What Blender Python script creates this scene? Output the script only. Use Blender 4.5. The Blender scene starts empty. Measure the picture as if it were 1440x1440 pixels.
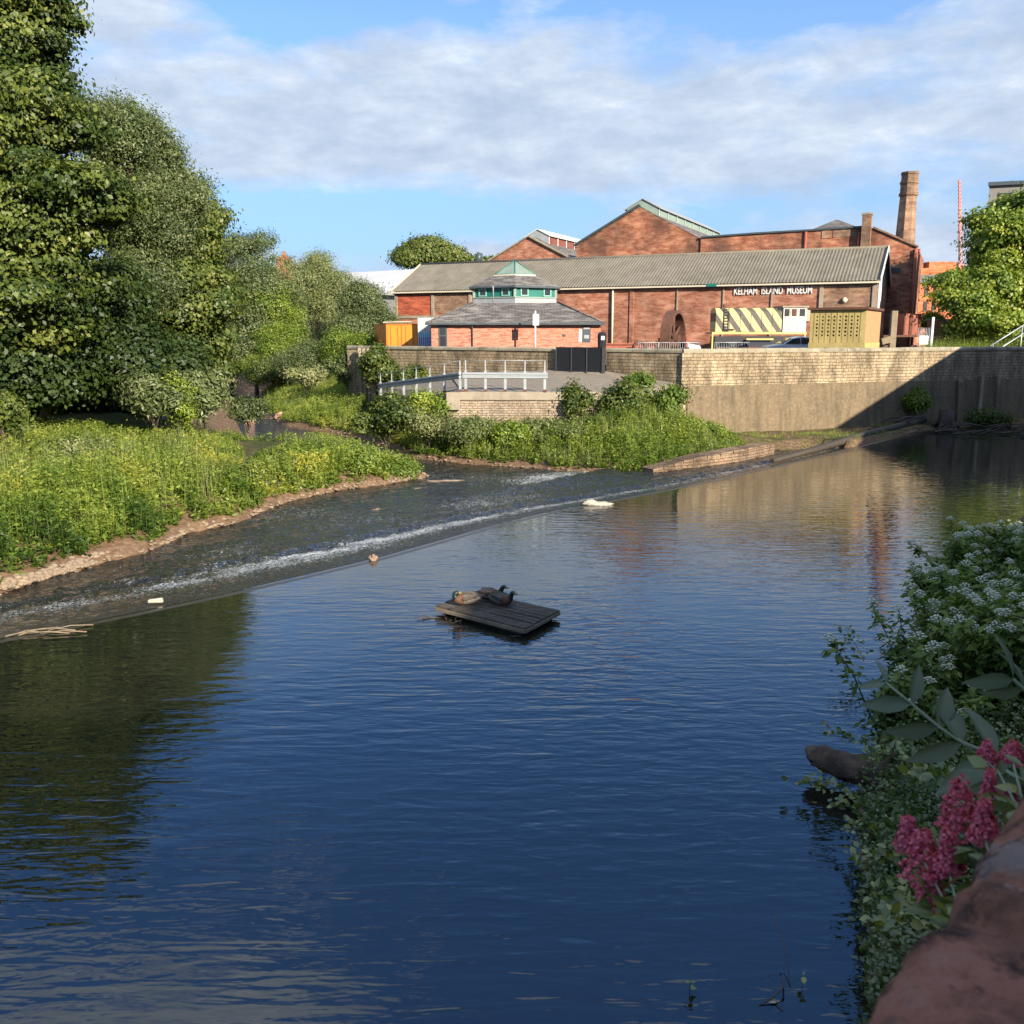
import bpy, math, random
import numpy as np
from mathutils import Vector, Matrix
random.seed(7); RNG = np.random.default_rng(11)
S = bpy.context.scene
COL = S.collection
PI = math.pi

# ------------------------------------------------------------------ camera geometry
F, C0, EYE = 1300.0, 720.0, 5.2
P = math.atan(250/1300)
CP, SP = math.cos(P), math.sin(P)
def ray(px, py):
    a, b = (px-C0)/F, (C0-py)/F
    return Vector((a, b*SP + CP, b*CP - SP))
def A(px, py, Y):                      # point seen at a pixel, at distance Y
    d = ray(px, py); t = Y/d.y
    return Vector((d.x*t, Y, EYE + d.z*t))
def G(px, py, z):                      # point seen at a pixel, on the level z
    d = ray(px, py); t = (z-EYE)/d.z
    return Vector((d.x*t, d.y*t, z))
def PX(px, Y, z=4.0):                  # x of a pixel column at distance Y, height z
    return (px-C0)/F*(Y*CP + (EYE-z)*SP)

# ------------------------------------------------------------------ objects
def tag(o, label=None, cat=None, group=None, kind=None):
    if label: o['label'] = label
    if cat: o['category'] = cat
    if group: o['group'] = group
    if kind: o['kind'] = kind
    return o
def thing(name, label, cat, loc, rz=0.0, group=None):
    o = bpy.data.objects.new(name, None); COL.objects.link(o)
    o.location = loc; o.rotation_euler = (0, 0, rz); o.empty_display_size = .3
    return tag(o, label, cat, group)
def root_of(o):
    while o.parent: o = o.parent
    return o
def frame(o):                          # world -> root-local
    r = root_of(o)
    return Matrix.LocRotScale(r.location, r.rotation_euler, None).inverted()
def copy_tree(o, parent=None):
    c = o.copy(); COL.objects.link(c); c.parent = parent
    for ch in [k for k in bpy.data.objects if k.parent == o]: copy_tree(ch, c)
    return c

class MB:
    """collects polygons in world coordinates; build() links them as one mesh"""
    def __init__(s): s.v = []; s.f = []; s.m = []; s.sm = []
    def add(s, vs, fs, m=0, smooth=False):
        k = len(s.v); s.v += [tuple(v) for v in vs]
        for f in fs: s.f.append([i+k for i in f]); s.m.append(m); s.sm.append(smooth)
        return s
    def poly(s, pts, m=0): return s.add(pts, [list(range(len(pts)))], m)
    def hexa(s, b, t, m=0):            # bottom ring, top ring (counter-clockwise from above)
        n = len(b)
        fs = [[i, (i+1) % n, n+(i+1) % n, n+i] for i in range(n)]
        return s.add(list(b)+list(t), fs+[list(range(n))[::-1], list(range(n, 2*n))], m)
    def prism(s, p2, z0, z1, m=0):
        return s.hexa([(x, y, z0) for x, y in p2], [(x, y, z1) for x, y in p2], m)
    def box(s, c, d, rz=0.0, m=0):     # centre of the bottom face
        cx, cy, cz = c; x, y, z = d[0]/2, d[1]/2, d[2]; co, si = math.cos(rz), math.sin(rz)
        q = [(cx+a*co-b*si, cy+a*si+b*co) for a, b in ((-x, -y), (x, -y), (x, y), (-x, y))]
        return s.prism(q, cz, cz+z, m)
    def beam(s, p, q, w, h, m=0, up=(0, 0, 1)):
        p, q = Vector(p), Vector(q); d = (q-p).normalized(); u = Vector(up)
        if abs(d.dot(u)) > .97: u = Vector((1, 0, 0))
        r = d.cross(u).normalized(); u = r.cross(d)
        o = [r*(-w/2)-u*(h/2), r*(w/2)-u*(h/2), r*(w/2)+u*(h/2), r*(-w/2)+u*(h/2)]
        return s.add([p+k for k in o]+[q+k for k in o],
                     [[0, 1, 5, 4], [1, 2, 6, 5], [2, 3, 7, 6], [3, 0, 4, 7], [3, 2, 1, 0], [4, 5, 6, 7]], m)
    def tube(s, pts, rad, n=8, m=0, cap=True, smooth=True, jit=0.0):
        pts = [Vector(p) for p in pts]; k0 = len(s.v)
        if not hasattr(rad, '__len__'): rad = [rad]*len(pts)
        ref = Vector((0, 0, 1)) if abs((pts[-1]-pts[0]).normalized().z) < .9 else Vector((1, 0, 0))
        vs = []; fs = []
        for i, p in enumerate(pts):
            d = (pts[min(i+1, len(pts)-1)]-pts[max(i-1, 0)]).normalized()
            r = d.cross(ref).normalized(); u = r.cross(d)
            for j in range(n):
                a = 2*PI*j/n; rr = rad[i]*(1+random.uniform(-jit, jit))
                vs.append(p + r*math.cos(a)*rr + u*math.sin(a)*rr)
        for i in range(len(pts)-1):
            for j in range(n):
                fs.append([i*n+j, i*n+(j+1) % n, (i+1)*n+(j+1) % n, (i+1)*n+j])
        s.add(vs, fs, m, smooth)
        if cap:
            L = (len(pts)-1)*n
            s.f += [[k0+j for j in range(n)][::-1], [k0+L+j for j in range(n)]]; s.m += [m, m]; s.sm += [False]*2
        return s
    def lump(s, c, r, n=(10, 7), m=0, jit=.15, seed=0):
        R = random.Random(seed); vs = []; fs = []; nu, nv = n
        for j in range(nv+1):
            th = PI*j/nv
            for i in range(nu):
                ph = 2*PI*i/nu; k = 1+R.uniform(-jit, jit)
                if j in (0, nv): k = 1
                vs.append((c[0]+r[0]*k*math.sin(th)*math.cos(ph), c[1]+r[1]*k*math.sin(th)*math.sin(ph), c[2]+r[2]*k*math.cos(th)))
        for j in range(nv):
            for i in range(nu): fs.append([j*nu+i, (j+1)*nu+i, (j+1)*nu+(i+1) % nu, j*nu+(i+1) % nu])
        return s.add(vs, fs, m, True)
    def build(s, name, mats, parent=None, loc=None, bevel=0.0, fix=True):
        me = bpy.data.meshes.new(name)
        M = frame(parent) if parent else (Matrix.Translation(loc).inverted() if loc is not None else None)
        vs = [M @ Vector(v) for v in s.v] if M else s.v
        me.from_pydata(vs, [], s.f)
        for q in (mats if isinstance(mats, (list, tuple)) else [mats]): me.materials.append(q)
        me.polygons.foreach_set('material_index', s.m); me.polygons.foreach_set('use_smooth', s.sm)
        if fix:
            import bmesh
            bm = bmesh.new(); bm.from_mesh(me)
            bmesh.ops.recalc_face_normals(bm, faces=bm.faces[:]); bm.to_mesh(me); bm.free()
        uv = me.uv_layers.new(name='UVMap').data
        co = [Vector(v.co) for v in me.vertices]
        for p in me.polygons:           # metres: along the wall, up the wall / up the slope
            n = p.normal
            t = Vector((0, 0, 1)).cross(n)
            t = Vector((1, 0, 0)) if t.length < .05 else t.normalized()
            b = n.cross(t)
            for li in p.loop_indices:
                c = co[me.loops[li].vertex_index]; uv[li].uv = (c.dot(t), c.dot(b))
        o = bpy.data.objects.new(name, me); COL.objects.link(o)
        if parent: o.parent = parent
        elif loc is not None: o.location = loc
        if bevel:
            b = o.modifiers.new('edge', 'BEVEL'); b.width = bevel; b.segments = 2; b.limit_method = 'ANGLE'
        return o

def npmesh(name, V, Fq, mat, parent=None, loc=None, attr=None, uv=False, smooth=False, attrs=None):
    """big mesh from numpy arrays; Fq is (m,k) with one polygon size"""
    me = bpy.data.meshes.new(name)
    V = np.asarray(V, np.float32); Fq = np.asarray(Fq, np.int32)
    if parent is not None:
        M = np.array(frame(parent), np.float32); V = V @ M[:3, :3].T + M[:3, 3]
    elif loc is not None: V = V - np.array(loc, np.float32)
    me.vertices.add(len(V)); me.vertices.foreach_set('co', V.ravel())
    m, k = Fq.shape
    me.loops.add(m*k); me.loops.foreach_set('vertex_index', Fq.ravel())
    me.polygons.add(m); me.polygons.foreach_set('loop_start', np.arange(0, m*k, k, dtype=np.int32))
    if smooth: me.polygons.foreach_set('use_smooth', np.ones(m, bool))
    me.update(calc_edges=True)
    if attr is not None: attrs = dict(attrs or {}, tint=attr)
    for nm, a in (attrs or {}).items():
        at = me.attributes.new(nm, 'FLOAT', 'POINT'); at.data.foreach_set('value', np.asarray(a, np.float32))
    for q in (mat if isinstance(mat, (list, tuple)) else [mat]): me.materials.append(q)
    o = bpy.data.objects.new(name, me); COL.objects.link(o)
    if parent is not None: o.parent = parent
    elif loc is not None: o.location = loc
    return o

# ------------------------------------------------------------------ materials
class NT:
    def __init__(s, name):
        s.mat = bpy.data.materials.new(name); s.mat.use_nodes = True
        s.t = s.mat.node_tree; s.t.nodes.clear()
        s.out = s.n('ShaderNodeOutputMaterial')
    def n(s, ty, **kw):
        x = s.t.nodes.new(ty)
        for k, v in kw.items():
            if k.startswith('i_'):
                key = k[2:]; key = int(key) if key.isdigit() else key.replace('_', ' ')
                x.inputs[key].default_value = v
            else: setattr(x, k, v)
        return x
    def l(s, a, b): s.t.links.new(a, b)
    def math(s, op, a, b=None, clamp=False):
        x = s.n('ShaderNodeMath', operation=op, use_clamp=clamp)
        for i, v in enumerate((a, b)):
            if v is None: continue
            if hasattr(v, 'is_linked'): s.l(v, x.inputs[i])
            else: x.inputs[i].default_value = v
        return x.outputs[0]
    def mix(s, fac, a, b, mode='MIX'):
        x = s.n('ShaderNodeMix', data_type='RGBA', blend_type=mode)
        for i, v in ((0, fac), (6, a), (7, b)):
            if hasattr(v, 'is_linked'): s.l(v, x.inputs[i])
            else: x.inputs[i].default_value = (v if i == 0 else (*v, 1))
        return x.outputs[2]
    def ramp(s, fac, stops, interp='LINEAR'):
        x = s.n('ShaderNodeValToRGB'); x.color_ramp.interpolation = interp
        e = x.color_ramp.elements
        while len(e) < len(stops): e.new(.5)
        for q, (p, c) in zip(e, stops):
            q.position = p; q.color = (*c, 1) if hasattr(c, '__len__') else (c, c, c, 1)
        s.l(fac, x.inputs[0]); return x.outputs[0]
    def noise(s, vec, scale, detail=3, rough=.55, dist=0.0, sc=None, rot=None):
        if sc is not None or rot is not None:
            mp = s.n('ShaderNodeMapping'); mp.inputs['Scale'].default_value = sc or (1, 1, 1)
            if rot: mp.inputs['Rotation'].default_value = rot
            s.l(vec, mp.inputs[0]); vec = mp.outputs[0]
        x = s.n('ShaderNodeTexNoise', i_Scale=scale, i_Detail=detail, i_Roughness=rough, i_Distortion=dist)
        s.l(vec, x.inputs['Vector']); return x.outputs[0]
    def bump(s, h, strength, dist, base=None):
        b = s.n('ShaderNodeBump', i_Strength=strength, i_Distance=dist); s.l(h, b.inputs['Height'])
        if base: s.l(base, b.inputs['Normal'])
        return b.outputs[0]
    def pbr(s, col, rough=.8, nrm=None, metal=0.0, **kw):
        b = s.n('ShaderNodeBsdfPrincipled')
        for k, v in (('Base Color', col), ('Roughness', rough), ('Metallic', metal)):
            if hasattr(v, 'is_linked'): s.l(v, b.inputs[k])
            else: b.inputs[k].default_value = (*v, 1) if k == 'Base Color' else v
        for k, v in kw.items(): b.inputs[k.replace('_', ' ')].default_value = v
        if nrm: s.l(nrm, b.inputs['Normal'])
        s.l(b.outputs[0], s.out.inputs[0]); return b
    def uv(s): return s.n('ShaderNodeTexCoord').outputs['UV']
    def obj(s): return s.n('ShaderNodeTexCoord').outputs['Object']

def plain(name, col, rough=.75, var=.25, scale=2.0, metal=0.0, bump=.0, grime=None, spec=.5):
    t = NT(name); o = t.obj()
    n = t.noise(o, scale, 5, .65); n2 = t.noise(o, scale*9, 3, .6)
    f = t.math('ADD', t.math('MULTIPLY', n, .7), t.math('MULTIPLY', n2, .3))
    lo = tuple(c*(1-var) for c in col); hi = tuple(min(1, c*(1+var)) for c in col)
    c = t.ramp(f, [(.3, lo), (.7, hi)])
    if grime:
        g = t.ramp(t.noise(o, scale*.8, 6, .7, .3, sc=(1, 1, .35)), [(.48, 0.0), (.66, 1.0)])
        c = t.mix(t.math('MULTIPLY', g, grime[1]), c, grime[0])
    t.pbr(c, rough, t.bump(n2, bump, .02) if bump else None, metal, Specular_IOR_Level=spec)
    return t.mat

def brick(name, c1, c2, mortar, soot=(.06, .045, .04), soot_amt=.5, w=.225, h=.075, pale=None, msize=.012, patch=.25):
    t = NT(name); u = t.uv()
    b = t.n('ShaderNodeTexBrick', i_Scale=1.0, i_Mortar_Size=msize, i_Mortar_Smooth=.2, i_Brick_Width=w, i_Row_Height=h, i_Bias=-.1)
    b.inputs['Color1'].default_value = (*c1, 1); b.inputs['Color2'].default_value = (*c2, 1); b.inputs['Mortar'].default_value = (*mortar, 1)
    t.l(u, b.inputs['Vector']); c = b.outputs[0]
    n1 = t.noise(u, patch, 5, .62); n2 = t.noise(u, 1.7, 4, .6, sc=(.55, 1.6, 1)); n3 = t.noise(u, 5.0, 2, .6, sc=(.35, 1.7, 1))
    c = t.mix(t.ramp(n3, [(.46, 0.0), (.58, .75)]), c, tuple(x*.55 for x in c1))
    c = t.mix(t.ramp(n2, [(.46, 0.0), (.62, .75)]), c, pale or tuple(min(1, x*1.5) for x in c2))
    c = t.mix(t.math('MULTIPLY', t.ramp(n1, [(.42, 0.0), (.60, 1.0)]), soot_amt), c, soot)
    st = t.noise(u, 1.0, 5, .7, sc=(1.3, .09, 1))
    c = t.mix(t.math('MULTIPLY', t.ramp(st, [(.55, 0.0), (.72, 1.0)]), soot_amt*.7), c, soot)
    t.pbr(c, .9, t.bump(t.math('ADD', t.math('MULTIPLY', b.outputs[1], -1.0), n3), .6, .015), Specular_IOR_Level=.2)
    return t.mat

def stone(name, c1, c2, c3, mortar, w=.5, h=.2, stain=.55, moss=None):
    t = NT(name); u = t.uv()
    wob = t.n('ShaderNodeTexNoise', i_Scale=2.2, i_Detail=2.0); t.l(u, wob.inputs['Vector'])
    m = t.n('ShaderNodeVectorMath', operation='MULTIPLY_ADD'); t.l(wob.outputs['Color'], m.inputs[0])
    m.inputs[1].default_value = (.14, .07, 0); t.l(u, m.inputs[2]); v = m.outputs[0]
    def bt(seedoff, ww, hh, a, b2):
        b = t.n('ShaderNodeTexBrick', i_Scale=1.0, i_Mortar_Size=.016, i_Mortar_Smooth=.35, i_Brick_Width=ww, i_Row_Height=hh, i_Bias=0.0)
        b.squash = 1.5; b.squash_frequency = 3; b.offset = .43; b.offset_frequency = 2
        b.inputs['Color1'].default_value = (*a, 1); b.inputs['Color2'].default_value = (*b2, 1); b.inputs['Mortar'].default_value = (*mortar, 1)
        mp = t.n('ShaderNodeMapping'); mp.inputs['Location'].default_value = seedoff; t.l(v, mp.inputs[0]); t.l(mp.outputs[0], b.inputs['Vector'])
        return b
    b1 = bt((0, 0, 0), w, h, c1, c2); b2 = bt((.37, .0, 0), w*.72, h, c3, c1)
    sel = t.ramp(t.noise(u, .5, 2), [(.47, 0.0), (.53, 1.0)])
    c = t.mix(sel, b1.outputs[0], b2.outputs[0])
    n = t.noise(u, 3.5, 5, .65); c = t.mix(t.ramp(n, [(.4, 0.0), (.7, .6)]), c, tuple(x*.42 for x in c1))
    n4 = t.noise(u, 9, 3, .6); c = t.mix(t.ramp(n4, [(.5, 0.0), (.75, .5)]), c, tuple(min(1, x*1.5) for x in c2))
    st = t.noise(u, .9, 6, .7, sc=(1, .28, 1)); c = t.mix(t.math('MULTIPLY', t.ramp(st, [(.42, 0.0), (.60, 1.0)]), stain), c, (.035, .03, .022))
    if moss:
        mo = t.noise(u, .7, 5, .7); c = t.mix(t.ramp(mo, [(.55, 0.0), (.7, .6)]), c, moss)
    hgt = t.math('ADD', t.mix(sel, t.ramp(b1.outputs[1], [(0, 1.0), (1, 0.0)]), t.ramp(b2.outputs[1], [(0, 1.0), (1, 0.0)])), t.math('MULTIPLY', n, .8))
    t.pbr(c, .92, t.bump(hgt, .8, .05), Specular_IOR_Level=.2)
    return t.mat

def leafmat(name, stops, trans=.35, gloss=.025, rough=.5):
    """stops: colours along the per-leaf 'tint' value"""
    t = NT(name)
    a = t.n('ShaderNodeAttribute', attribute_name='tint')
    r = t.n('ShaderNodeNewGeometry').outputs['Random Per Island']
    f = t.math('ADD', a.outputs['Fac'], t.math('MULTIPLY', t.math('SUBTRACT', r, .5), .13))
    c = t.ramp(f, stops)
    d = t.n('ShaderNodeBsdfDiffuse'); t.l(c, d.inputs[0])
    tr = t.n('ShaderNodeBsdfTranslucent'); t.l(t.mix(.5, c, (.5, .65, .08), 'MULTIPLY') if False else t.mix(1.0, c, (1.25, 1.35, .6), 'MULTIPLY'), tr.inputs[0])
    m = t.n('ShaderNodeMixShader', i_0=trans); t.l(d.outputs[0], m.inputs[1]); t.l(tr.outputs[0], m.inputs[2])
    g = t.n('ShaderNodeBsdfGlossy', i_Roughness=rough); g.inputs[0].default_value = (1, 1, 1, 1)
    m2 = t.n('ShaderNodeMixShader', i_0=gloss); t.l(m.outputs[0], m2.inputs[1]); t.l(g.outputs[0], m2.inputs[2])
    t.l(m2.outputs[0], t.out.inputs[0]); return t.mat

# ------------------------------------------------------------------ camera, sun, sky
cam_d = bpy.data.cameras.new('camera'); cam = bpy.data.objects.new('camera', cam_d); COL.objects.link(cam)
cam.location = (0, 0, EYE); cam.rotation_euler = (PI/2-P, 0, 0)
cam_d.sensor_width = 36; cam_d.lens = F/1440*36; cam_d.clip_start = .05; cam_d.clip_end = 6000
cam_d.dof.use_dof = True; cam_d.dof.focus_distance = 26; cam_d.dof.aperture_fstop = 10.0
S.camera = cam
SUN_AZ, SUN_EL = math.radians(33), math.radians(21)
SUNV = Vector((math.sin(SUN_AZ)*math.cos(SUN_EL), -math.cos(SUN_AZ)*math.cos(SUN_EL), math.sin(SUN_EL)))
sd = bpy.data.lights.new('sun', 'SUN'); so = bpy.data.objects.new('sun', sd); COL.objects.link(so)
sd.energy = 4.9; sd.angle = math.radians(.55); sd.color = (1, .90, .74)
so.rotation_euler = SUNV.to_track_quat('Z', 'Y').to_euler(); so.location = SUNV*60

W = bpy.data.worlds.new('World'); S.world = W; W.use_nodes = True
def build_sky():
    nt = W.node_tree; nt.nodes.clear()
    t = NT.__new__(NT); t.t = nt
    out = t.n('ShaderNodeOutputWorld'); bg = t.n('ShaderNodeBackground'); bg.inputs[1].default_value = .097
    sky = t.n('ShaderNodeTexSky', sky_type='NISHITA'); sky.sun_disc = False
    sky.sun_elevation = SUN_EL; sky.sun_rotation = PI - SUN_AZ
    sky.air_density = 1.0; sky.dust_density = .4; sky.ozone_density = 2.2
    v = t.n('ShaderNodeTexCoord').outputs['Generated']
    sp = t.n('ShaderNodeSeparateXYZ'); t.l(v, sp.inputs[0])
    az = t.math('MULTIPLY', t.math('ARCTAN2', sp.outputs[0], sp.outputs[1]), 180/PI)
    el = t.math('MULTIPLY', t.math('ARCSINE', sp.outputs[2]), 180/PI)
    cb = t.n('ShaderNodeCombineXYZ'); t.l(az, cb.inputs[0]); t.l(el, cb.inputs[1]); q = cb.outputs[0]
    def bell(x, c, w): 
        d = t.math('DIVIDE', t.math('SUBTRACT', x, c), w)
        return t.math('POWER', 2.718, t.math('MULTIPLY', t.math('MULTIPLY', d, d), -1.0))
    n1 = t.noise(q, .085, 8, .6, .35, sc=(.55, 1.55, 1))
    n2 = t.noise(q, .34, 9, .62, .15, sc=(.6, 1.5, 1))
    bias = t.ramp(t.math('DIVIDE', el, 60.0, True),
                  [(0.0, .54), (.06, .52), (.10, .45), (.125, .41), (.145, .60), (.19, .78), (.235, .66), (.27, .58), (.305, .40), (.37, .16), (.64, .16), (.78, .45), (.95, .75)])  # topmost stops add unseen overhead cloud to whiten the fill light
    dens = t.math('ADD', t.math('ADD', t.math('MULTIPLY', n1, 1.0), t.math('MULTIPLY', n2, .62)), t.math('SUBTRACT', bias, .56))
    # breaks of blue seen high on both sides of the bank, and the low gap on the left
    hole = t.math('MULTIPLY', bell(el, 18.2, 2.6), t.math('ADD', bell(az, 16.5, 8.5), bell(az, -12.5, 6.5)))
    hole2 = t.math('MULTIPLY', bell(el, 6.6, 1.7), bell(az, -9.0, 14.0))
    lump = t.math('MULTIPLY', bell(el, 17.2, 1.4), bell(az, -23.5, 4.5))
    edge = t.math('MULTIPLY', t.math('MULTIPLY', bell(el, 13.0, 4.5), bell(az, -33.0, 7.0)), .5)
    low = t.math('MULTIPLY', t.math('MULTIPLY', bell(el, 41.0, 9.0), bell(az, -30.0, 20.0)), .62)
    puff = t.math('MULTIPLY', bell(el, 4.4, 1.0), t.math('ADD', bell(az, -2.0, 2.0), bell(az, 25.2, 1.6)))
    dens = t.math('ADD', dens, t.math('MULTIPLY', lump, .55)); dens = t.math('ADD', dens, low); dens = t.math('ADD', dens, t.math('MULTIPLY', puff, .35))
    for h, k in ((hole, .45), (hole2, .25)): dens = t.math('SUBTRACT', dens, t.math('MULTIPLY', h, k))
    dens = t.math('SUBTRACT', dens, edge)
    mask = t.ramp(dens, [(.58, 0.0), (.70, .5), (.88, 1.0)])
    n3 = t.noise(q, .26, 9, .62, .2, sc=(.6, 1.7, 1)); n4 = t.noise(q, .6, 6, .6, .3, sc=(.8, 1.3, 1))
    sh = t.math('ADD', t.math('MULTIPLY', n3, .8), t.math('MULTIPLY', n4, .2))
    ccol = t.ramp(sh, [(.36, (2.6, 3.2, 4.15)), (.47, (3.0, 3.6, 4.5)), (.58, (3.6, 4.15, 4.95)), (.74, (5.3, 5.6, 6.0))])
    skyc = t.mix(1.0, sky.outputs[0], (.68, .97, 1.30), 'MULTIPLY')
    skyc = t.mix(t.ramp(t.math('DIVIDE', el, 60.0, True), [(0.0, .85), (.08, .75), (.2, .55), (.30, .40), (.42, 0.0)]), skyc, (1.92, 2.85, 4.4))
    skyc = t.mix(t.ramp(t.math('DIVIDE', el, 60.0, True), [(.28, 0.0), (.52, .80), (.75, .85), (1.0, .5)]), skyc, (.42, 1.25, 3.45))
    c = t.mix(mask, skyc, ccol)
    t.l(c, bg.inputs[0]); t.l(bg.outputs[0], out.inputs[0])
build_sky()
S.view_settings.view_transform = 'Standard'; S.view_settings.look = 'None'
S.view_settings.exposure = 1.0; S.view_settings.gamma = 1.0
S.cycles.max_bounces = 6; S.cycles.diffuse_bounces = 2; S.cycles.glossy_bounces = 3; S.cycles.transmission_bounces = 4
S.cycles.use_denoising = True; S.cycles.caustics_reflective = False; S.cycles.caustics_refractive = False
# ------------------------------------------------------------------ river, banks, ground
WLD = -0.7                                         # water level below the weir
def ext(p, q, d):                                  # continue a line beyond p
    v = (p-q); v.z = 0; v.normalize(); r = p+v*d; return r
crest = [G(x, y, 0) for x, y in ((0, 898), (150, 869), (300, 838), (420, 811), (530, 785), (620, 760), (700, 737), (790, 716), (870, 701), (985, 679), (1085, 656), (1200, 629), (1270, 611), (1308, 603))]
crest = [ext(crest[0], crest[1], 16)] + crest
left_front = [G(x, y, WLD) for x, y in ((-420, 925), (-150, 868), (0, 836), (60, 818), (130, 797), (215, 776), (265, 750), (330, 739), (400, 709), (480, 691), (560, 681), (604, 673))]
chan_left = [G(x, y, WLD) for x, y in ((575, 655), (520, 642), (455, 636), (400, 641), (360, 634), (340, 610), (325, 580), (316, 556), (300, 543), (270, 537))]
chan_right = [G(x, y, WLD) for x, y in ((380, 537), (384, 546), (366, 560), (370, 583), (400, 600), (480, 613), (540, 630), (580, 646), (650, 654), (733, 661), (790, 667), (845, 672), (895, 675), (960, 671), (1048, 660), (1085, 651))]
crest_r = [p for p in crest if p.x > chan_right[-1].x + .3]
pool_right = [Vector(p) for p in ((25.8, 53.6, 0), (34, 56.7, 0), (30.5, 46, 0), (25.5, 38.5, 0), (18.8, 31, 0), (14.6, 26, 0), (10.9, 21, 0), (8.0, 16.8, 0), (5.8, 13, 0), (4.3, 10.6, 0), (3.6, 8.7, 0), (2.75, 6.2, 0), (2.1, 4.0, 0), (1.3, 2.1, 0))]
near = [Vector(p) for p in ((-25, -22.5, 0), (-27, 5, 0))]
loop = [(p, WLD) for p in left_front+chan_left+chan_right] + [(p, 0.0) for p in crest_r+pool_right+near]
LP = np.array([[p.x, p.y] for p, _ in loop]); LW = np.array([w for _, w in loop])
def inside(x, y):
    r = np.zeros(x.shape, bool); n = len(LP)
    for i in range(n):
        (x0, y0), (x1, y1) = LP[i], LP[(i+1) % n]
        if y0 == y1: continue
        c = ((y0 > y) != (y1 > y)) & (x < (x1-x0)*(y-y0)/(y1-y0)+x0)
        r ^= c
    return r
def shore(x, y):
    best = np.full(x.shape, 1e9); wl = np.zeros(x.shape); n = len(LP)
    for i in range(n):
        a, b = LP[i], LP[(i+1) % n]; d = b-a; L = d@d
        t = np.clip(((x-a[0])*d[0]+(y-a[1])*d[1])/L, 0, 1)
        q = (x-a[0]-t*d[0])**2+(y-a[1]-t*d[1])**2
        m = q < best; best[m] = q[m]; wl[m] = min(LW[i], LW[(i+1) % n])
    return np.sqrt(best), wl
CTRL = np.array([(-9, 26, .1), (-14, 30, .3), (-20, 35, .7), (-13, 40, .3), (-8, 35, .0), (-22, 50, 1.5), (-32, 40, 1.8), (-30, 25, 1.4), (-6, 36, -.1),
                 (-3, 45.3, 1.2), (1, 45.3, 1.4), (4, 46, 1.7), (6.5, 47.5, 2.0), (7, 47.5, 1.9), (9.0, 46.6, .8), (10.5, 45.5, .4), (11.5, 47.5, .12), (13, 46, .1), (14.5, 49, .05), (17, 50, .1), (20, 51, .2), (23, 52.3, .3), (10, 52, 1.5), (16, 55, 1.5),
                 (-12, 50, 1.0), (-10.5, 50, 1.4), (-9.5, 55, 2.7), (-12, 55, 2.2), (-6.5, 51, 1.9), (-15, 62, 1.0), (-12, 72, 1.5), (-36, 80, 2), (-10, 100, 2.5), (-22, 80, .6), (-19, 72, .9), (-16, 66, 1.0), (-24, 95, .8), (-20, 95, 1.6), (0, 66, 2.2), (10, 63, 2.2), (20, 62, 2.0), (32, 64, 2.2), (-4, 55, 1.9),
                 (36, 44, 3.2), (24, 28, 1.2), (15, 20, .5), (10.5, 14, 1.1), (8, 10, 1.5), (6, 6, 1.8), (3.4, 3, 1.8), (14, 6, 3), (3, -3, 3.0), (0, 120, 3), (40, 120, 3), (-60, 60, 4), (-60, 10, 4), (60, 20, 3.5)])
def vnoise(x, y, s, seed=0):
    r = np.zeros(np.shape(x))
    rg = np.random.default_rng(seed)
    for k in range(6):
        a = rg.uniform(0, 2*PI); f = s*(1.0+.45*k); r = r + np.sin((x*math.cos(a)+y*math.sin(a))*f+rg.uniform(0, 6.28))/(1+.35*k)
    return r/2.6
def ground_z(x, y):
    x = np.asarray(x, float); y = np.asarray(y, float)
    d, wl = shore(x, y); ins = inside(x, y)
    w = np.zeros(x.shape); zc = np.zeros(x.shape)
    for cx, cy, cz in CTRL:
        k = 1/((x-cx)**2+(y-cy)**2+.15)**1.7; w += k; zc += k*cz
    cap = zc/w
    land = np.minimum(wl + .05 + np.minimum(d*.9, .16) + np.maximum(d-.2, 0)*.30, np.maximum(cap, wl+.12))
    land = land + .06*vnoise(x, y, 1.7, 3)*np.clip(d, 0, 1)
    far = np.clip((np.hypot(x, y-30)-70)/120, 0, 1)
    land = land*(1-far)+3.0*far
    return np.where(ins, wl-.12-np.minimum(d*.6, 1.1), land)

def soil_mat():
    t = NT('soil_and_turf'); g = t.n('ShaderNodeNewGeometry').outputs['Position']
    n = t.noise(g, .6, 5, .6); n2 = t.noise(g, 5, 5, .65)
    earth = t.ramp(n2, [(.3, (.10, .062, .037)), (.55, (.20, .125, .075)), (.75, (.30, .20, .125))])
    turf = t.ramp(n2, [(.3, (.035, .045, .015)), (.6, (.075, .085, .026)), (.8, (.12, .11, .04))])
    sp = t.n('ShaderNodeSeparateXYZ'); t.l(g, sp.inputs[0])
    k = t.math('ADD', sp.outputs[2], t.math('MULTIPLY', t.math('SUBTRACT', n, .5), 1.2))
    c = t.mix(t.ramp(k, [(0.0, 0.0), (.35, 1.0)]), earth, turf)
    t.pbr(c, .95, t.bump(n2, .8, .06), Specular_IOR_Level=.15); return t.mat
def grade(a, b, step, lo, hi):
    mid = list(np.arange(a, b, step)); L = []; s = step; v = a
    while v > lo: s *= 1.35; v -= s; L.append(v)
    R = []; s = step; v = mid[-1]
    while v < hi: s *= 1.35; v += s; R.append(v)
    return np.array(L[::-1]+mid+R)
gx = grade(-30, 28, .3, -2800, 2800); gy = grade(-4, 64, .3, -600, 3500)
XX, YY = np.meshgrid(gx, gy); ZZ = ground_z(XX, YY)
nx, ny = len(gx), len(gy); I = np.arange(nx*ny).reshape(ny, nx)
Fq = np.stack([I[:-1, :-1], I[:-1, 1:], I[1:, 1:], I[1:, :-1]], -1).reshape(-1, 4)
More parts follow.
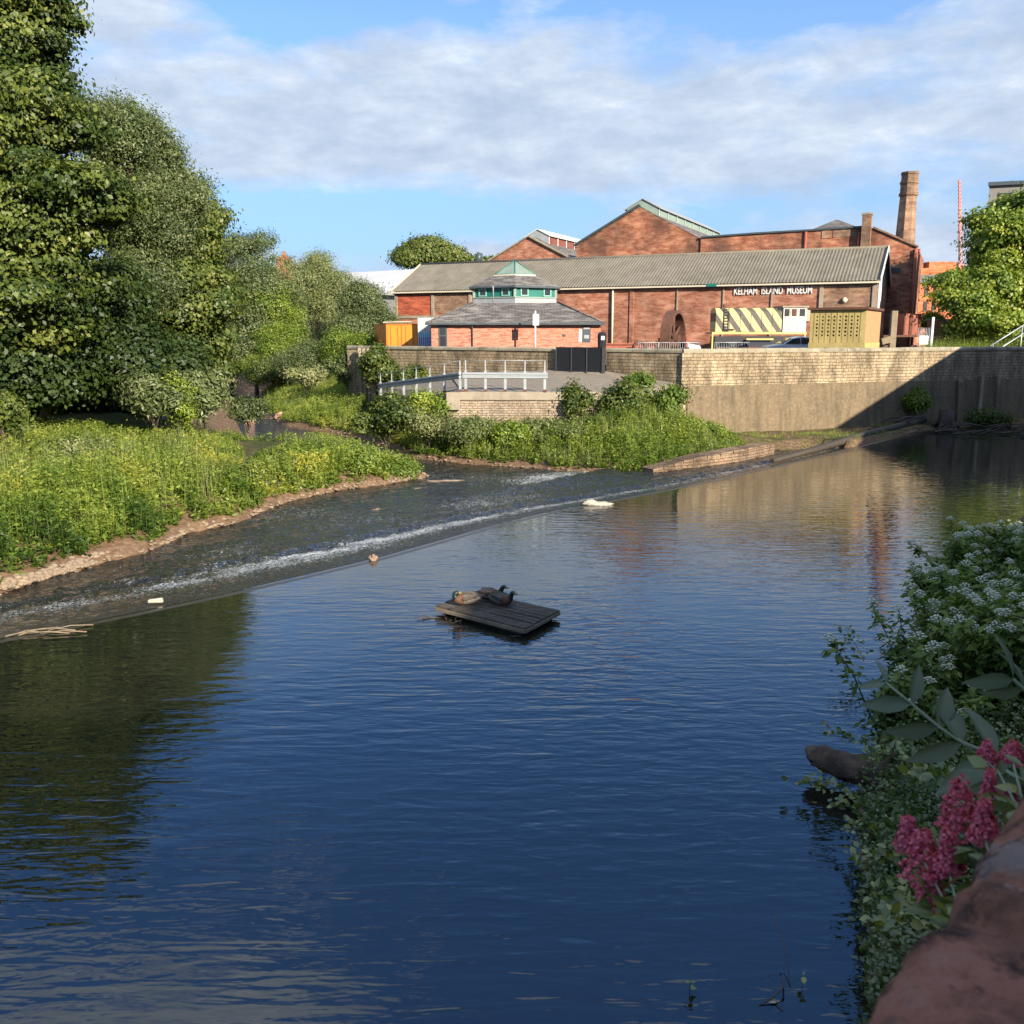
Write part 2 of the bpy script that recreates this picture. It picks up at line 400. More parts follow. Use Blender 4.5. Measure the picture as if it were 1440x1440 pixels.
gr = npmesh('ground', np.stack([XX, YY, ZZ], -1).reshape(-1, 3), Fq, soil_mat(), smooth=True)
tag(gr, 'earth and turf ground along the river banks', kind='structure')

def water_mat(name, deep, calm=True):
    t = NT(name); g = t.n('ShaderNodeNewGeometry').outputs['Position']
    amp = t.ramp(t.noise(g, .11, 3, .5), [(.36, .22), (.6, 1.05)])
    if calm:
        # wind ripples: long crests running across the river, with a second slanting set near the bank
        a = t.noise(g, 4.0, 2, .5, .4, sc=(.26, 1.25, 1), rot=(0, 0, math.radians(-17)))
        b = t.noise(g, 4.4, 2, .5, .6, sc=(.45, 1.1, 1), rot=(0, 0, math.radians(34)))
        c = t.noise(g, 7.5, 2, .5, .3, sc=(.5, 1.1, 1), rot=(0, 0, math.radians(-10)))
        sel = t.ramp(t.noise(g, .09, 2, .5), [(.4, .15), (.6, .7)])
        h = t.math('ADD', t.math('MULTIPLY', a, t.math('SUBTRACT', 1.0, sel)), t.math('MULTIPLY', b, sel))
        h = t.math('ADD', h, t.math('MULTIPLY', c, .14)); sy = t.n('ShaderNodeSeparateXYZ'); t.l(g, sy.inputs[0]); h = t.math('MULTIPLY', h, t.math('MULTIPLY', amp, t.ramp(t.math('DIVIDE', sy.outputs[1], 60.0, True), [(.22, 1.0), (.40, .75), (.60, .38)])))
        nrm = t.bump(h, 1.0, .024)
        t.pbr(deep, .02, nrm, IOR=1.95, Specular_IOR_Level=.5)
    else:
        a = t.noise(g, 2.6, 5, .6, .8, sc=(.7, 1.1, 1), rot=(0, 0, math.radians(35)))
        b = t.noise(g, 8.0, 3, .6, .5)
        h = t.math('ADD', a, t.math('MULTIPLY', b, .3))
        nrm = t.bump(h, 1.0, .16)
        fo = t.n('ShaderNodeAttribute', attribute_name='foam').outputs['Fac']
        fl = t.noise(g, 4.5, 7, .78, 1.4, sc=(1.5, .75, 1), rot=(0, 0, math.radians(35)))
        f2 = t.noise(g, 19.0, 5, .75, .6)
        k = t.math('ADD', t.math('ADD', t.math('MULTIPLY', t.math('SUBTRACT', fl, .5), 2.1), t.math('MULTIPLY', t.math('SUBTRACT', f2, .5), 2.2)), t.math('MULTIPLY', fo, 1.0))
        m = t.ramp(k, [(.44, 0.0), (.56, .5), (.80, .95)])
        col = t.mix(m, deep, (.60, .60, .56))
        rough = t.ramp(m, [(0, .06), (.6, .7)])
        t.pbr(col, rough, nrm, IOR=1.55, Specular_IOR_Level=.5)
    return t.mat
mb = MB(); mb.poly([(p.x, p.y, 0) for p in crest] + [(40, 56, 0), (60, -40, 0), (-45, -40, 0)])
pool = mb.build('river_pool_water', water_mat('pool_water', (.013, .014, .010)), fix=False)
pool.data.polygons[0].normal
if pool.data.polygons[0].normal.z < 0: pool.data.flip_normals()
tag(pool, 'dark blue rippled water held above the weir', kind='structure')

# water pouring over the sloping weir face, then the shallow broken river below it
cr = np.array([[p.x, p.y] for p in crest]); seg = np.r_[0, np.cumsum(np.hypot(*np.diff(cr, axis=0).T))]
ns = 620; ss = np.linspace(0, seg[-1], ns)
cx, cy = np.interp(ss, seg, cr[:, 0]), np.interp(ss, seg, cr[:, 1])
tx, ty = np.gradient(cx), np.gradient(cy)
kk = np.ones(41)/41
tx = np.convolve(np.pad(tx, 20, 'edge'), kk, 'valid'); ty = np.convolve(np.pad(ty, 20, 'edge'), kk, 'valid')
ln = np.hypot(tx, ty); nxv, nyv = -ty/ln, tx/ln                     # downstream normal
fs_ = ss/seg[-1]
WID = np.interp(fs_, [0, .36, .46, .56, .66, .78, 1], [4.8, 4.5, 3.3, 2.3, 1.6, 1.0, .6])
DROP = np.interp(fs_, [0, .40, .50, .60, .70, .80, 1], [.72, .68, .50, .34, .22, .14, .10])
def weir_z(t, wid, dr): return -dr*np.clip(t/wid, 0, 1)**1.05
tt = np.concatenate([np.linspace(0, 6.2, 64)])
TT, SS = np.meshgrid(tt, np.arange(ns), indexing='ij')
WX = cx[SS]+nxv[SS]*TT; WY = cy[SS]+nyv[SS]*TT; WW = WID[SS]
rough = np.clip(TT/WW, 0, 1)
WZ = weir_z(TT, WW, DROP[SS]) + rough*(.035*vnoise(WX, WY, 5.5, 5)+.03*vnoise(WX, WY, 11, 6)) + np.where(TT > WW, .05, 0)*np.exp(-((TT-WW-.3)/.5)**2)
past = np.clip((TT-WW-.55)/.6, 0, 1); WZ = WZ - .09*past
brk = .5+.5*vnoise(WX, WY, 1.6, 14); prof = np.exp(-((TT-WW*(.66+.16*(brk-.5)))/(WW*.27))**2)*(.55+.70*brk)
strength = np.interp(ss/seg[-1], [0, .22, .30, .36, .52, .62, .70, 1], [.10, .20, .38, .54, .48, .40, .32, .22])[SS]
foam = prof*strength*1.15 + (.12+.10*vnoise(WX, WY, 2.9, 15))*np.clip(TT/.5, 0, 1)*np.clip(strength*1.4, 0, 1)
I = np.arange(ns*len(tt)).reshape(len(tt), ns)
Fq = np.stack([I[:-1, :-1], I[:-1, 1:], I[1:, 1:], I[1:, :-1]], -1).reshape(-1, 4)[:, ::-1]
rw = water_mat('broken_water', (.020, .017, .011), False)
wo = npmesh('water_over_weir', np.stack([WX, WY, WZ], -1).reshape(-1, 3), Fq, rw, smooth=True, attrs={'foam': foam.ravel()})
tag(wo, 'white broken water sliding down the weir', kind='structure')

rx = np.arange(-32, 16, .16); ry = np.arange(12, 66, .16)
RX, RY = np.meshgrid(rx, ry)
# keep the sheet clear of the pool side of the crest
dl = np.full(RX.shape, 1e9); side = np.zeros(RX.shape); near_s = np.zeros(RX.shape, int)
for i in range(0, ns-4, 4):
    d2 = (RX-cx[i])**2+(RY-cy[i])**2; m = d2 < dl
    dl[m] = d2[m]; near_s[m] = i; side[m] = ((RX-cx[i])*nxv[i]+(RY-cy[i])*nyv[i])[m]
RZ = WLD + .022*vnoise(RX, RY, 3.1, 8)+.020*vnoise(RX, RY, 7.7, 9)
cal = np.clip((RY-43)/5, 0, 1)
RZ = WLD + (RZ-WLD)*(1-.85*cal)
RZ = RZ + (.72-DROP[near_s])*np.exp(-np.maximum(side-WID[near_s], 0)/6.0)*np.where(side > 0, 1, 0)
fo = .20*(1-cal)*np.clip(vnoise(RX, RY, .9, 12)+.35, 0, 1) + .30*np.exp(-((side-6.0)/2.2)**2)*np.clip(vnoise(RX, RY, .7, 4)+.1, 0, 1)
q = G(790, 672, WLD); fo += .26*np.exp(-(((RX-q.x)/3.2)**2+((RY-q.y)/1.3)**2))
q = G(340, 552, WLD); fo += .12*np.exp(-(((RX-q.x)/2.5)**2+((RY-q.y)/5)**2))
I = np.arange(RX.size).reshape(RX.shape)
Fq = np.stack([I[:-1, :-1], I[:-1, 1:], I[1:, 1:], I[1:, :-1]], -1).reshape(-1, 4)
ok = (side-WID[near_s]*.8).ravel()[Fq].min(1) > .1
far_ch = (RY.ravel()[Fq].min(1) > 45) & (RX.ravel()[Fq].max(1) > -4)
Fq = Fq[ok & ~far_ch]
use = np.unique(Fq); remap = np.full(RX.size, -1); remap[use] = np.arange(len(use))
rv = npmesh('river_water', np.stack([RX, RY, RZ], -1).reshape(-1, 3)[use], remap[Fq], rw, smooth=True, attrs={'foam': fo.ravel()[use]})
tag(rv, 'shallow broken brown river water below the weir', kind='structure')

# the stone apron under the sliding water
st_weir = stone('weir_stone', (.13, .11, .085), (.17, .14, .10), (.10, .09, .07), (.05, .045, .035), .9, .4)
weir = thing('weir', 'long low diagonal stone weir with dark crest crossing the river', 'weir', (float(cx[250]), float(cy[250]), -1.5))
mb = MB(); k0 = range(0, ns, 6)
idx = list(k0)
for a, b in zip(idx[:-1], idx[1:]):
    q = []
    for i in (a, b):
        q.append([(cx[i]-nxv[i]*.12, cy[i]-nyv[i]*.12, -1.4), (cx[i]-nxv[i]*.12, cy[i]-nyv[i]*.12, -.03), (cx[i]+nxv[i]*.02, cy[i]+nyv[i]*.02, -.03), (cx[i]+nxv[i]*WID[i], cy[i]+nyv[i]*WID[i], -.10-DROP[i]), (cx[i]+nxv[i]*WID[i], cy[i]+nyv[i]*WID[i], -1.4)])
    for j in range(4): mb.add([q[0][j], q[1][j], q[1][j+1], q[0][j+1]], [[0, 1, 2, 3]])
mb.build('apron', st_weir, weir)
mb = MB()
pts = [Vector((cx[i]-nxv[i]*.16, cy[i]-nyv[i]*.16, -.055)) for i in idx]
for a, b in zip(pts[:-1], pts[1:]): mb.beam(a, b, .16, .115)
mb.build('crest_sill', plain('wet_timber', (.05, .042, .03), .35, .4, 4), weir)
# ------------------------------------------------------------------ building materials
M = {}
M['red_brick'] = brick('old_red_brick', (.44, .15, .085), (.52, .195, .11), (.36, .24, .17), (.10, .055, .04), .45, pale=(.60, .32, .215))
M['dark_brick'] = brick('sooty_brick', (.42, .135, .07), (.50, .18, .09), (.32, .21, .15), (.07, .045, .035), .75, pale=(.60, .30, .18))
M['orange_brick'] = brick('pavilion_brick', (.52, .165, .095), (.56, .195, .115), (.56, .37, .28), (.3, .13, .09), .12, h=.09, msize=.02, pale=(.54, .22, .14))
M['panel_brick'] = brick('panel_brick', (.40, .085, .045), (.44, .11, .055), (.36, .15, .10), (.14, .05, .04), .2)
M['brown_brick'] = brick('chimney_brick', (.34, .18, .11), (.40, .22, .14), (.30, .22, .16), (.06, .045, .035), .6, pale=(.48, .31, .20))
M['stone'] = stone('river_wall_stone', (.42, .315, .195), (.55, .425, .275), (.33, .245, .155), (.14, .105, .07), .40, .17, .62)
M['rubble'] = stone('rubble_stone', (.40, .30, .215), (.50, .40, .29), (.32, .24, .17), (.17, .125, .09), .28, .12, .4)
M['coping'] = plain('weathered_coping', (.31, .27, .19), .9, .35, 1.2, bump=.6, grime=((.06, .052, .036), .7))
def footing():
    t = NT('rendered_footing'); u = t.uv()
    a = t.noise(u, 1.3, 7, .75, .3, sc=(1.5, .22, 1)); b = t.noise(u, .42, 6, .7); c = t.noise(u, 6, 4, .65)
    col = t.ramp(t.math('ADD', t.math('MULTIPLY', c, .6), t.math('MULTIPLY', b, .4)), [(.35, (.14, .105, .065)), (.55, (.215, .16, .10)), (.7, (.32, .25, .16))])
    col = t.mix(t.ramp(a, [(.46, 0.0), (.66, .7)]), col, (.075, .062, .042)); col = t.mix(t.ramp(b, [(.50, 0.0), (.68, .7)]), col, (.06, .05, .035))
    t.pbr(col, .9, t.bump(c, .7, .04), Specular_IOR_Level=.2); return t.mat
M['batter'] = footing()
M['concrete'] = plain('old_concrete', (.32, .27, .20), .9, .2, 1.5, bump=.3, grime=((.15, .12, .09), .5))
M['slate'] = brick('slate_roof', (.15, .135, .12), (.20, .18, .165), (.07, .06, .055), (.06, .055, .05), .4, w=.45, h=.3, msize=.03, pale=(.32, .29, .27))
M['asbestos'] = plain('cement_sheet', (.18, .158, .12), .95, .28, .8, bump=.2, grime=((.12, .105, .07), .6))
M['white'] = plain('white_paint', (.72, .71, .68), .5, .1, 2, grime=((.35, .30, .24), .35))
M['cream'] = plain('cream_paint', (.62, .55, .40), .6, .12, 2)
M['teal'] = plain('teal_paint', (.015, .155, .12), .45, .2, 2)
M['pale_green'] = plain('pale_green_sheet', (.24, .31, .26), .5, .2, .7)
M['lead'] = plain('lead_flashing', (.30, .32, .33), .6, .2, 2)
M['gutter'] = plain('dark_gutter', (.06, .075, .085), .4, .2, 2)
M['glass'] = plain('dark_glass', (.03, .035, .04), .08, .2, 1)
M['roof_glass'] = plain('hazy_roof_glass', (.20, .25, .20), .3, .25, .8)
M['galv'] = plain('galvanised_steel', (.38, .40, .41), .45, .15, 3, metal=.35)
M['black'] = plain('black_paint', (.010, .011, .014), .5, .3, 2)
M['rust'] = plain('rusty_iron', (.11, .048, .028), .85, .4, 3, bump=.5)
M['rust_red'] = plain('red_oxide_steel', (.30, .085, .05), .75, .35, 3, bump=.3)
M['timber'] = plain('weathered_timber', (.22, .17, .11), .85, .35, 3, bump=.5)
M['orange'] = plain('orange_container', (.75, .21, .02), .55, .12, 1.5, grime=((.35, .12, .03), .3))
M['yellow_orange'] = plain('yellow_container', (.80, .29, .035), .55, .12, 1.5, grime=((.40, .18, .04), .35))
M['blue'] = plain('blue_band', (.16, .22, .45), .5, .12, 2)
M['cyan'] = plain('cyan_band', (.18, .52, .66), .5, .12, 2)
M['asphalt'] = plain('terrace_asphalt', (.075, .07, .062), .95, .3, 2)
M['gravel'] = plain('ramp_gravel', (.235, .195, .15), .95, .25, 3, bump=.5)
M['white_sheet'] = plain('white_roof_sheet', (.62, .60, .55), .6, .1, .4)
M['dark_window'] = plain('sooty_window', (.035, .035, .036), .25, .3, 3)

# ------------------------------------------------------------------ terrace and river walls
TZ = 3.55
wl_pts = {'w0': (A(488, 482, 62)), 'w1': A(779, 486, 52), 'w2': A(853, 487, 50.5), 'w3': A(968, 488, 47.5), 'w4': Vector((40, 59.9, 4.4))}
def wall_at(px):            # point of the river wall seen at a pixel column
    k = (px-C0)/F; t = (k*47.5-9.07)/(1-.4*k); return Vector((9.07+t, 47.5+.4*t, 0))
wl_xy = {k: (v.x, v.y) for k, v in wl_pts.items()}
mb = MB()
def off(p, q, d):
    ux, uy = q[0]-p[0], q[1]-p[1]; L = math.hypot(ux, uy); return (-uy/L*d, ux/L*d)
w = wl_xy; b = .38
mb.prism([(w['w0'][0]+.6, w['w0'][1]+b), (w['w1'][0], w['w1'][1]+b), (w['w2'][0], w['w2'][1]+b), (w['w3'][0], w['w3'][1]+b), (w['w4'][0], w['w4'][1]+b), (84, 67.2), (100.8, 150), (-14, 150)], .2, TZ)
o = mb.build('terrace_ground', M['asphalt']); tag(o, kind='structure')

def wall_run(root, name, p, q, z0, zt, th, mat, batter=0.0):
    d = off(p, q, th); m = MB()
    fb = off(p, q, -batter)
    m.hexa([(p[0]+fb[0], p[1]+fb[1], z0), (q[0]+fb[0], q[1]+fb[1], z0), (q[0]+d[0], q[1]+d[1], z0), (p[0]+d[0], p[1]+d[1], z0)],
           [(p[0], p[1], zt), (q[0], q[1], zt), (q[0]+d[0], q[1]+d[1], zt), (p[0]+d[0], p[1]+d[1], zt)])
    return m.build(name, mat, root)
def coping_run(root, p, q, z, th, h=.2, lip=.06, n=14):
    d = Vector((q[0]-p[0], q[1]-p[1], 0)); L = d.length; d /= L; nrm = Vector((-d.y, d.x, 0)); m = MB(); R = random.Random(int(L*10))
    k = max(1, int(L/1.25)); e = [L*i/k + (R.uniform(-.2, .2) if 0 < i < k else 0) for i in range(k+1)]
    for a, b2 in zip(e[:-1], e[1:]):
        jz = R.uniform(-.012, .012); jy = R.uniform(-.015, .015)
        P0 = Vector((p[0], p[1], 0))+d*(a+.006); P1 = Vector((p[0], p[1], 0))+d*(b2-.006)
        prof = [(-lip+jy, z+.003), (-lip+jy, z+h*.62), (0.02, z+h+jz), (th-.02, z+h+jz), (th+lip, z+h*.62), (th+lip, z+.003)]
        m.add([P0+nrm*u+Vector((0, 0, v)) for u, v in prof]+[P1+nrm*u+Vector((0, 0, v)) for u, v in prof],
              [[i, (i+1) % 6, 6+(i+1) % 6, 6+i] for i in range(6)]+[[5, 4, 3, 2, 1, 0], [6, 7, 8, 9, 10, 11]])
    return m.build('coping', M['coping'], root)
WT = 4.27
wl = thing('boundary_wall', 'tan stone boundary wall left of the black gate, below the orange container', 'wall', (*w['w0'], TZ))
wall_run(wl, 'stonework', w['w0'], w['w1'], .3, WT, .36, M['stone']); coping_run(wl, w['w0'], w['w1'], WT, .36)
mb = MB(); mb.box((w['w1'][0]+.08, w['w1'][1]+.18, 2.2), (.16, .46, WT-2.2+.16)); mb.build('gate_pier', M['coping'], wl)
rw_ = thing('river_wall', 'tall stone river wall with smooth lower face standing right of the gate', 'wall', (*w['w3'], 0))
wall_run(rw_, 'stonework', (w['w2'][0], w['w2'][1]), (w['w3'][0]-.3, w['w3'][1]+.02), .3, WT, .36, M['stone'])
wall_run(rw_, 'stonework', (w['w3'][0], w['w3'][1]-.05), (w['w4'][0], w['w4'][1]-.05), 2.60, WT, .40, M['stone'])
coping_run(rw_, (w['w2'][0], w['w2'][1]), (w['w3'][0]-.28, w['w3'][1]+.02), WT, .36); coping_run(rw_, (w['w3'][0]-.26, w['w3'][1]-.08), (w['w4'][0], w['w4'][1]-.08), WT+.001, .40)
wall_run(rw_, 'footing', (w['w3'][0], w['w3'][1]-.10), (w['w4'][0], w['w4'][1]-.10), -1.4, 2.597, .45, M['batter'], .28)
mb = MB(); mb.box((w['w3'][0]-.16, w['w3'][1]+.1, .2), (.30, .46, WT-.2)); mb.build('buttress', M['stone'], rw_)
bx = wall_at(1343)+Vector((0, .1, 0)); mb = MB(); mb.hexa([(bx.x-.16, bx.y-.75, -1), (bx.x+.16, bx.y-.75, -1), (bx.x+.16, bx.y, -1), (bx.x-.16, bx.y, -1)], [(bx.x-.16, bx.y-.42, 2.5), (bx.x+.16, bx.y-.42, 2.5), (bx.x+.16, bx.y, 2.75), (bx.x-.16, bx.y, 2.75)]); mb.build('buttress', M['batter'], rw_)
mb = MB()
for px in (1372, 1395):
    q = wall_at(px)+Vector((0, .08, 0)); mb.box((q.x, q.y-.3, .3), (.16, .3, 2.5))
mb.build('pilaster', M['coping'], rw_)

gate = thing('yard_gate', 'black sheet steel gate closing the gap between stone walls', 'gate', ((w['w1'][0]+w['w2'][0])/2, w['w1'][1]-.2, 3.2))
g0, g1 = A(782, 500, 51.7), A(847, 500, 50.4)
mb = MB(); mb.beam((g0.x, g0.y, 3.88), (g1.x, g1.y, 3.88), .05, 1.26); mb.build('gate_panel', M['black'], gate)
for k in np.linspace(0, 1, 4):
    mb = MB(); mb.box((g0.x+(g1.x-g0.x)*k, g0.y+(g1.y-g0.y)*k-.05, 3.0), (.06, .05, 1.5)); mb.build('gate_stile', M['black'], gate)
mb = MB(); mb.box((w['w2'][0]-.14, w['w2'][1]-.1, 2.9), (.14, .14, 1.6)); mb.build('gate_post', M['black'], gate)

# access ramp and its retaining wall
r0, r1, r2 = A(650, 546, 46), A(800, 556, 46), A(905, 553, 46.4)
mb = MB()
mb.hexa([(r0.x, 46, .8), (r1.x, 46, .8), (r2.x, 46.4, .8), (w['w3'][0]-.6, w['w3'][1]+.2, .8), (w['w2'][0], w['w2'][1]-.03, .8), (w['w1'][0], w['w1'][1]-.03, .8), (r0.x-1.2, 54.6, .8)],
        [(r0.x, 46, 2.42), (r1.x, 46, 2.35), (r2.x, 46.4, 2.4), (w['w3'][0]-.6, w['w3'][1]+.2, 2.75), (w['w2'][0], w['w2'][1]-.03, 3.24), (w['w1'][0], w['w1'][1]-.03, 3.24), (r0.x-1.2, 54.6, 2.95)])
o = mb.build('ramp', M['gravel'], loc=(r0.x, 46, 2.4)); tag(o, kind='structure')
l0 = A(533, 562, 56.22)
mb = MB(); mb.hexa([(r0.x-.02, 46, .4), (r0.x-1.2, 54.3, .4), (l0.x-.3, 58.2, .4), (l0.x, 56.22, .4)], [(r0.x-.02, 46, 2.38), (r0.x-1.2, 54.3, 2.85), (l0.x-.3, 58.2, 1.9), (l0.x, 56.22, 1.36)])
o = mb.build('lower_ramp', M['gravel'], loc=(l0.x, 56, 1.5)); tag(o, kind='structure')
rt = thing('retaining_wall', 'pale rubble retaining wall under the level steel crash rail', 'wall', (r0.x, 46, .8))
wall_run(rt, 'stonework', (r0.x-.75, 45.8), (r1.x+.1, 45.75), .4, 2.02, .3, M['rubble'])
wall_run(rt, 'stonework', (r1.x+.1, 45.75), (r2.x+.4, 46.2), .4, 2.02, .3, M['rubble'])
mb = MB()
for a, b2 in (((r0.x-.1, 45.72), (r1.x+.1, 45.67)), ((r1.x+.1, 45.67), (r2.x+.4, 46.1))):
    d = off(a, b2, .4); mb.prism([a, b2, (b2[0]+d[0], b2[1]+d[1]), (a[0]+d[0], a[1]+d[1])], 2.023, 2.42)
mb.build('kerb', M['concrete'], rt)
mb = MB(); e0 = (r0.x-.76, 45.78); e1 = (l0.x+.4, 56); d = off(e1, e0, .3)
mb.hexa([(*e1, .4), (*e0, .4), (e0[0]+d[0], e0[1]+d[1], .4), (e1[0]+d[0], e1[1]+d[1], .4)], [(*e1, 1.5), (*e0, 2.3), (e0[0]+d[0], e0[1]+d[1], 2.3), (e1[0]+d[0], e1[1]+d[1], 1.5)]); mb.build('kerb', M['concrete'], rt)
mb = MB(); mb.box((r0.x-.42, 45.60, 1.55), (.66, .14, .86)); mb.build('concrete_block', M['concrete'], rt)

def crash_rail(label, p, q, n, end_post=True):
    p, q = Vector(p), Vector(q); d = (q-p); nrm = Vector((-d.y, d.x, 0)).normalized()
    t = thing('crash_rail', label, 'crash barrier', p, group='steel crash rails on the ramp')
    prof = [(-.02, -.155), (-.08, -.12), (-.08, -.05), (-.02, -.02), (-.02, .02), (-.08, .05), (-.08, .12), (-.02, .155), (0, .155), (0, .02), (0, -.02), (0, -.155)]
    m = MB(); u0 = p+Vector((0, 0, .78)); u1 = q+Vector((0, 0, .78)); e = d.normalized()*.14
    A0 = [u0-e+nrm*(a-.05)+Vector((0, 0, z)) for a, z in prof]; A1 = [u1+e+nrm*(a-.05)+Vector((0, 0, z)) for a, z in prof]; k = len(prof)
    m.add(A0+A1, [[i, (i+1) % k, k+(i+1) % k, k+i] for i in range(k)]+[list(range(k)), list(range(k, 2*k))[::-1]]); m.build('rail', M['galv'], t)
    for i in range(n):
        c = p+d*(i/(n-1)); m = MB(); m.box((c.x, c.y-.02, c.z-.02), (.13, .10, 1.02)); post = m.build('post', M['galv'], t)
        m = MB(); m.box((c.x, c.y-.02, c.z-.03), (.17, .2, .14)); m.build('post_foot', M['rust'], post)
        m = MB(); m.box((c.x, c.y-.02, c.z+1.0), (.055, .055, .52)); m.build('rail_stanchion', M['galv'], post)
    m = MB(); m.tube([p+Vector((0, -.02, 1.5)), q+Vector((0, -.02, 1.5))], .016, 6); m.build('top_wire', M['galv'], t)
    return t
ya, yb = A(655, 540, 45.85), A(766, 546, 45.8)
crash_rail('level grey steel crash rail on posts above the rubble retaining wall', (ya.x, 45.85, 2.44), (yb.x, 45.8, 2.42), 5)
yc = A(536, 562, 56.11)
crash_rail('sloping grey steel crash rail dropping down the ramp to the bushes', (yc.x, yc.y, 1.36), (ya.x-.28, 45.95, 2.42), 7)

# old stone ledge beside the weir
led = thing('stone_ledge', 'low old stone ledge at the water edge beneath the weedy bank', 'wall', tuple(G(1000, 665, WLD)))
M['earthy_stone'] = stone('earthy_stone', (.30, .20, .13), (.38, .27, .18), (.24, .16, .10), (.13, .085, .055), .3, .13, .6)
lp = [G(918, 676, WLD), G(975, 671, WLD), G(1048, 661, WLD), G(1088, 652, WLD)]
zt = [-.25, .10, .24, .22]
mb = MB()
for i in range(3):
    a, b2 = lp[i], lp[i+1]; d = off((a.x, a.y), (b2.x, b2.y), .9)
    mb.hexa([(a.x, a.y, -1.3), (b2.x, b2.y, -1.3), (b2.x+d[0], b2.y+d[1], -1.3), (a.x+d[0], a.y+d[1], -1.3)], [(a.x+.02, a.y+.08, zt[i]-.12), (b2.x+.02, b2.y+.08, zt[i+1]-.12), (b2.x+d[0], b2.y+d[1], zt[i+1]-.12), (a.x+d[0], a.y+d[1], zt[i]-.12)])
mb.build('stonework', M['earthy_stone'], led)
mb = MB()
for i in range(3):
    a, b2 = lp[i], lp[i+1]; R = random.Random(i)
    for k in range(4):
        u, v = k/4+.008, (k+1)/4-.008; p = a+(b2-a)*u; q = a+(b2-a)*v; z = zt[i]+(zt[i+1]-zt[i])*u+R.uniform(-.012, .012); z2 = zt[i]+(zt[i+1]-zt[i])*v+R.uniform(-.012, .012); d = off((a.x, a.y), (b2.x, b2.y), .85)
        mb.hexa([(p.x, p.y+.02, z-.118), (q.x, q.y+.02, z2-.118), (q.x+d[0], q.y+d[1], z2-.118), (p.x+d[0], p.y+d[1], z-.118)], [(p.x, p.y+.05, z+.0), (q.x, q.y+.05, z2+.0), (q.x+d[0], q.y+d[1], z2+.0), (p.x+d[0], p.y+d[1], z+.0)])
mb.build('cap_stones', M['earthy_stone'], led)

# ------------------------------------------------------------------ the long shed
RF = A(1233, 393, 69.44); LF = A(555, 410, 87.36)
U = Vector((LF.x-RF.x, LF.y-RF.y, 0)); SL = U.length; U.normalize(); N = Vector((-U.y, U.x, 0))
if N.y < 0: N = -N
def FP(px, py, d):                     # on the vertical plane parallel to the shed front, d behind it
    r = ray(px, py); k = Vector((RF.x, RF.y, 0)).dot(N)+d
    t = (k-0)/(r.x*N.x+r.y*N.y); return Vector((r.x*t, r.y*t, EYE+r.z*t))
def sx(s, d, z): return Vector((RF.x, RF.y, 0))+U*s+N*d+Vector((0, 0, z))   # s metres to the left of the right corner
HW = 5.1; ZE = RF.z-.03; ZR = A(1240, 348, RF.y+N.y*5.1).z
shed = thing('long_shed', 'long red brick shed with grey corrugated roof and white lettering', 'shed', (RF.x, RF.y, TZ), 0)
mb = MB(); mb.hexa([sx(0, 0, TZ), sx(0, HW*2, TZ), sx(SL, HW*2, TZ), sx(SL, 0, TZ)], [sx(0, 0, ZE), sx(0, HW*2, ZE), sx(SL, HW*2, ZE), sx(SL, 0, ZE)])
mb.build('wall', M['red_brick'], shed)
# sooty end bay and old patches set in the brickwork
def patch(px0, px1, py0, py1, m, name, proud=.03):
    a, b2 = FP(px0, py0, -proud), FP(px1, py0, -proud); z0 = FP((px0+px1)/2, py1, 0).z; z1 = FP((px0+px1)/2, py0, 0).z
    q = MB(); q.hexa([(a.x, a.y, z0), (b2.x, b2.y, z0), (b2.x+N.x*.05, b2.y+N.y*.05, z0), (a.x+N.x*.05, a.y+N.y*.05, z0)], [(a.x, a.y, z1), (b2.x, b2.y, z1), (b2.x+N.x*.05, b2.y+N.y*.05, z1), (a.x+N.x*.05, a.y+N.y*.05, z1)])
    return q.build(name, m, shed)
patch(1158, 1229, 396, 436, M['brown_brick'], 'brick_patch')
patch(558, 606, 414, 443, M['panel_brick'], 'brick_patch')
patch(610, 663, 414, 440, M['brown_brick'], 'brick_patch')
for px in (556.5, 608, 661, 1156, 1230.5): 
    mb = MB(); a = FP(px, 400, -.06); mb.beam((a.x, a.y, TZ), (a.x, a.y, ZE-.02), .28, .12, up=(N.x, N.y, 0)); mb.build('concrete_post', M['concrete'], shed)
mb = MB(); a, b2 = FP(556, 446, -.05), FP(665, 446, -.05); mb.beam((a.x, a.y, a.z), (b2.x, b2.y, a.z), .1, .25); a, b2 = FP(556, 444, -.02), FP(600, 444, -.02); mb.build('concrete_lintel', M['concrete'], shed)
for px in (862,):
    a = FP(px, 404, -.16); mb = MB(); mb.tube([(a.x, a.y, TZ), (a.x, a.y, ZE-.05)], .085, 8); mb.build('downpipe', M['cream'], shed)
for px, c in ((889, 'red_brick'), (953, 'concrete'), (1018, 'concrete'), (1086, 'concrete')):
    a = FP(px, 404, -.05); mb = MB(); mb.beam((a.x, a.y, TZ), (a.x, a.y, ZE-.3), .34 if c == 'red_brick' else .10, .1, up=(N.x, N.y, 0)); mb.build('pilaster', M[c], shed)
a = FP(1236, 400, -.1); mb = MB(); mb.tube([(a.x+.05, a.y, TZ), (a.x+.05, a.y, ZE-.1)], .10, 8); mb.build('downpipe', M['white'], shed)
b2 = sx(0, 2.2, 0); mb = MB(); mb.tube([(b2.x+.12, b2.y, TZ), (b2.x+.12, b2.y, ZE+.3), (b2.x+.12+N.x*2, b2.y+N.y*2, ZE+1.2)], .10, 8); mb.build('downpipe', M['white'], shed)
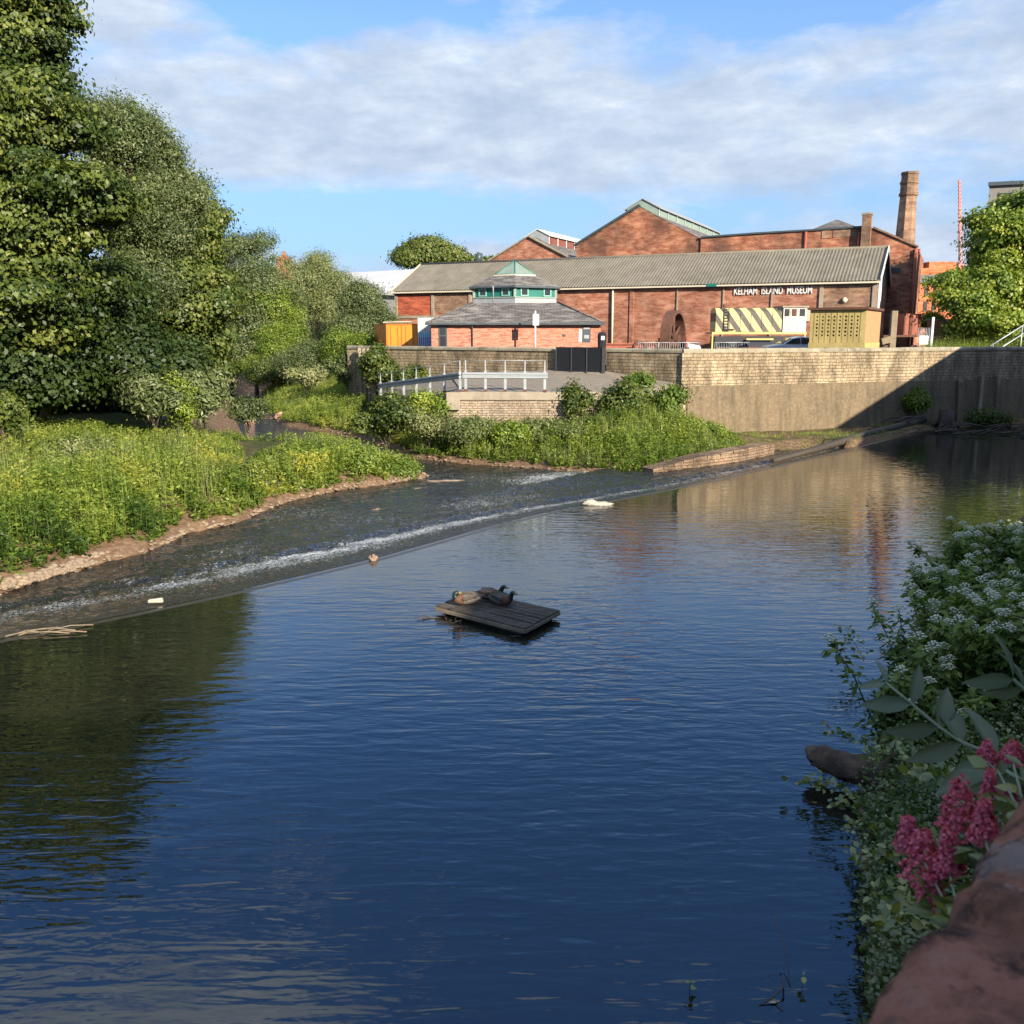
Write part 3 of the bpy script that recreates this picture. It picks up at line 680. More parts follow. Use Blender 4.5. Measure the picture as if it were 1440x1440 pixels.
# gable ends
for s in (-.0, SL):
    mb = MB(); e = .12 if s == 0 else -.12
    mb.add([sx(s, 0, ZE), sx(s, HW*2, ZE), sx(s, HW, ZR-.05), sx(s+e, 0, ZE), sx(s+e, HW*2, ZE), sx(s+e, HW, ZR-.05)], [[0, 1, 2], [5, 4, 3], [0, 3, 4, 1], [1, 4, 5, 2], [2, 5, 3, 0]])
    mb.build('gable', M['asbestos'], shed)
# corrugated sheets, ribs real
def corrugated(name, s0, s1, d0, z0, d1, z1, pitch, amp, mat, parent, origin=None):
    n = int(abs(s1-s0)/pitch*2); q = MB(); R = random.Random(5)
    nrm = Vector((0, 0, 1)); rows = 5; vs = []
    for r in range(rows+1):
        f = r/rows
        for i in range(n+1):
            s = s0+(s1-s0)*i/n; lift = (amp if i % 2 else -amp)
            vs.append(sx(s, d0+(d1-d0)*f, z0+(z1-z0)*f+lift+.02))
    fs = [[r*(n+1)+i, r*(n+1)+i+1, (r+1)*(n+1)+i+1, (r+1)*(n+1)+i] for r in range(rows) for i in range(n)]
    q.add(vs, fs); return q.build(name, mat, parent, fix=False)
roof = corrugated('roof', -.28, SL+.2, -.32, ZE-.06, HW, ZR, .26, .026, M['asbestos'], shed)
corrugated('roof', -.28, SL+.2, HW*2+.3, ZE-.06, HW, ZR, .26, .026, M['asbestos'], shed)
mb = MB(); mb.tube([sx(-.3, HW, ZR+.02), sx(SL+.2, HW, ZR+.02)], .13, 8); mb.build('ridge_capping', M['asbestos'], roof)
mb = MB(); mb.beam(sx(-.25, -.38, ZE-.17), sx(SL+.2, -.38, ZE-.17), .14, .12); mb.build('gutter', M['cream'], shed)
mb = MB(); mb.beam(sx(-.2, -.16, ZE-.26), sx(SL+.1, -.16, ZE-.26), .10, .10); mb.build('fascia', M['gutter'], shed)
mb = MB(); a = FP(1001, 398, -.42); mb.beam((a.x-.35, a.y+.15, ZE-.12), (a.x+.35, a.y-.15, ZE-.12), .12, .24); mb.build('repair_patch', M['teal'], shed)
mb = MB(); mb.beam(sx(-.30, -.3, ZE), sx(-.30, HW, ZR+.02), .06, .3); mb.beam(sx(-.30, HW*2+.3, ZE), sx(-.30, HW, ZR+.02), .06, .3); mb.build('bargeboard', M['white_sheet'], shed)
mb = MB(); mb.beam(sx(SL+.23, -.3, ZE), sx(SL+.23, HW, ZR+.02), .06, .2); mb.build('bargeboard', M['cream'], shed)
# lettering
def text_mesh(name, body, size, mat, parent, mtx, extrude=.02, offset=.0, align='LEFT', fit=None):
    c = bpy.data.curves.new(name, 'FONT'); c.body = body; c.size = size; c.extrude = extrude; c.offset = offset; c.align_x = align
    o = bpy.data.objects.new(name, c); COL.objects.link(o)
    bpy.context.view_layer.update()
    me = bpy.data.meshes.new_from_object(o.evaluated_get(bpy.context.evaluated_depsgraph_get())); me.name = name
    COL.objects.unlink(o); bpy.data.objects.remove(o); bpy.data.curves.remove(c)
    if fit:
        xs = [v.co.x for v in me.vertices]; ys = [v.co.y for v in me.vertices]
        k = fit[0]/(max(xs)-min(xs)); h = fit[1]/(max(ys)-min(ys)); x0, y0 = min(xs), min(ys)
        for v in me.vertices: v.co.x = (v.co.x-x0)*k; v.co.y = (v.co.y-y0)*h
    me.transform(frame(parent) @ mtx if parent else mtx)
    me.materials.append(mat); n = bpy.data.objects.new(name, me); COL.objects.link(n)
    if parent: n.parent = parent
    return n
a, b2 = FP(1032, 415.5, -.07), FP(1142, 412, -.07); h = FP(1085, 403.5, 0).z-FP(1085, 413.8, 0).z
ex = Vector((b2.x-a.x, b2.y-a.y, 0)); wd = ex.length; ex.normalize(); ez = Vector((0, 0, 1)); ey = ex.cross(ez)*-1
mtx = Matrix.Translation((a.x, a.y, FP(1085, 413.8, 0).z)) @ Matrix(((ex.x, 0, -ey.x, 0), (ex.y, 0, -ey.y, 0), (0, 1, 0, 0), (0, 0, 0, 1)))
text_mesh('sign_lettering', 'KELHAM  ISLAND  MUSEUM', 1, M['white'], shed, mtx, .03, .018, fit=(wd, h))
mb = MB()     # small square lamp plates on the end bay
for px, py in ((1135, 444), ):
    a = FP(px, py, -.12); mb.box((a.x, a.y, a.z-.4), (.42, .06, .85), math.atan2(-U.y, -U.x))
mb.build('notice_board', M['cream'], shed)
a = FP(1188, 422, -.12); mb = MB(); mb.lump((a.x, a.y, a.z), (.2, .15, .2), seed=4); mb.build('bell', M['cream'], shed)

# ------------------------------------------------------------------ brick works behind
def slab(px_py, d, depth, z0, mat, parent, name):
    f = [FP(x, y, d) for x, y in px_py]; q = MB()
    pts = [Vector((f[0].x, f[0].y, z0))] + f + [Vector((f[-1].x, f[-1].y, z0))]
    bk = [p+N*depth for p in pts]; n = len(pts)
    q.add(pts+bk, [list(range(n)), list(range(n, 2*n))[::-1]]+[[i, (i+1) % n, n+(i+1) % n, n+i] for i in range(n)])
    return q.build(name, mat, parent)
D1 = 10.5
hall = thing('engine_hall', 'sooty brick hall with tall stepped gable and pale green ridge vent', 'building', tuple(FP(903, 470, D1).xy)+(TZ,))
slab([(811, 346), (855, 318.5), (900, 291.5), (985, 335)], D1, .6, TZ, M['dark_brick'], hall, 'wall')
ap = FP(900, 290, D1); lf = FP(808, 347, D1); rg = FP(988, 337, D1)
LEN = 26.0
mb = MB()
for e in (lf, rg):
    k = Vector((0, 0, .12)); mb.add([e, ap, ap+N*LEN, e+N*LEN, e-k, ap-k, ap+N*LEN-k, e+N*LEN-k], [[0, 1, 2, 3], [4, 7, 6, 5], [0, 4, 5, 1], [2, 6, 7, 3], [0, 3, 7, 4]])
mb.build('roof', M['slate'], hall)
mb = MB()
for p, q in ((lf, ap),): mb.beam(p+Vector((0, 0, .1))-N*.1, q+Vector((0, 0, .1))-N*.1, .5, .16)
mb.build('coping', M['gutter'], hall)
side = Vector((lf.x-rg.x, lf.y-rg.y, 0)).normalized()        # towards the left
slope = (ap.z-rg.z)/Vector((ap.x-rg.x, ap.y-rg.y, 0)).length
def ridge_vent(ap, half, rise, wallh, length, start, parent, m_end, m_side, m_roof, posts=True):
    c = ap+N*start; q = MB(); prof = [(-half, -half*slope-.1), (-half, wallh-half*slope), (0, wallh+rise-half*slope), (half, wallh-half*slope), (half, -half*slope-.1)]
    rise = half*slope; prof = [(-half, -half*slope-.1), (-half, wallh-half*slope), (0, wallh), (half, wallh-half*slope), (half, -half*slope-.1)]
    f = [c-side*a+Vector((0, 0, z)) for a, z in prof]; bk = [p+N*length for p in f]
    v = q.add(f+bk, [[0, 1, 2, 3, 4], [9, 8, 7, 6, 5], [0, 5, 6, 1], [3, 8, 9, 4]]).build('ridge_vent', m_side, parent)
    q = MB(); q.add([p-N*.02 for p in f]+[p+N*1.2 for p in f], [[0, 1, 2, 3, 4], [3, 8, 9, 4], [0, 5, 6, 1]]); 
    q = MB()
    for a, b3 in ((1, 2), (3, 2)):
        e = (f[a]-f[b3]).normalized()*.25; q.add([f[a]+e-N*.15, f[b3]-N*.15, bk[b3], bk[a]+e], [[0, 1, 2, 3]])
        k = Vector((0, 0, .08)); q.add([f[a]+e-N*.15+k, f[b3]-N*.15+k, bk[b3]+k, bk[a]+e+k], [[0, 1, 2, 3]]); q.add([f[a]+e-N*.15+k, f[b3]-N*.15+k, f[b3]-N*.15, f[a]+e-N*.15], [[0, 1, 2, 3]]); q.add([f[a]+e-N*.15+k, bk[a]+e+k, bk[a]+e, f[a]+e-N*.15], [[0, 1, 2, 3]])
    q.build('vent_roof', m_roof, v)
    q = MB(); q.add([p-N*.03 for p in f], [[0, 1, 2, 3, 4]]); q.build('vent_end', m_end, v)
    if posts:
        for k in np.linspace(.1, length-.1, 9):
            q = MB(); q.beam(f[4]-side*.04+N*k, f[3]-side*.04+N*k+Vector((0, 0, -.1)), .2, .08); q.build('vent_post', m_roof, v)
    return v
ridge_vent(ap, 1.5, 0, .72, LEN-2, .8, hall, M['pale_green'], M['pale_green'], M['lead'])
wing = thing('works_wing', 'long red brick works wing with flat parapet and sloping right shoulder', 'building', tuple(FP(1291, 470, D1).xy)+(TZ,))
slab([(985.6, 335), (1062, 329.5), (1140, 325), (1172, 323), (1216, 320), (1228, 321), (1290, 348)], D1-.15, .6, TZ, M['dark_brick'], wing, 'wall')
mb = MB(); pts = [FP(x, y, D1-.2) for x, y in ((985.8, 333.5), (1062, 328), (1140, 323.5), (1216, 318.5))]
for p, q in zip(pts[:-1], pts[1:]): mb.beam(p+N*.3, q+N*.3, .8, .14)
mb.build('coping', M['gutter'], wing)
pts = [FP(1228, 319.5, D1-.2), FP(1291, 346.5, D1-.2)]; mb = MB(); mb.beam(pts[0]+N*.3, pts[1]+N*.3, .8, .14); mb.build('coping', M['brown_brick'], wing)
q = FP(1290, 348, D1-.15); mb = MB(); Rw = -side; b0 = Vector((q.x, q.y, 0))
mb.hexa([b0+N*.6+Vector((0, 0, TZ)), b0+N*.6-Rw*.5+Vector((0, 0, TZ)), b0+N*14-Rw*.5+Vector((0, 0, TZ)), b0+N*14+Vector((0, 0, TZ))], [b0+N*.6+Vector((0, 0, q.z)), b0+N*.6-Rw*.5+Vector((0, 0, q.z)), b0+N*14-Rw*.5+Vector((0, 0, q.z)), b0+N*14+Vector((0, 0, q.z))]); mb.build('side_wall', M['dark_brick'], wing)
for px in (1132, 1207):
    a = FP(px, 350, D1-.22); b2 = FP(px, 326, D1-.22); mb = MB(); mb.tube([(a.x, a.y, TZ+4), (a.x, a.y, b2.z)], .12, 8); mb.build('downpipe', M['rust_red'], wing)
for px, r in ((1284, .11), (1289, .10)):
    a = FP(px, 400, D1-.3); b2 = FP(px, 350, D1-.3); mb = MB(); mb.tube([(a.x, a.y, TZ), (a.x, a.y, b2.z)], r, 8); mb.build('downpipe', M['rust_red'], wing)
def flat_on(px0, px1, py0, py1, d, mat, name, parent, dep=.06):
    a, b2 = FP(px0, py0, d-dep), FP(px1, py0, d-dep); z0 = FP((px0+px1)/2, py1, d).z; z1 = FP((px0+px1)/2, py0, d).z
    q = MB(); q.hexa([(a.x, a.y, z0), (b2.x, b2.y, z0), (b2.x+N.x*dep*.9, b2.y+N.y*dep*.9, z0), (a.x+N.x*dep*.9, a.y+N.y*dep*.9, z0)], [(a.x, a.y, z1), (b2.x, b2.y, z1), (b2.x+N.x*dep*.9, b2.y+N.y*dep*.9, z1), (a.x+N.x*dep*.9, a.y+N.y*dep*.9, z1)])
    return q.build(name, mat, parent)
wi = flat_on(1253, 1266, 377, 384, D1-.15, M['dark_window'], 'window', wing); flat_on(1252, 1267, 374.6, 376.8, D1-.15, M['brown_brick'], 'lintel', wi, .1)
flat_on(1156, 1168, 324, 335, D1-.15, M['brown_brick'], 'blocked_opening', wing)
flat_on(1172, 1206, 323, 333, D1-.15, M['brown_brick'], 'brick_patch', wing, .04)
st = FP(1217, 345, D1-.4)                    # square stack on the parapet
mb = MB(); zt_ = FP(1217, 300, D1-.4).z; mb.box((st.x, st.y, st.z-2), (.72, .7, zt_-st.z+1.85), math.atan2(side.y, side.x)); stk = mb.build('chimney_stack', M['brown_brick'], wing)
mb = MB(); mb.box((st.x, st.y, zt_-.15), (.84, .82, .16), math.atan2(side.y, side.x)); mb.build('stack_cap', M['coping'], stk)
# hipped turret roof behind the parapet
h0, h1, ht = FP(1143, 322, D1+3), FP(1206, 319, D1+3), FP(1177, 308.5, D1+6)
mb = MB(); bk0, bk1 = h0+N*6, h1+N*6; k = Vector((0, 0, -.25))
mb.add([h0, h1, bk1, bk0, ht, h0+k, h1+k, bk1+k, bk0+k], [[0, 1, 4], [1, 2, 4], [2, 3, 4], [3, 0, 4], [0, 5, 6, 1], [1, 6, 7, 2], [3, 8, 5, 0], [2, 7, 8, 3]])
hp = mb.build('hipped_roof', M['slate'], wing)
mb = MB(); q = Vector((0, 0, -3.5)); ins = .4
c4 = [h0+N*ins-side*ins, h1+N*ins+side*ins, bk1-N*ins+side*ins, bk0-N*ins-side*ins]; mb.hexa([p+q for p in c4], [p+k for p in c4]); mb.build('turret_wall', M['dark_brick'], wing)

g2 = thing('gabled_workshop', 'smaller brick workshop gable left of the hall with white vent roof', 'building', tuple(FP(747, 470, 15).xy)+(TZ,))
slab([(688, 368), (744, 333.5), (802, 363.5)], 15, .6, TZ, M['red_brick'], g2, 'wall')
ap2, lf2, rg2 = FP(744, 332, 15), FP(684, 369, 15), FP(806, 364.5, 15); slope = (ap2.z-rg2.z)/Vector((ap2.x-rg2.x, ap2.y-rg2.y, 0)).length
mb = MB()
for e in (lf2, rg2):
    k = Vector((0, 0, .12)); mb.add([e, ap2, ap2+N*22, e+N*22, e-k, ap2-k, ap2+N*22-k, e+N*22-k], [[0, 1, 2, 3], [4, 7, 6, 5], [0, 4, 5, 1], [2, 6, 7, 3], [0, 3, 7, 4]])
mb.build('roof', M['slate'], g2)
mb = MB(); mb.beam(rg2-N*.1, ap2-N*.1, .3, .14); mb.beam(lf2-N*.1, ap2-N*.1, .3, .14); mb.build('verge', M['concrete'], g2)
M['red_slats'] = plain('red_vent_slats', (.22, .07, .055), .7, .3, 3)
ridge_vent(ap2, 1.2, 0, .85, 19, 2.2, g2, M['lead'], M['red_slats'], M['white_sheet'])

ch = thing('mill_chimney', 'tall tapering octagonal brick chimney with banded top', 'chimney', tuple(FP(1272, 470, 14).xy)+(TZ,))
cb, ct = FP(1272, 345, 14), FP(1275.5, 242.5, 14); px_m = (FP(1280, 345, 14)-FP(1260, 345, 14)).length/20
def octa(c, r, z, rot=.2): return [(c[0]+r*math.cos(rot+i*PI/4), c[1]+r*math.sin(rot+i*PI/4), z) for i in range(8)]
base = Vector((cb.x, cb.y, 0))
r_at = lambda z: (14.5-(14.5-10.6)*(z-cb.z)/(ct.z-cb.z))*px_m
mb = MB(); mb.hexa(octa(base, r_at(TZ), TZ), octa(base, r_at(ct.z-1.9), ct.z-1.9)); mb.build('shaft', M['brown_brick'], ch)
mb = MB(); z = ct.z-1.9
for hh, dr in ((.22, .12), (.75, .04), (.18, .14), (.55, .05), (.20, .12)):
    mb.hexa(octa(base, r_at(z)+dr, z+.002), octa(base, r_at(z)+dr, z+hh)); z += hh
mb.build('banded_top', M['brown_brick'], ch)

# white industrial roof on the far left
M['pale_wall'] = plain('pale_cladding', (.45, .44, .40), .6, .1, .5)
wf = thing('white_warehouse', 'low white roofed warehouse with dark rooflights beyond the shed', 'warehouse', tuple(A(530, 470, 107.52).xy)+(TZ,))
a, b2, c2, d2 = A(470, 408, 106.4), A(600, 413, 98.56), A(600, 377.5, 116.48), A(470, 384.5, 125.44)
k = Vector((0, 0, -.3)); mb = MB(); mb.add([a, b2, c2, d2, a+k, b2+k, c2+k, d2+k], [[0, 1, 2, 3], [7, 6, 5, 4], [0, 4, 5, 1], [1, 5, 6, 2], [2, 6, 7, 3], [3, 7, 4, 0]]); rf = mb.build('roof', M['white_sheet'], wf)
def on_roof(u, v): return (a*(1-u)+b2*u)*(1-v)+(d2*(1-u)+c2*u)*v
for u in (.32, .47, .62, .78):
    mb = MB(); k = Vector((0, 0, .06)); q = [on_roof(u, .18), on_roof(u+.05, .18), on_roof(u+.05, .5), on_roof(u, .5)]; mb.hexa(q, [p+k for p in q]); mb.build('rooflight', M['dark_window'], rf)
mb = MB(); mb.hexa([(a.x, a.y+.5, TZ), (b2.x, b2.y+.5, TZ), (c2.x, c2.y, TZ), (d2.x, d2.y, TZ)], [(a.x, a.y+.5, a.z-.32), (b2.x, b2.y+.5, b2.z-.32), (c2.x, c2.y, b2.z-.32), (d2.x, d2.y, a.z-.32)]); mb.build('wall', M['pale_wall'], wf)

# ------------------------------------------------------------------ pavilion
PV = 63.84
pav = thing('pavilion', 'orange brick pavilion with slate roof and teal hexagonal lantern', 'pavilion', (.2, PV+4.5, TZ))
xl, xr = PX(607, PV), PX(844, PV); ze = A(724, 455.5, PV).z; yb = PV+9.2
mb = MB(); mb.prism([(xl, PV), (xr, PV), (xr, yb), (xl, yb)], TZ, ze); mb.build('wall', M['orange_brick'], pav)
E = .42; te = A(724, 426, PV+3).z; ty0, ty1 = PV+3.0, PV+7.4; tl, tr = PX(665, 67.2, 7), PX(784, 67.2, 7)
mb = MB(); lo = [(xl-.32, PV-E), (xr+.2, PV-E), (xr+.2, yb+E), (xl-.32, yb+E)]
mb.hexa([(x, y, ze) for x, y in lo], [(x, y, ze+.05) for x, y in lo]); mb.hexa([(x, y, ze+.05) for x, y in lo], [(tl, ty0, te), (tr, ty0, te), (tr, ty1, te), (tl, ty1, te)])
rf = mb.build('roof', M['slate'], pav)
mb = MB()
for p, q in zip(lo, lo[1:]+lo[:1]): mb.beam((*p, ze+.0), (*q, ze+.0), .14, .13)
mb.build('gutter', M['gutter'], pav)
for p, q in ((lo[0], (tl, ty0)), (lo[1], (tr, ty0))): mb = MB(); mb.tube([(*p, ze+.09), (*q, te+.04)], .06, 6); mb.build('hip_ridge', M['slate'], rf)
cxp = PX(724, 71.12, 8); cyp = 71.12; Rl = PX(780, 71.12, 8)-cxp; Rl /= math.sin(PI/3)
def hexa6(r, z): return [(cxp+r*math.sin(-PI+k*PI/3), cyp+r*math.cos(-PI+k*PI/3), z) for k in range(6)][::-1]
def LZ(py, Y=68.1): return A(724, py, Y).z
zf0, zf1, zw0, zw1 = te-.5, LZ(418.5), LZ(418.3), LZ(404)
lan = MB().hexa(hexa6(Rl, zw0), hexa6(Rl, zw1)).build('lantern', M['teal'], pav)
MB().hexa(hexa6(Rl+.05, zf0), hexa6(Rl+.05, zf1-.02)).build('lantern_base', M['lead'], pav)
MB().hexa(hexa6(Rl+.12, zf1-.018), hexa6(Rl+.12, zf1+.06)).build('lantern_sill', M['pale_green'], pav)
h6 = hexa6(Rl, 0); M['lgreen'] = plain('light_green_frame', (.22, .42, .34), .5, .15, 2)
for i in range(6):
    p, q = Vector(h6[i]), Vector(h6[(i+1) % 6]); dd = (q-p).normalized(); nn = Vector((dd.y, -dd.x, 0)); mid = (p+q)/2-Vector((cxp, cyp, 0))
    if nn.dot(mid) < 0: nn = -nn
    L = (q-p).length
    for f in (.24, .80) if i in (0, 3) else (.22, .78):
        c = p+dd*L*f+nn*.04; m2 = MB()
        hw, z0, z1 = .24, zw0+.10, zw1-.06
        for s0, s1, u0, u1 in ((-hw-.09, -hw, z0, z1), (hw, hw+.09, z0, z1), (-hw, hw, z0-.0, z0+.08), (-hw, hw, z1-.08, z1)):
            m2.beam(c+dd*s0*1+Vector((0, 0, (u0+u1)/2)), c+dd*s1+Vector((0, 0, (u0+u1)/2)), .07, u1-u0)
        wn = m2.build('window', M['lgreen'], lan)
        m2 = MB(); m2.beam(c-dd*hw-nn*.02+Vector((0, 0, (z0+z1)/2)), c+dd*hw-nn*.02+Vector((0, 0, (z0+z1)/2)), .03, z1-z0-.16); m2.build('pane', M['glass'], wn)
    m2 = MB(); m2.beam(p+Vector((0, 0, zw0)), p+Vector((0, 0, zw1)), .18, .18); m2.build('corner_post', M['pale_green'], lan)
e6, t6 = hexa6(Rl+.34, 0), hexa6(PX(757, 67.2, 9)-cxp+.25, 0)
zE, zT = LZ(404), LZ(386, 68.32)
up = MB().hexa([(x, y, zE) for x, y, _ in e6], [(x, y, zE+.08) for x, y, _ in e6]).hexa([(x, y, zE+.08) for x, y, _ in e6], [(x, y, zT) for x, y, _ in t6]).build('upper_roof', M['slate'], pav)
mb = MB()
for i in range(6): mb.beam((e6[i][0], e6[i][1], zE+.02), (e6[(i+1) % 6][0], e6[(i+1) % 6][1], zE+.02), .12, .12)
mb.build('gutter', M['gutter'], up)
MB().hexa([(x, y, zT-.04) for x, y, _ in hexa6(1.78, 0)], [(x, y, zT+.1) for x, y, _ in hexa6(1.78, 0)]).build('glass_kerb', M['cream'], pav)
apx = Vector((cxp, cyp, LZ(364, 69.44))); t6b = [(x, y, zT+.1) for x, y, _ in hexa6(1.72, 0)]
mb = MB(); mb.add(t6b+[apx], [[i, (i+1) % 6, 6] for i in range(6)]+[[5, 4, 3, 2, 1, 0]]); sk = mb.build('glass_cap', M['roof_glass'], pav)
mb = MB()
for p in t6b: mb.tube([p, apx], .045, 6)
for p, q in zip(t6b, t6b[1:]+t6b[:1]): mb.tube([p, q], .05, 6)
mb.tube([apx, apx+Vector((0, 0, .25))], .03, 6); mb.build('glazing_bars', M['teal'], sk)
def on_front(px0, px1, py0, py1, m, name, parent, Y=PV, dep=.05):
    x0, x1 = PX(px0, Y), PX(px1, Y); z1 = A(px0, py0, Y).z; z0 = A(px0, py1, Y).z
    q = MB(); q.box(((x0+x1)/2, Y-dep/2, z0), (x1-x0, dep, z1-z0)); return q.build(name, m, parent)
dr = on_front(617.5, 629, 457.5, 497, M['gutter'], 'door', pav); on_front(619.5, 627, 459.5, 471, M['glass'], 'pane', dr, PV-.05, .02); on_front(619.5, 627, 473, 494, M['glass'], 'pane', dr, PV-.05, .02)
nb = on_front(819, 830, 458, 481, M['gutter'], 'notice_board', pav); on_front(820, 829, 460, 463, M['lead'], 'notice_band', nb, PV-.05, .02); on_front(821, 828, 471, 476, M['lead'], 'notice_band', nb, PV-.05, .02)
on_front(813.5, 818, 463, 481, M['white'], 'notice_board', pav)
on_front(791, 795, 470, 473, M['gutter'], 'vent', pav)
mb = MB(); q = PX(664.5, PV); mb.tube([(q, PV-.35, ze-.05), (q, PV-.08, ze-.35), (q, PV-.08, TZ)], .045, 8); mb.build('downpipe', M['gutter'], pav)
q = PX(694, 67.2); mb = MB(); mb.tube([(q, 66.53, zE), (q, 66.86, zE-.3), (q, 66.86, te)], .05, 8); mb.build('downpipe', M['lead'], pav)
# ------------------------------------------------------------------ things standing on the terrace
def at_t(px, Y, z=TZ): return Vector((PX(px, Y, z), Y, z))
# post with a white board
p = at_t(752.5, 61.82); t = thing('sign_post', 'tall thin white post carrying a small white board before the pavilion', 'sign', p)
mb = MB(); mb.tube([p, (p.x, p.y, A(752, 437, 61.82).z)], .055, 8); mb.build('post', M['white'], t)
z0, z1 = A(752, 457.5, 61.82).z, A(752, 442, 61.82).z; mb = MB(); mb.box((p.x+.04, p.y-.08, z0), (.40, .05, z1-z0)); mb.build('board', M['white'], t)

# containers at the left
a, b2 = at_t(545, 68.88), at_t(588, 68.32); zt_ = A(560, 456, 68.66).z
t = thing('orange_container', 'orange and yellow storage container behind the boundary wall', 'container', a)
c0 = at_t(527, 73.92); dvec = Vector((c0.x-a.x, c0.y-a.y, 0))
q4 = [a, b2, b2+dvec, a+dvec]; mb = MB(); mb.hexa([(v.x, v.y, TZ) for v in q4], [(v.x, v.y, zt_) for v in q4]); mb.build('body', M['orange'], t)
ex = (b2-a); exn = ex.normalized(); ny_ = Vector((exn.y, -exn.x, 0))
for f0, f1 in ((.02, .49), (.51, .98)):
    mb = MB(); p0, p1 = a+ex*f0+ny_*.02, a+ex*f1+ny_*.02
    mb.hexa([p0+Vector((0, 0, .1)), p1+Vector((0, 0, .1)), p1-ny_*.03+Vector((0, 0, .1)), p0-ny_*.03+Vector((0, 0, .1))], [p0+Vector((0, 0, zt_-TZ-.12)), p1+Vector((0, 0, zt_-TZ-.12)), p1-ny_*.03+Vector((0, 0, zt_-TZ-.12)), p0-ny_*.03+Vector((0, 0, zt_-TZ-.12))])
    dr = mb.build('door', M['yellow_orange'], t)
    mb = MB()
    for g in (.25, .75): m0 = p0+(p1-p0)*g+ny_*.03; mb.tube([m0+Vector((0, 0, .12)), m0+Vector((0, 0, zt_-TZ-.15))], .022, 6)
    mb.build('lock_bar', M['orange'], dr)
for f in (.0, .5, 1.0): 
    mb = MB(); m0 = a+ex*f+ny_*.04; mb.beam(m0, m0+Vector((0, 0, zt_-TZ)), .07, .07); mb.build('frame_post', M['orange'], t)
mb = MB(); mb.hexa([(v.x, v.y, zt_+.005) for v in q4], [(v.x, v.y, zt_+.04) for v in q4]); mb.build('roof', M['rust_red'], t)
t2 = thing('roof_boards', 'pale boards lying loosely on top of the orange container', 'boards', (a.x+.6, a.y+.6, zt_+.05))
for k in range(4):
    mb = MB(); s = a+exn*(.1+.02*k)+dvec.normalized()*(.4+.5*k)+Vector((0, 0, zt_-TZ+.10+.05*(k % 2))); mb.beam(s, s+exn*1.95+Vector((0, 0, .04)), .32, .09); mb.build('board', M['cream' if k % 2 else 'timber'], t2)
a = at_t(589, 67.65); b2 = at_t(612, 67.31); zt_ = A(598, 447, 67.54).z
t = thing('striped_container', 'white storage container with cyan and blue bands beside the orange one', 'container', a)
mb = MB(); mb.prism([(a.x, a.y), (b2.x, b2.y), (b2.x, b2.y+5), (a.x, a.y+5)], TZ, zt_); mb.build('body', M['white'], t)
for (y0, y1), mm in (((467.5, 474), 'cyan'), ((474.2, 492), 'blue')):
    za, zb = A(598, y1, 67.54).z, A(598, y0, 67.54).z; mb = MB(); mb.beam((a.x, a.y-.015, (za+zb)/2), (b2.x, b2.y-.015, (za+zb)/2), .03, zb-za); mb.build('painted_band', M[mm], t)
mb = MB()
for k in np.linspace(0, 1, 9): mb.beam((a.x+(b2.x-a.x)*k, a.y+(b2.y-a.y)*k-.03, TZ), (a.x+(b2.x-a.x)*k, a.y+(b2.y-a.y)*k-.03, zt_), .03, .03)
mb.build('corrugated_rib', M['white'], t)
mb = MB()
for k in (0, 1): mb.beam((a.x+.15+.5*k, a.y-.04, A(598, 461, 67.54).z), (a.x+.5+.5*k, a.y-.04, A(598, 461, 67.54).z), .03, .09)
mb.build('stencil_mark', M['gutter'], t)
# concrete posts below the left end of the wall
for i, px in enumerate((506, 512, 517.5)):
    q = A(px, 500, 60.8); mb = MB(); gz = float(ground_z(np.array([q.x]), np.array([q.y]))[0]); mb.box((q.x, q.y, gz-.2), (.13, .13, 4.35-gz+.2)); mb.box((q.x, q.y, 4.0), (.2, .2, .3))
    o = mb.build('fence_post', M['concrete'], loc=(q.x, q.y, gz)); tag(o, ['weathered concrete post farthest left below the wall end', 'middle one of three concrete posts at the wall end', 'concrete post beside the ivy at the wall end'][i], 'post', 'concrete posts at the wall end')

# bins near the pavilion corner
p = at_t(846, 60.7); t = thing('litter_bin', 'black litter bin with white label behind the gate', 'bin', p)
zt_ = A(846, 467, 60.7).z; mb = MB(); mb.hexa(octa(p, .26, TZ), octa(p, .30, zt_-.15)); mb.hexa(octa(p, .32, zt_-.148), octa(p, .18, zt_)); mb.build('body', M['black'], t)
mb = MB(); mb.box((p.x+.02, p.y-.31, zt_-.5), (.22, .03, .25)); mb.build('label', M['white'], t)

# rusty machinery row
def stand(px, Y, h, wd=.14): 
    p = at_t(px, Y); m_ = MB(); m_.beam(p, p+Vector((0, 0, h)), wd, wd); return m_
Yw = 65.18
p = at_t(942, Yw); t = thing('flywheel', 'large rusty iron flywheel on its axle against the brick shed', 'flywheel', p)
zt_ = A(946, 436.5, Yw).z; R_ = (zt_-TZ)/2-.02+.35; cz = zt_-R_; c = Vector((PX(946, Yw), Yw, cz))
ax = Vector((math.sin(math.radians(64)), -math.cos(math.radians(64)), 0)); rx_ = Vector((-ax.y, ax.x, 0))
def ring(q, c, ax, rx_, r0, r1, w_, n=40):
    vs = []
    for i in range(n):
        a_ = 2*PI*i/n; e = rx_*math.cos(a_)+Vector((0, 0, 1))*math.sin(a_)
        vs += [c+e*r0-ax*w_/2, c+e*r1-ax*w_/2, c+e*r1+ax*w_/2, c+e*r0+ax*w_/2]
    q.add(vs, [[4*i+k, 4*i+(k+1) % 4, 4*((i+1) % n)+(k+1) % 4, 4*((i+1) % n)+k] for i in range(n) for k in range(4)])
mb = MB(); ring(mb, c, ax, rx_, R_-.20, R_, .72); mb.build('rim', M['rust'], t)
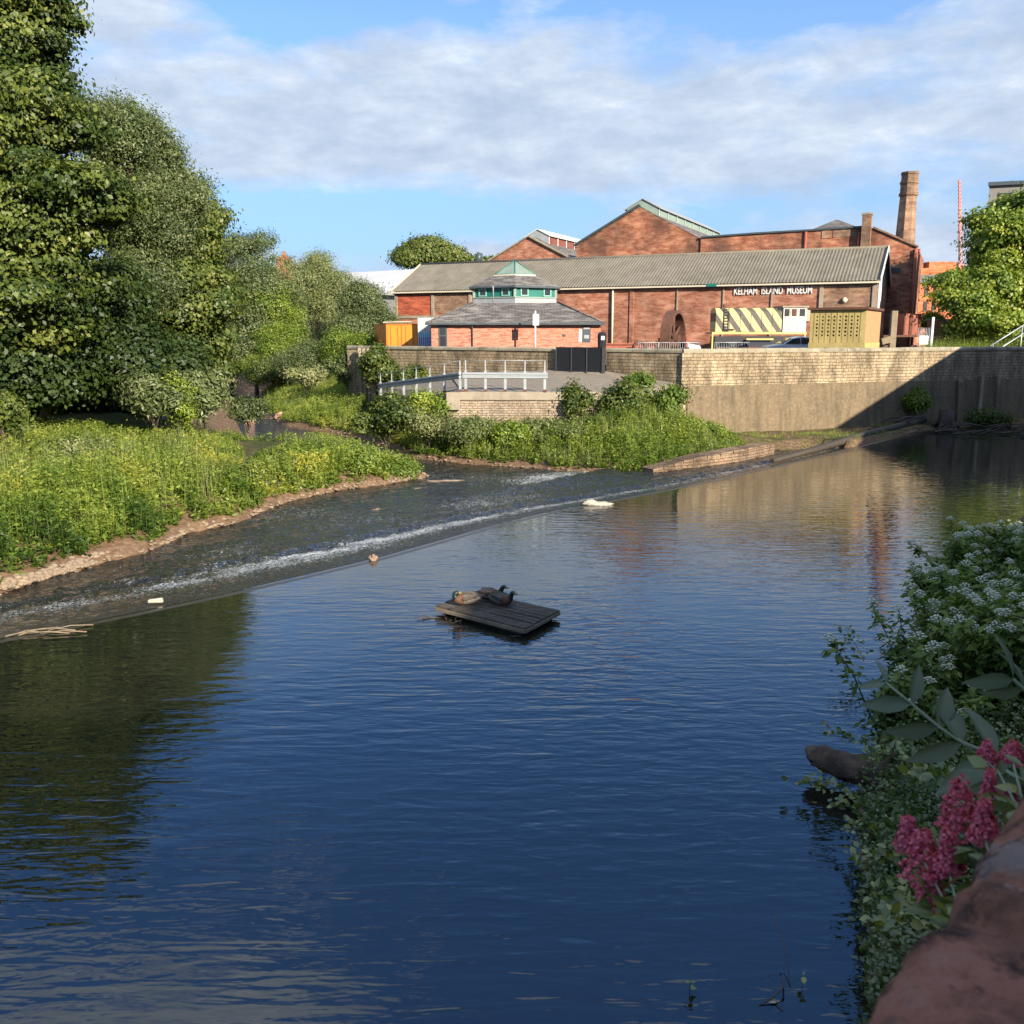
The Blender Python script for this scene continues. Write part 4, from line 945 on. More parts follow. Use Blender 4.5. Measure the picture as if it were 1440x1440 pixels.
for i in range(6):
    a_ = PI/6+PI*i/3; e = rx_*math.cos(a_)+Vector((0, 0, 1))*math.sin(a_); mb = MB(); mb.tube([c+e*.2, c+e*(R_-.25)], [.13, .09], 8); mb.build('spoke', M['rust'], t)
mb = MB(); ring(mb, c, ax, rx_, .05, .32, .9, 20); mb.build('hub', M['rust'], t)
mb = MB(); mb.tube([(PX(920, Yw), Yw-.5, cz-.35), (PX(984, Yw), Yw+.3, cz-.35)], .22, 12); mb.build('axle', M['rust'], t)
for px in (927.5, 966):
    q = at_t(px, Yw-.6); mb = MB(); mb.box((q.x, q.y, TZ), (.24, .3, cz-TZ+.1)); mb.build('bearing_stand', M['rust_red'], t)
mb = MB(); mb.box((c.x-.2, c.y, TZ), (3.2, 1.6, .35)); mb.build('plinth', M['coping'], t)
p = at_t(880, 64.29); t = thing('iron_girder', 'long rusty girder resting on short stone blocks left of the flywheel', 'girder', p)
mb = MB(); x0, x1 = PX(851, 64.29), PX(903, 64.29)
for z in (TZ+.55, TZ+1.0): mb.beam((x0, 64.29, z), (x1, 64.29, z), .3, .09)
mb.beam((x0, 64.29, TZ+.78), (x1, 64.29, TZ+.78), .05, .42); mb.build('beam', M['rust_red'], t)
for px in (856, 874, 897):
    q = at_t(px, 64.18); mb = MB(); mb.box((q.x, q.y, TZ), (.4, .5, .5)); mb.build('support_block', M['concrete'], t)
p = at_t(907, 63.39); t = thing('iron_gearing', 'heap of rusty gear wheels and shafts beside the flywheel', 'machinery', p)
for k, (px, r, tilt) in enumerate(((899, .62, .5), (908, .45, 1.2), (917, .55, .2))):
    q = at_t(px, 63.17+.3*k); a2 = Vector((math.sin(tilt), -math.cos(tilt), .1)).normalized(); r2 = Vector((a2.y, -a2.x, 0)).normalized(); mb = MB(); ring(mb, q+Vector((0, 0, r)), a2, r2, r*.72, r, .18, 20)
    for i in range(5): e = r2*math.cos(i*1.257)+Vector((0, 0, 1))*math.sin(i*1.257); mb.tube([q+Vector((0, 0, r)), q+Vector((0, 0, r))+e*r*.75], .05, 6)
    mb.build('gear', M['rust'], t)
mb = MB(); mb.tube([at_t(898, 62.94)+Vector((0, 0, .5)), at_t(921, 63.28)+Vector((0, 0, .62))], .09, 8); mb.build('shaft', M['rust'], t)
q = at_t(913, 62.72); mb = MB(); mb.box((q.x, q.y, TZ), (.3, .3, .75)); mb.build('support_block', M['concrete'], t)
p = at_t(976, 63.73); t = thing('information_lectern', 'white topped information lectern right of the flywheel', 'lectern', p)
mb = MB(); mb.beam(p, p+Vector((0, 0, .8)), .1, .1); mb.build('leg', M['black'], t)
mb = MB(); q = p+Vector((0, 0, .8)); mb.hexa([q+Vector((-.42, -.25, -.1)), q+Vector((.42, -.25, -.22)), q+Vector((.42, .25, .02)), q+Vector((-.42, .25, .18))], [q+Vector((-.42, -.25, -.04)), q+Vector((.42, -.25, -.16)), q+Vector((.42, .25, .08)), q+Vector((-.42, .25, .24))]); mb.build('panel', M['white'], t)
# crowd barriers
def barrier(px0, px1, Y, label, nb=9):
    a, b3 = at_t(px0, Y), at_t(px1, Y); t = thing('crowd_barrier', label, 'barrier', a, group='grey crowd barriers on the terrace')
    h0_, h1_ = .18, 1.12; z = lambda v, h: (v.x, v.y, TZ+h); m_ = MB()
    m_.tube([z(a, .05), z(a, h1_), z(b3, h1_), z(b3, .05)], .025, 6); m_.tube([z(a, h0_), z(b3, h0_)], .02, 6); m_.build('frame', M['galv'], t)
    m_ = MB()
    for k in range(1, nb): v = a+(b3-a)*(k/nb); m_.tube([z(v, h0_), z(v, h1_)], .012, 5)
    m_.build('bars', M['galv'], t)
    for v in (a, b3): m_ = MB(); m_.beam((v.x, v.y-.3, TZ+.03), (v.x, v.y+.3, TZ+.03), .04, .04); m_.build('foot', M['galv'], t)
barrier(897, 925, 62.05, 'low grey crowd barrier in front of the gear wheels')
barrier(926, 941, 62.05, 'short grey crowd barrier at the left of the flywheel', 5)
barrier(943, 982, 61.94, 'grey crowd barrier in front of the flywheel and lectern', 12)
barrier(1004, 1042, 62.05, 'grey crowd barrier in front of the locomotive front end', 16)
barrier(1043, 1083, 62.05, 'grey crowd barrier between the locomotive and the parked car', 16)

# diesel locomotive
tN = NT('wasp_stripes'); o_ = tN.obj(); sp = tN.n('ShaderNodeSeparateXYZ'); tN.l(o_, sp.inputs[0])
k = tN.math('ADD', sp.outputs[0], tN.math('MULTIPLY', sp.outputs[2], .72)); fr = tN.math('FRACT', tN.math('MULTIPLY', k, 1/.95))
dirt = tN.noise(o_, 3, 5, .65)
c = tN.mix(tN.ramp(fr, [(.0, 0.0), (.52, 0.0), (.54, 1.0), (.98, 1.0), (1.0, 0.0)]), (.54, .46, .20), (.085, .07, .055))
tN.pbr(tN.mix(tN.ramp(dirt, [(.5, 0.0), (.75, .45)]), c, (.25, .19, .10)), .55); M['stripe'] = tN.mat
M['loco_yellow'] = plain('faded_yellow', (.50, .42, .14), .55, .15, 3)
YL = 66.75
p = at_t(1068, YL); t = thing('shunting_locomotive', 'yellow and black striped shunting locomotive with white cab', 'locomotive', p)
LX = lambda px: PX(px, YL, 6); LZz = lambda py: A(1068, py, YL).z
zb, ztp = LZz(466.5), LZz(433)
mb = MB(); x0, x1 = LX(1006.5), LX(1100); wd = 1.9
prof = [(0, zb), (0, ztp-.25), (.3, ztp), (wd-.3, ztp), (wd, ztp-.25), (wd, zb)]
mb.add([(x0, YL+a_, z) for a_, z in prof]+[(x1, YL+a_, z) for a_, z in prof], [[i, (i+1) % 6, 6+(i+1) % 6, 6+i] for i in range(6)]+[list(range(6)), list(range(6, 12))[::-1]])
bonnet = mb.build('bonnet', M['stripe'], t)
mb = MB()
for px in (1026, 1041, 1056, 1071, 1086): mb.box((LX(px), YL-.012, zb+.15), (.025, .02, ztp-.28-zb-.2))
mb.build('door_seams', M['gutter'], bonnet)
mb = MB(); lx = LX(1021)
for s in (-.16, .16): mb.beam((lx+s, YL-.06, zb+.2), (lx+s, YL-.06, ztp), .04, .04)
for k in range(7): mb.beam((lx-.16, YL-.06, zb+.35+.2*k), (lx+.16, YL-.06, zb+.35+.2*k), .05, .05)
mb.build('ladder', M['black'], t)
mb = MB(); mb.box((LX(1025), YL-.08, zb+.12), (.75, .12, .08)); mb.build('step', M['black'], t)
mb = MB(); mb.box((lx, YL+.9, ztp), (.35, .35, .12)); mb.tube([(lx+.0, YL+.9, ztp+.1), (lx, YL+.9, ztp+.28)], .09, 8); mb.build('exhaust', M['rust'], t)
cx0, cx1 = LX(1100.5), LX(1133); zc = LZz(430.5)
mb = MB(); mb.prism([(cx0, YL-.1), (cx1, YL-.1), (cx1, YL+2.0), (cx0, YL+2.0)], zb-.05, zc-.1); M['cab_white'] = plain('dull_cab_white', (.52, .51, .47), .6, .15, 3, grime=((.25, .19, .12), .5)); cab = mb.build('cab', M['cab_white'], t)
mb = MB(); mb.prism([(cx0-.1, YL-.2), (cx1+.12, YL-.2), (cx1+.12, YL+2.1), (cx0-.1, YL+2.1)], zc-.098, zc+.02); mb.build('cab_roof', M['concrete'], cab)
for px, wpx, m_ in ((1105.5, 7, 'dark_window'), (1115.7, 7, 'rust'), (1127, 8, 'dark_window')):
    z0, z1 = LZz(444.5), LZz(434.5); mb = MB(); mb.box((LX(px), YL-.115, z0), (wpx*.046, .03, z1-z0)); mb.build('window', M[m_], cab)
mb = MB()
for px in (1110.6, 1121.5): mb.box((LX(px), YL-.11, zb+.02), (.03, .02, zc-zb-.25))
mb.build('door_seams', M['lead'], cab)
mb = MB(); mb.box(((LX(1001)+LX(1134))/2, YL+.9, LZz(470)), (LX(1134)-LX(1001), 2.2, LZz(467)-LZz(470))); mb.build('running_plate', M['loco_yellow'], t)
for px in (1002, 1132): mb = MB(); mb.beam((LX(px), YL-.15, TZ+.2), (LX(px), YL-.15, LZz(470)), .10, .10); mb.build('end_post', M['loco_yellow'], t)
mb = MB(); mb.box((LX(1068), YL+.9, TZ+.75), (LX(1128)-LX(1006), 1.6, .75)); mb.build('underframe', M['black'], t)
mb = MB(); mb.beam((LX(1050), YL-.14, LZz(477)), (LX(1088), YL-.14, LZz(477)), .05, .12); mb.build('handrail', M['loco_yellow'], t)
for px in (1020, 1045, 1108):
    mb = MB(); q = Vector((LX(px), YL+.1, TZ+.62)); mb.tube([q, q+Vector((0, .16, 0))], .52, 20, smooth=False); wh = mb.build('wheel', M['rust'], t)
    mb = MB(); mb.tube([q+Vector((0, -.06, 0)), q+Vector((0, -.003, 0))], .16, 12, smooth=False); mb.build('hub', M['black'], wh)
# parked car, mostly hidden by the wall
CY = 61.15
p = at_t(1113, CY); t = thing('parked_car', 'silver white hatchback with dark windows parked beside the timber hide', 'car', p, 0)
M['car'] = plain('car_paint', (.62, .65, .68), .25, .03, 1); M['tyre'] = plain('tyre_rubber', (.02, .02, .02), .8, .2, 3)
X0 = PX(1079, CY); Lc = 4.0
side_ = [(0, .32), (.02, .72), (.12, .9), (.95, 1.0), (1.62, 1.40), (2.2, 1.50), (3.1, 1.46), (3.72, 1.05), (3.95, .95), (4.0, .5), (3.95, .30)]
mb = MB(); n = len(side_)
def inset(z): return .0 if z < 1.0 else .16*(z-.95)/.5
L0 = [(X0+x, CY+inset(z), TZ+z) for x, z in side_]; R0 = [(X0+x, CY+1.72-inset(z), TZ+z) for x, z in side_]
mb.add(L0+R0, [[i, (i+1) % n, n+(i+1) % n, n+i] for i in range(n)]+[list(range(n)), list(range(n, 2*n))[::-1]]); mb.build('body', M['car'], t, bevel=.05)
for ws in ([(1.15, 1.04), (1.62, 1.34), (2.12, 1.42), (2.12, 1.04)], [(2.2, 1.04), (2.2, 1.42), (3.0, 1.39), (3.3, 1.08)]):
    mb = MB(); mb.add([(X0+x, CY+inset(z)-.03, TZ+z) for x, z in ws]+[(X0+x, CY+inset(z)+.03, TZ+z) for x, z in ws], [[0, 1, 2, 3], [7, 6, 5, 4], [0, 4, 5, 1], [1, 5, 6, 2], [2, 6, 7, 3], [3, 7, 4, 0]]); mb.build('window', M['glass'], t)
for f0, f1 in (((.98, 1.03), (1.58, 1.395)), ((3.14, 1.45), (3.66, 1.10))):
    mb = MB(); k = Vector((-.03 if f0[0] < 2 else .03, 0, .03)); q = [Vector((X0+f0[0], CY+.15, TZ+f0[1])), Vector((X0+f0[0], CY+1.57, TZ+f0[1])), Vector((X0+f1[0], CY+1.5, TZ+f1[1])), Vector((X0+f1[0], CY+.22, TZ+f1[1]))]; mb.hexa(q, [v+k for v in q]); mb.build('windscreen', M['glass'], t)
for x in (.75, 3.2):
    for y in (.02, 1.55):
        mb = MB(); q = Vector((X0+x, CY+y, TZ+.31)); mb.tube([q, q+Vector((0, .18, 0))], .31, 18, smooth=False); wh = mb.build('wheel', M['tyre'], t); mb = MB(); mb.tube([q+Vector((0, -.012, 0)), q+Vector((0, -.001, 0))], .2, 14, smooth=False); mb.build('hub_cap', M['galv'], wh)

# timber hide with holes, overhanging the wall
M['mossy_board'] = plain('mossy_boards', (.47, .36, .13), .85, .25, 1.8, bump=.3, grime=((.26, .22, .07), .5))
M['brown_board'] = plain('brown_boards', (.42, .24, .11), .8, .2, 2, bump=.3)
B1 = Vector((PX(1219, 57.01, 6.6), 57.01, 0)); B0 = Vector((PX(1140.5, 55.6, 6.6), 55.6, 0)); B1 = Vector((PX(1219, 54.0, 6.6), 54.0, 0))
fr_ = (B1-B0); fl = fr_.length; fr_.normalize(); bkv = Vector((-fr_.y, fr_.x, 0))
# choose the depth so the right side ends on its pixel column
best = min(np.linspace(.5, 6, 200), key=lambda d_: abs(720+1300*(B1+bkv*d_).x/((B1+bkv*d_).y*CP+(EYE-6.6)*SP)-1239.5)); dep_ = float(best)
zb, ztp = A(1180, 482, 55.2).z, A(1180, 436, 55.2).z
t = thing('timber_hide', 'mossy yellow timber box pierced with rows of round holes above the river wall', 'hide', (B0.x, B0.y, zb))
# front panel: real round holes
nc, nr = 8, 6; mb = MB(); W_ = fl; H_ = ztp-zb; mx0, mx1, mz0, mz1 = .22, .30, .32, .28
def fpnt(u, v, d_=0.0): return B0+fr_*u+bkv*d_+Vector((0, 0, zb+v))
xs = np.linspace(mx0, W_-mx1, nc+1); zs = np.linspace(mz0, H_-mz1, nr+1); rad = .062
for i in range(nc):
    for j in range(nr):
        cu, cv = (xs[i]+xs[i+1])/2, (zs[j]+zs[j+1])/2; sq = []; ci = []; cb_ = []
        hu, hv = (xs[i+1]-xs[i])/2, (zs[j+1]-zs[j])/2
        R = rad*random.uniform(.8, 1.15)
        for k in range(16):
            a_ = PI/4+2*PI*k/16; e = (math.cos(a_), math.sin(a_)); m_ = max(abs(e[0]), abs(e[1])); sq.append(fpnt(cu+e[0]/m_*hu, cv+e[1]/m_*hv)); ci.append(fpnt(cu+e[0]*R, cv+e[1]*R)); cb_.append(fpnt(cu+e[0]*R, cv+e[1]*R, .16))
        mb.add(sq+ci+cb_, [[k, (k+1) % 16, 16+(k+1) % 16, 16+k] for k in range(16)]+[[16+k, 16+(k+1) % 16, 32+(k+1) % 16, 32+k] for k in range(16)]+[list(range(32, 48))])
for u0, u1, v0, v1 in ((0, mx0, 0, H_), (W_-mx1, W_, 0, H_), (mx0, W_-mx1, 0, mz0), (mx0, W_-mx1, H_-mz1, H_)): mb.add([fpnt(u0, v0), fpnt(u1, v0), fpnt(u1, v1), fpnt(u0, v1)], [[0, 1, 2, 3]])
mb.build('front_panel', M['mossy_board'], t, fix=False)
mb = MB()
for i in range(nc+1):
    mb.beam(fpnt(xs[i], .02, -.006), fpnt(xs[i], H_-.1, -.006), .02, .012, up=bkv)
mb.build('board_joints', M['timber'], t)
mb = MB(); mb.add([fpnt(W_, 0), fpnt(W_, 0, dep_), fpnt(W_, H_, dep_), fpnt(W_, H_)], [[0, 1, 2, 3]]); mb.add([fpnt(0, 0), fpnt(0, 0, dep_), fpnt(0, H_, dep_), fpnt(0, H_)], [[0, 1, 2, 3]]); mb.add([fpnt(0, 0, dep_), fpnt(W_, 0, dep_), fpnt(W_, H_, dep_), fpnt(0, H_, dep_)], [[0, 1, 2, 3]]); mb.add([fpnt(0, 0, .2), fpnt(W_, 0, .2), fpnt(W_, H_, .2), fpnt(0, H_, .2)], [[0, 1, 2, 3]])
mb.build('side_panel', M['brown_board'], t, fix=False)
mb = MB(); q = [fpnt(-.12, 0, -.2), fpnt(W_+.15, 0, -.2), fpnt(W_+.15, 0, dep_+.1), fpnt(-.12, 0, dep_+.1)]; mb.hexa([v+Vector((0, 0, H_+.004)) for v in q], [v+Vector((0, 0, H_+.14)) for v in q]); mb.build('roof', M['rust'], t)
mb = MB(); q = [fpnt(-.03, 0, -.05), fpnt(W_+.03, 0, -.05), fpnt(W_+.03, 0, dep_), fpnt(-.03, 0, dep_)]; mb.hexa([v+Vector((0, 0, -.32)) for v in q], [v+Vector((0, 0, -.004)) for v in q]); mb.build('base_frame', M['mossy_board'], t)

# timber post, red wagon, iron gate, arched wall at the right
p = at_t(1252.5, 58.91); t = thing('gate_post', 'thick weathered timber post with crosspiece beside the timber hide', 'post', p)
mb = MB(); mb.box((p.x, p.y, TZ), (.36, .3, A(1252, 437, 58.91).z-TZ)); mb.build('post', M['timber'], t); q = at_t(1238, 58.69); mb = MB(); mb.beam((q.x, q.y, TZ+1.2), (p.x-.18, q.y, TZ+1.35), .12, .4); mb.build('crosspiece', M['timber'], t)
p = at_t(1279, 67.2); zt_ = A(1279, 441, 67.2).z; t = thing('goods_wagon', 'small red oxide goods wagon below the brick wing', 'wagon', p)
x0, x1 = PX(1268, 67.2), PX(1291, 67.2); mb = MB(); mb.prism([(x0, 67.2), (x1, 67.2), (x1, 69.66), (x0, 69.66)], A(1279, 471, 67.2).z, zt_); mb.build('body', M['rust_red'], t)
mb = MB()
for px in (1268.8, 1277, 1279, 1290): mb.box((PX(px, 67.2), 67.17, A(1279, 470, 67.2).z), (.1, .06, zt_-A(1279, 470, 67.2).z)); 
mb.build('door_frame', M['rust'], t)
mb = MB(); mb.prism([(PX(1240, 67.2), 67.09), (x1+.1, 67.09), (x1+.1, 69.78), (PX(1240, 67.2), 69.78)], A(1279, 474, 67.2).z, A(1279, 471.2, 67.2).z); mb.build('chassis', M['rust'], t)
for px in (1248, 1287):
    mb = MB(); q = Vector((PX(px, 67.2), 67.31, TZ+.45)); mb.tube([q, q+Vector((0, .14, 0))], .45, 18, smooth=False); mb.build('wheel', M['rust'], t)
p = at_t(1299, 63.84); t = thing('iron_gate', 'pale iron railing gate with white notice left of the round tree', 'gate', p)
zt_ = A(1299, 446, 63.84).z; mb = MB(); x0, x1 = PX(1289, 63.84), PX(1307, 63.84)
for k in range(9): mb.tube([(x0+(x1-x0)*k/8, 63.84, TZ), (x0+(x1-x0)*k/8, 63.84, zt_-.7)], .02, 6)
for z in (TZ+.2, TZ+1.0): mb.tube([(x0, 63.84, z), (x1, 63.84, z)], .03, 6)
mb.build('bars', M['galv'], t); mb = MB(); mb.box(((x0+x1)/2-.05, 63.78, TZ+.95), (.6, .04, .6)); mb.build('notice', M['white'], t); mb = MB(); mb.box((x1+.06, 63.84, TZ), (.14, .14, zt_-TZ)); mb.build('post', M['white'], t)
p = at_t(1330, 67.2); t = thing('yard_wall', 'reddish brown brick yard wall half hidden behind the round tree', 'wall', p)
mb = MB(); x0, x1 = PX(1306, 67.2), PX(1420, 67.2); mb.prism([(x0, 67.42), (x1, 67.42), (x1, 67.87), (x0, 67.87)], TZ, A(1330, 451, 67.2).z); mb.build('brickwork', M['dark_brick'], t)
mb = MB(); mb.prism([(x0-.05, 67.31), (x1, 67.31), (x1, 67.98), (x0-.05, 67.98)], A(1330, 451, 67.2).z+.002, A(1330, 448.5, 67.2).z); mb.build('coping', M['coping'], t)
# steel stair handrail above the right end of the wall
p = A(1392, 487, 57.6); q = A(1438, 458, 58.8); t = thing('stair_handrail', 'sloping grey steel handrail rising behind the wall at far right', 'handrail', (p.x, p.y, TZ))
d = q-p
for f in (0, .55): mb = MB(); mb.tube([p+Vector((0, 0, -f)), q+d*.5+Vector((0, 0, -f))], .04, 8); mb.build('rail', M['galv'], t)
for f in (.1, 1.0, 1.5): mb = MB(); c = p+d*f; mb.tube([(c.x, c.y, TZ), c], .035, 8); mb.build('post', M['galv'], t)
mb = MB(); mb.hexa([(p.x-.3, p.y+.1, TZ), (p.x+d.x*1.6, p.y+.1, TZ), (p.x+d.x*1.6, p.y+1.4, TZ), (p.x-.3, p.y+1.4, TZ)], [(p.x-.3, p.y+.1, TZ+.1), (p.x+d.x*1.6, p.y+.1, TZ+.9), (p.x+d.x*1.6, p.y+1.4, TZ+.9), (p.x-.3, p.y+1.4, TZ+.1)]); mb.build('stair_flight', M['concrete'], t)

# ------------------------------------------------------------------ far things
M['far_brick'] = brick('far_orange_brick', (.52, .15, .06), (.58, .18, .08), (.5, .25, .16), (.3, .1, .06), .15)
fb = thing('office_block', 'bright orange brick office block with grey band beyond the wing', 'building', tuple(A(1310, 470, 88).xy)+(TZ,))
Yf = 88
def fbx(px0, px1, py0, py1, m, name, parent, Y=Yf, dep=12.0):
    x0, x1 = PX(px0, Y, 8), PX(px1, Y, 8); z1 = A(px0, py0, Y).z; z0 = A(px0, py1, Y).z
    q = MB(); q.box(((x0+x1)/2, Y+dep/2, z0), (x1-x0, dep, z1-z0)); return q.build(name, m, parent)
fbx(1288, 1352, 377, 490, M['far_brick'], 'wall', fb); fbx(1302, 1340, 368, 377.1, M['far_brick'], 'roof_storey', fb, Yf+2, 8)
fbx(1292, 1352, 386.5, 398, M['gutter'], 'grey_band', fb, Yf-.1, .15)
for px in (1299, 1311, 1324, 1337):
    for y0 in (403, 424):
        wn = fbx(px, px+5, y0, y0+13, M['dark_window'], 'window', fb, Yf-.05, .1); fbx(px-.5, px+5.5, y0+13.1, y0+14, M['concrete'], 'sill', wn, Yf-.12, .15)
M['tower_clad'] = plain('grey_brown_cladding', (.20, .185, .17), .7, .15, .3)
tb = thing('apartment_tower', 'grey brown apartment tower rising behind the round tree', 'tower', tuple(A(1425, 470, 135).xy)+(TZ,))
Yt = 135; x0 = PX(1391, Yt, 25); x1 = x0+16; zt_ = A(1391, 262, Yt).z
mb = MB(); mb.hexa([(x0, Yt, TZ), (x1, Yt-6, TZ), (x1+9, Yt+10, TZ), (x0+9, Yt+14, TZ)], [(x0, Yt, zt_), (x1, Yt-6, zt_), (x1+9, Yt+10, zt_), (x0+9, Yt+14, zt_)]); mb.build('wall', M['tower_clad'], tb)
mb = MB(); mb.hexa([(x0-.4, Yt-.4, zt_+.01), (x1, Yt-6.4, zt_+.01), (x1+9.4, Yt+10, zt_+.01), (x0+9, Yt+14.4, zt_+.01)], [(x0-.4, Yt-.4, zt_+.5), (x1, Yt-6.4, zt_+.5), (x1+9.4, Yt+10, zt_+.5), (x0+9, Yt+14.4, zt_+.5)]); mb.build('roof_edge', M['gutter'], tb)
for r in range(3):
    for k in range(5):
        f = (k+.35)/5; f2 = f+.1; p0 = Vector((x0+(x1-x0)*f, Yt-6*f-.08, zt_-2.6-3.1*r)); p1 = Vector((x0+(x1-x0)*f2, Yt-6*f2-.08, zt_-2.6-3.1*r)); mb = MB(); mb.beam(p0+Vector((0, 0, .8)), p1+Vector((0, 0, .8)), .1, 1.6); mb.build('window', M['dark_window'], tb)
M['crane_red'] = plain('crane_paint', (.66, .20, .17), .5, .1, 1)
Yc = 190; p0, p1 = A(1351, 372, Yc), A(1349, 253, Yc); t = thing('tower_crane', 'thin red and white lattice crane jib in the distance', 'crane', (p0.x, p0.y, TZ))
mb = MB(); hw = .26; n = 22
cs = [[p0+(p1-p0)*(i/n)+Vector((a_*hw*(1-.5*i/n), b_*hw*(1-.5*i/n), 0)) for i in range(n+1)] for a_, b_ in ((-1, -1), (1, -1), (1, 1), (-1, 1))]
for c in cs: mb.tube([c[0], c[-1]], .075, 5)
mb.build('jib_chord', M['crane_red'], t); mb = MB()
for i in range(n):
    for a_ in range(4): mb.tube([cs[a_][i], cs[(a_+1) % 4][i+1]], .05, 4)
mb.build('jib_lacing', M['white'], t)
mb = MB(); mb.box((p0.x, p0.y, TZ), (1.4, 1.4, p0.z-TZ)); mb.build('mast', M['crane_red'], t)
# red roofed house on the hill
M['tiles'] = plain('red_tiles', (.45, .12, .07), .8, .2, 1)
Yh = 210; p = A(394, 366, Yh); t = thing('hillside_house', 'small house with red tiled roof among trees on the hillside', 'house', (p.x, p.y, p.z-5))
x0, x1, zt_, zr = PX(387, Yh, 20), PX(404, Yh, 20), A(394, 365.5, Yh).z, A(394, 357, Yh).z; xm0, xm1 = x0+(x1-x0)*.35, x1-(x1-x0)*.35
mb = MB(); mb.prism([(x0+.3, Yh+.3), (x1-.3, Yh+.3), (x1-.3, Yh+6), (x0+.3, Yh+6)], zt_-5, zt_); mb.build('wall', M['red_brick'], t)
mb = MB(); mb.hexa([(x0, Yh, zt_+.01), (x1, Yh, zt_+.01), (x1, Yh+6.4, zt_+.01), (x0, Yh+6.4, zt_+.01)], [(xm0, Yh+3.1, zr), (xm1, Yh+3.1, zr), (xm1, Yh+3.3, zr), (xm0, Yh+3.3, zr)]); mb.build('roof', M['tiles'], t)
mb = MB(); mb.box(((x0+x1)/2, Yh+3.2, zr-.6), (.6, .6, 1.4)); mb.build('chimney', M['red_brick'], t)
# brown tilted vent behind the shed ridge
p = FP(674, 363, 26); t = thing('vent_cowl', 'small brown tilted flue pipe above the shed ridge', 'flue', (p.x, p.y, 9)); mb = MB(); mb.tube([(p.x-.3, p.y, TZ+3), (p.x-.3, p.y, p.z-.6)], .28, 10); mb.build('pipe', M['rust'], t); mb = MB(); mb.tube([(p.x-.3, p.y, p.z-.62), (p.x+.1, p.y, p.z+.6)], .36, 10); mb.build('cowl', M['gutter'], t)

# unseen buildings, right of the river, placed and sized to throw the foreground shade
M['render_wall'] = plain('grey_render', (.35, .33, .30), .9, .1, .5)
def flats(name, label, x0, x1, y0, y1, h, m, xe=None):
    xe = x0 if xe is None else xe
    t = thing(name, label, 'building', (x0, y0, 3.3)); q = MB(); q.prism([(x0, y0), (x1, y0), (x1, y1), (xe, y1)], .5, h-.4); q.build('wall', m, t)
    q = MB(); q.prism([(x0-.15, y0-.15), (x1+.15, y0-.15), (x1+.15, y1+.15), (xe-.15, y1+.15)], h-.398, h); q.build('parapet', M['coping'], t)
    for k in range(max(2, int((y1-y0)/3.5))):
        y = y0+(k+.5)*(y1-y0)/max(2, int((y1-y0)/3.5))
        xw = x0+(xe-x0)*(y-y0)/(y1-y0)
        for z in np.arange(4.3, h-2.2, 3.0):
            q = MB(); q.box((xw-.02, y, z), (.08, 1.1, 1.5)); wn = q.build('window', M['dark_window'], t); q = MB(); q.box((xw-.06, y, z-.12), (.18, 1.3, .115)); q.build('sill', M['concrete'], wn)
flats('riverside_flats', 'long low brick flats on the right bank beyond the frame', 25.5, 46, 1.5, 46.5, 8.9, M['red_brick'], 32.7)
flats('corner_house', 'tall brick house on the right bank behind the viewer', 13.5, 25, -42, .8, 10.2, M['dark_brick'])
flats('shade_house', 'narrow rendered house added behind the viewer to shade the parapet', 4.0, 13.2, -24, -8.5, 9.3, M['render_wall'])  # added out of view, only to shade the parapet and near plants
# ------------------------------------------------------------------ foliage tools
def unit(v): return v/np.maximum(np.linalg.norm(v, axis=-1, keepdims=True), 1e-9)
def leaves(Cn, Nn, L, Wd, fold=.18, tip=None):
    """one folded lozenge per leaf: centres, normals, lengths, widths -> V (4n,3), F (n,4)"""
    n = len(Cn); Nn = unit(Nn)
    r = tip if tip is not None else RNG.normal(size=(n, 3))
    s = unit(np.cross(Nn, r)); t = np.cross(s, Nn)
    L = np.broadcast_to(L, (n,))[:, None]; Wd = np.broadcast_to(Wd, (n,))[:, None]
    V = np.stack([Cn-t*L*.5, Cn+s*Wd*.5+Nn*Wd*fold-t*L*.06, Cn+t*L*.5, Cn-s*Wd*.5+Nn*Wd*fold-t*L*.06], 1)
    return V.reshape(-1, 3), np.arange(4*n).reshape(n, 4)
def gz1(x, y): return float(ground_z(np.array([x]), np.array([y]))[0])

LM = {}
LM['sycamore'] = leafmat('sycamore_leaf', [(0.0, (.012, .024, .005)), (.4, (.040, .068, .011)), (.7, (.115, .150, .024)), (1.0, (.26, .265, .065))], .24)
LM['willow'] = leafmat('willow_leaf', [(0.0, (.026, .042, .013)), (.45, (.075, .105, .032)), (.75, (.155, .19, .068)), (1.0, (.27, .29, .14))], .24)
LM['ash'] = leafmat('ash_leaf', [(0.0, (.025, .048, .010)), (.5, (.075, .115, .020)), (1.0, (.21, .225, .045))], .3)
LM['bright'] = leafmat('bright_leaf', [(0.0, (.050, .090, .012)), (.45, (.135, .205, .022)), (.75, (.24, .31, .035)), (1.0, (.38, .40, .06))], .36)
LM['weed'] = leafmat('weed_leaf', [(0.0, (.040, .085, .014)), (.3, (.115, .185, .024)), (.55, (.24, .305, .045)), (.75, (.34, .375, .07)), (.9, (.36, .34, .045)), (1.0, (.50, .43, .04))], .38)
LM['dryweed'] = leafmat('pale_weed_leaf', [(0.0, (.060, .085, .025)), (.4, (.15, .185, .055)), (.7, (.25, .27, .10)), (1.0, (.34, .33, .17))], .3)
LM['far'] = leafmat('far_leaf', [(0.0, (.045, .075, .02)), (.5, (.11, .155, .04)), (1.0, (.22, .25, .08))], .25)
M['bark'] = plain('grey_brown_bark', (.11, .085, .06), .95, .4, 6, bump=.8)
M['twig'] = plain('brown_twig', (.10, .07, .045), .9, .3, 6)

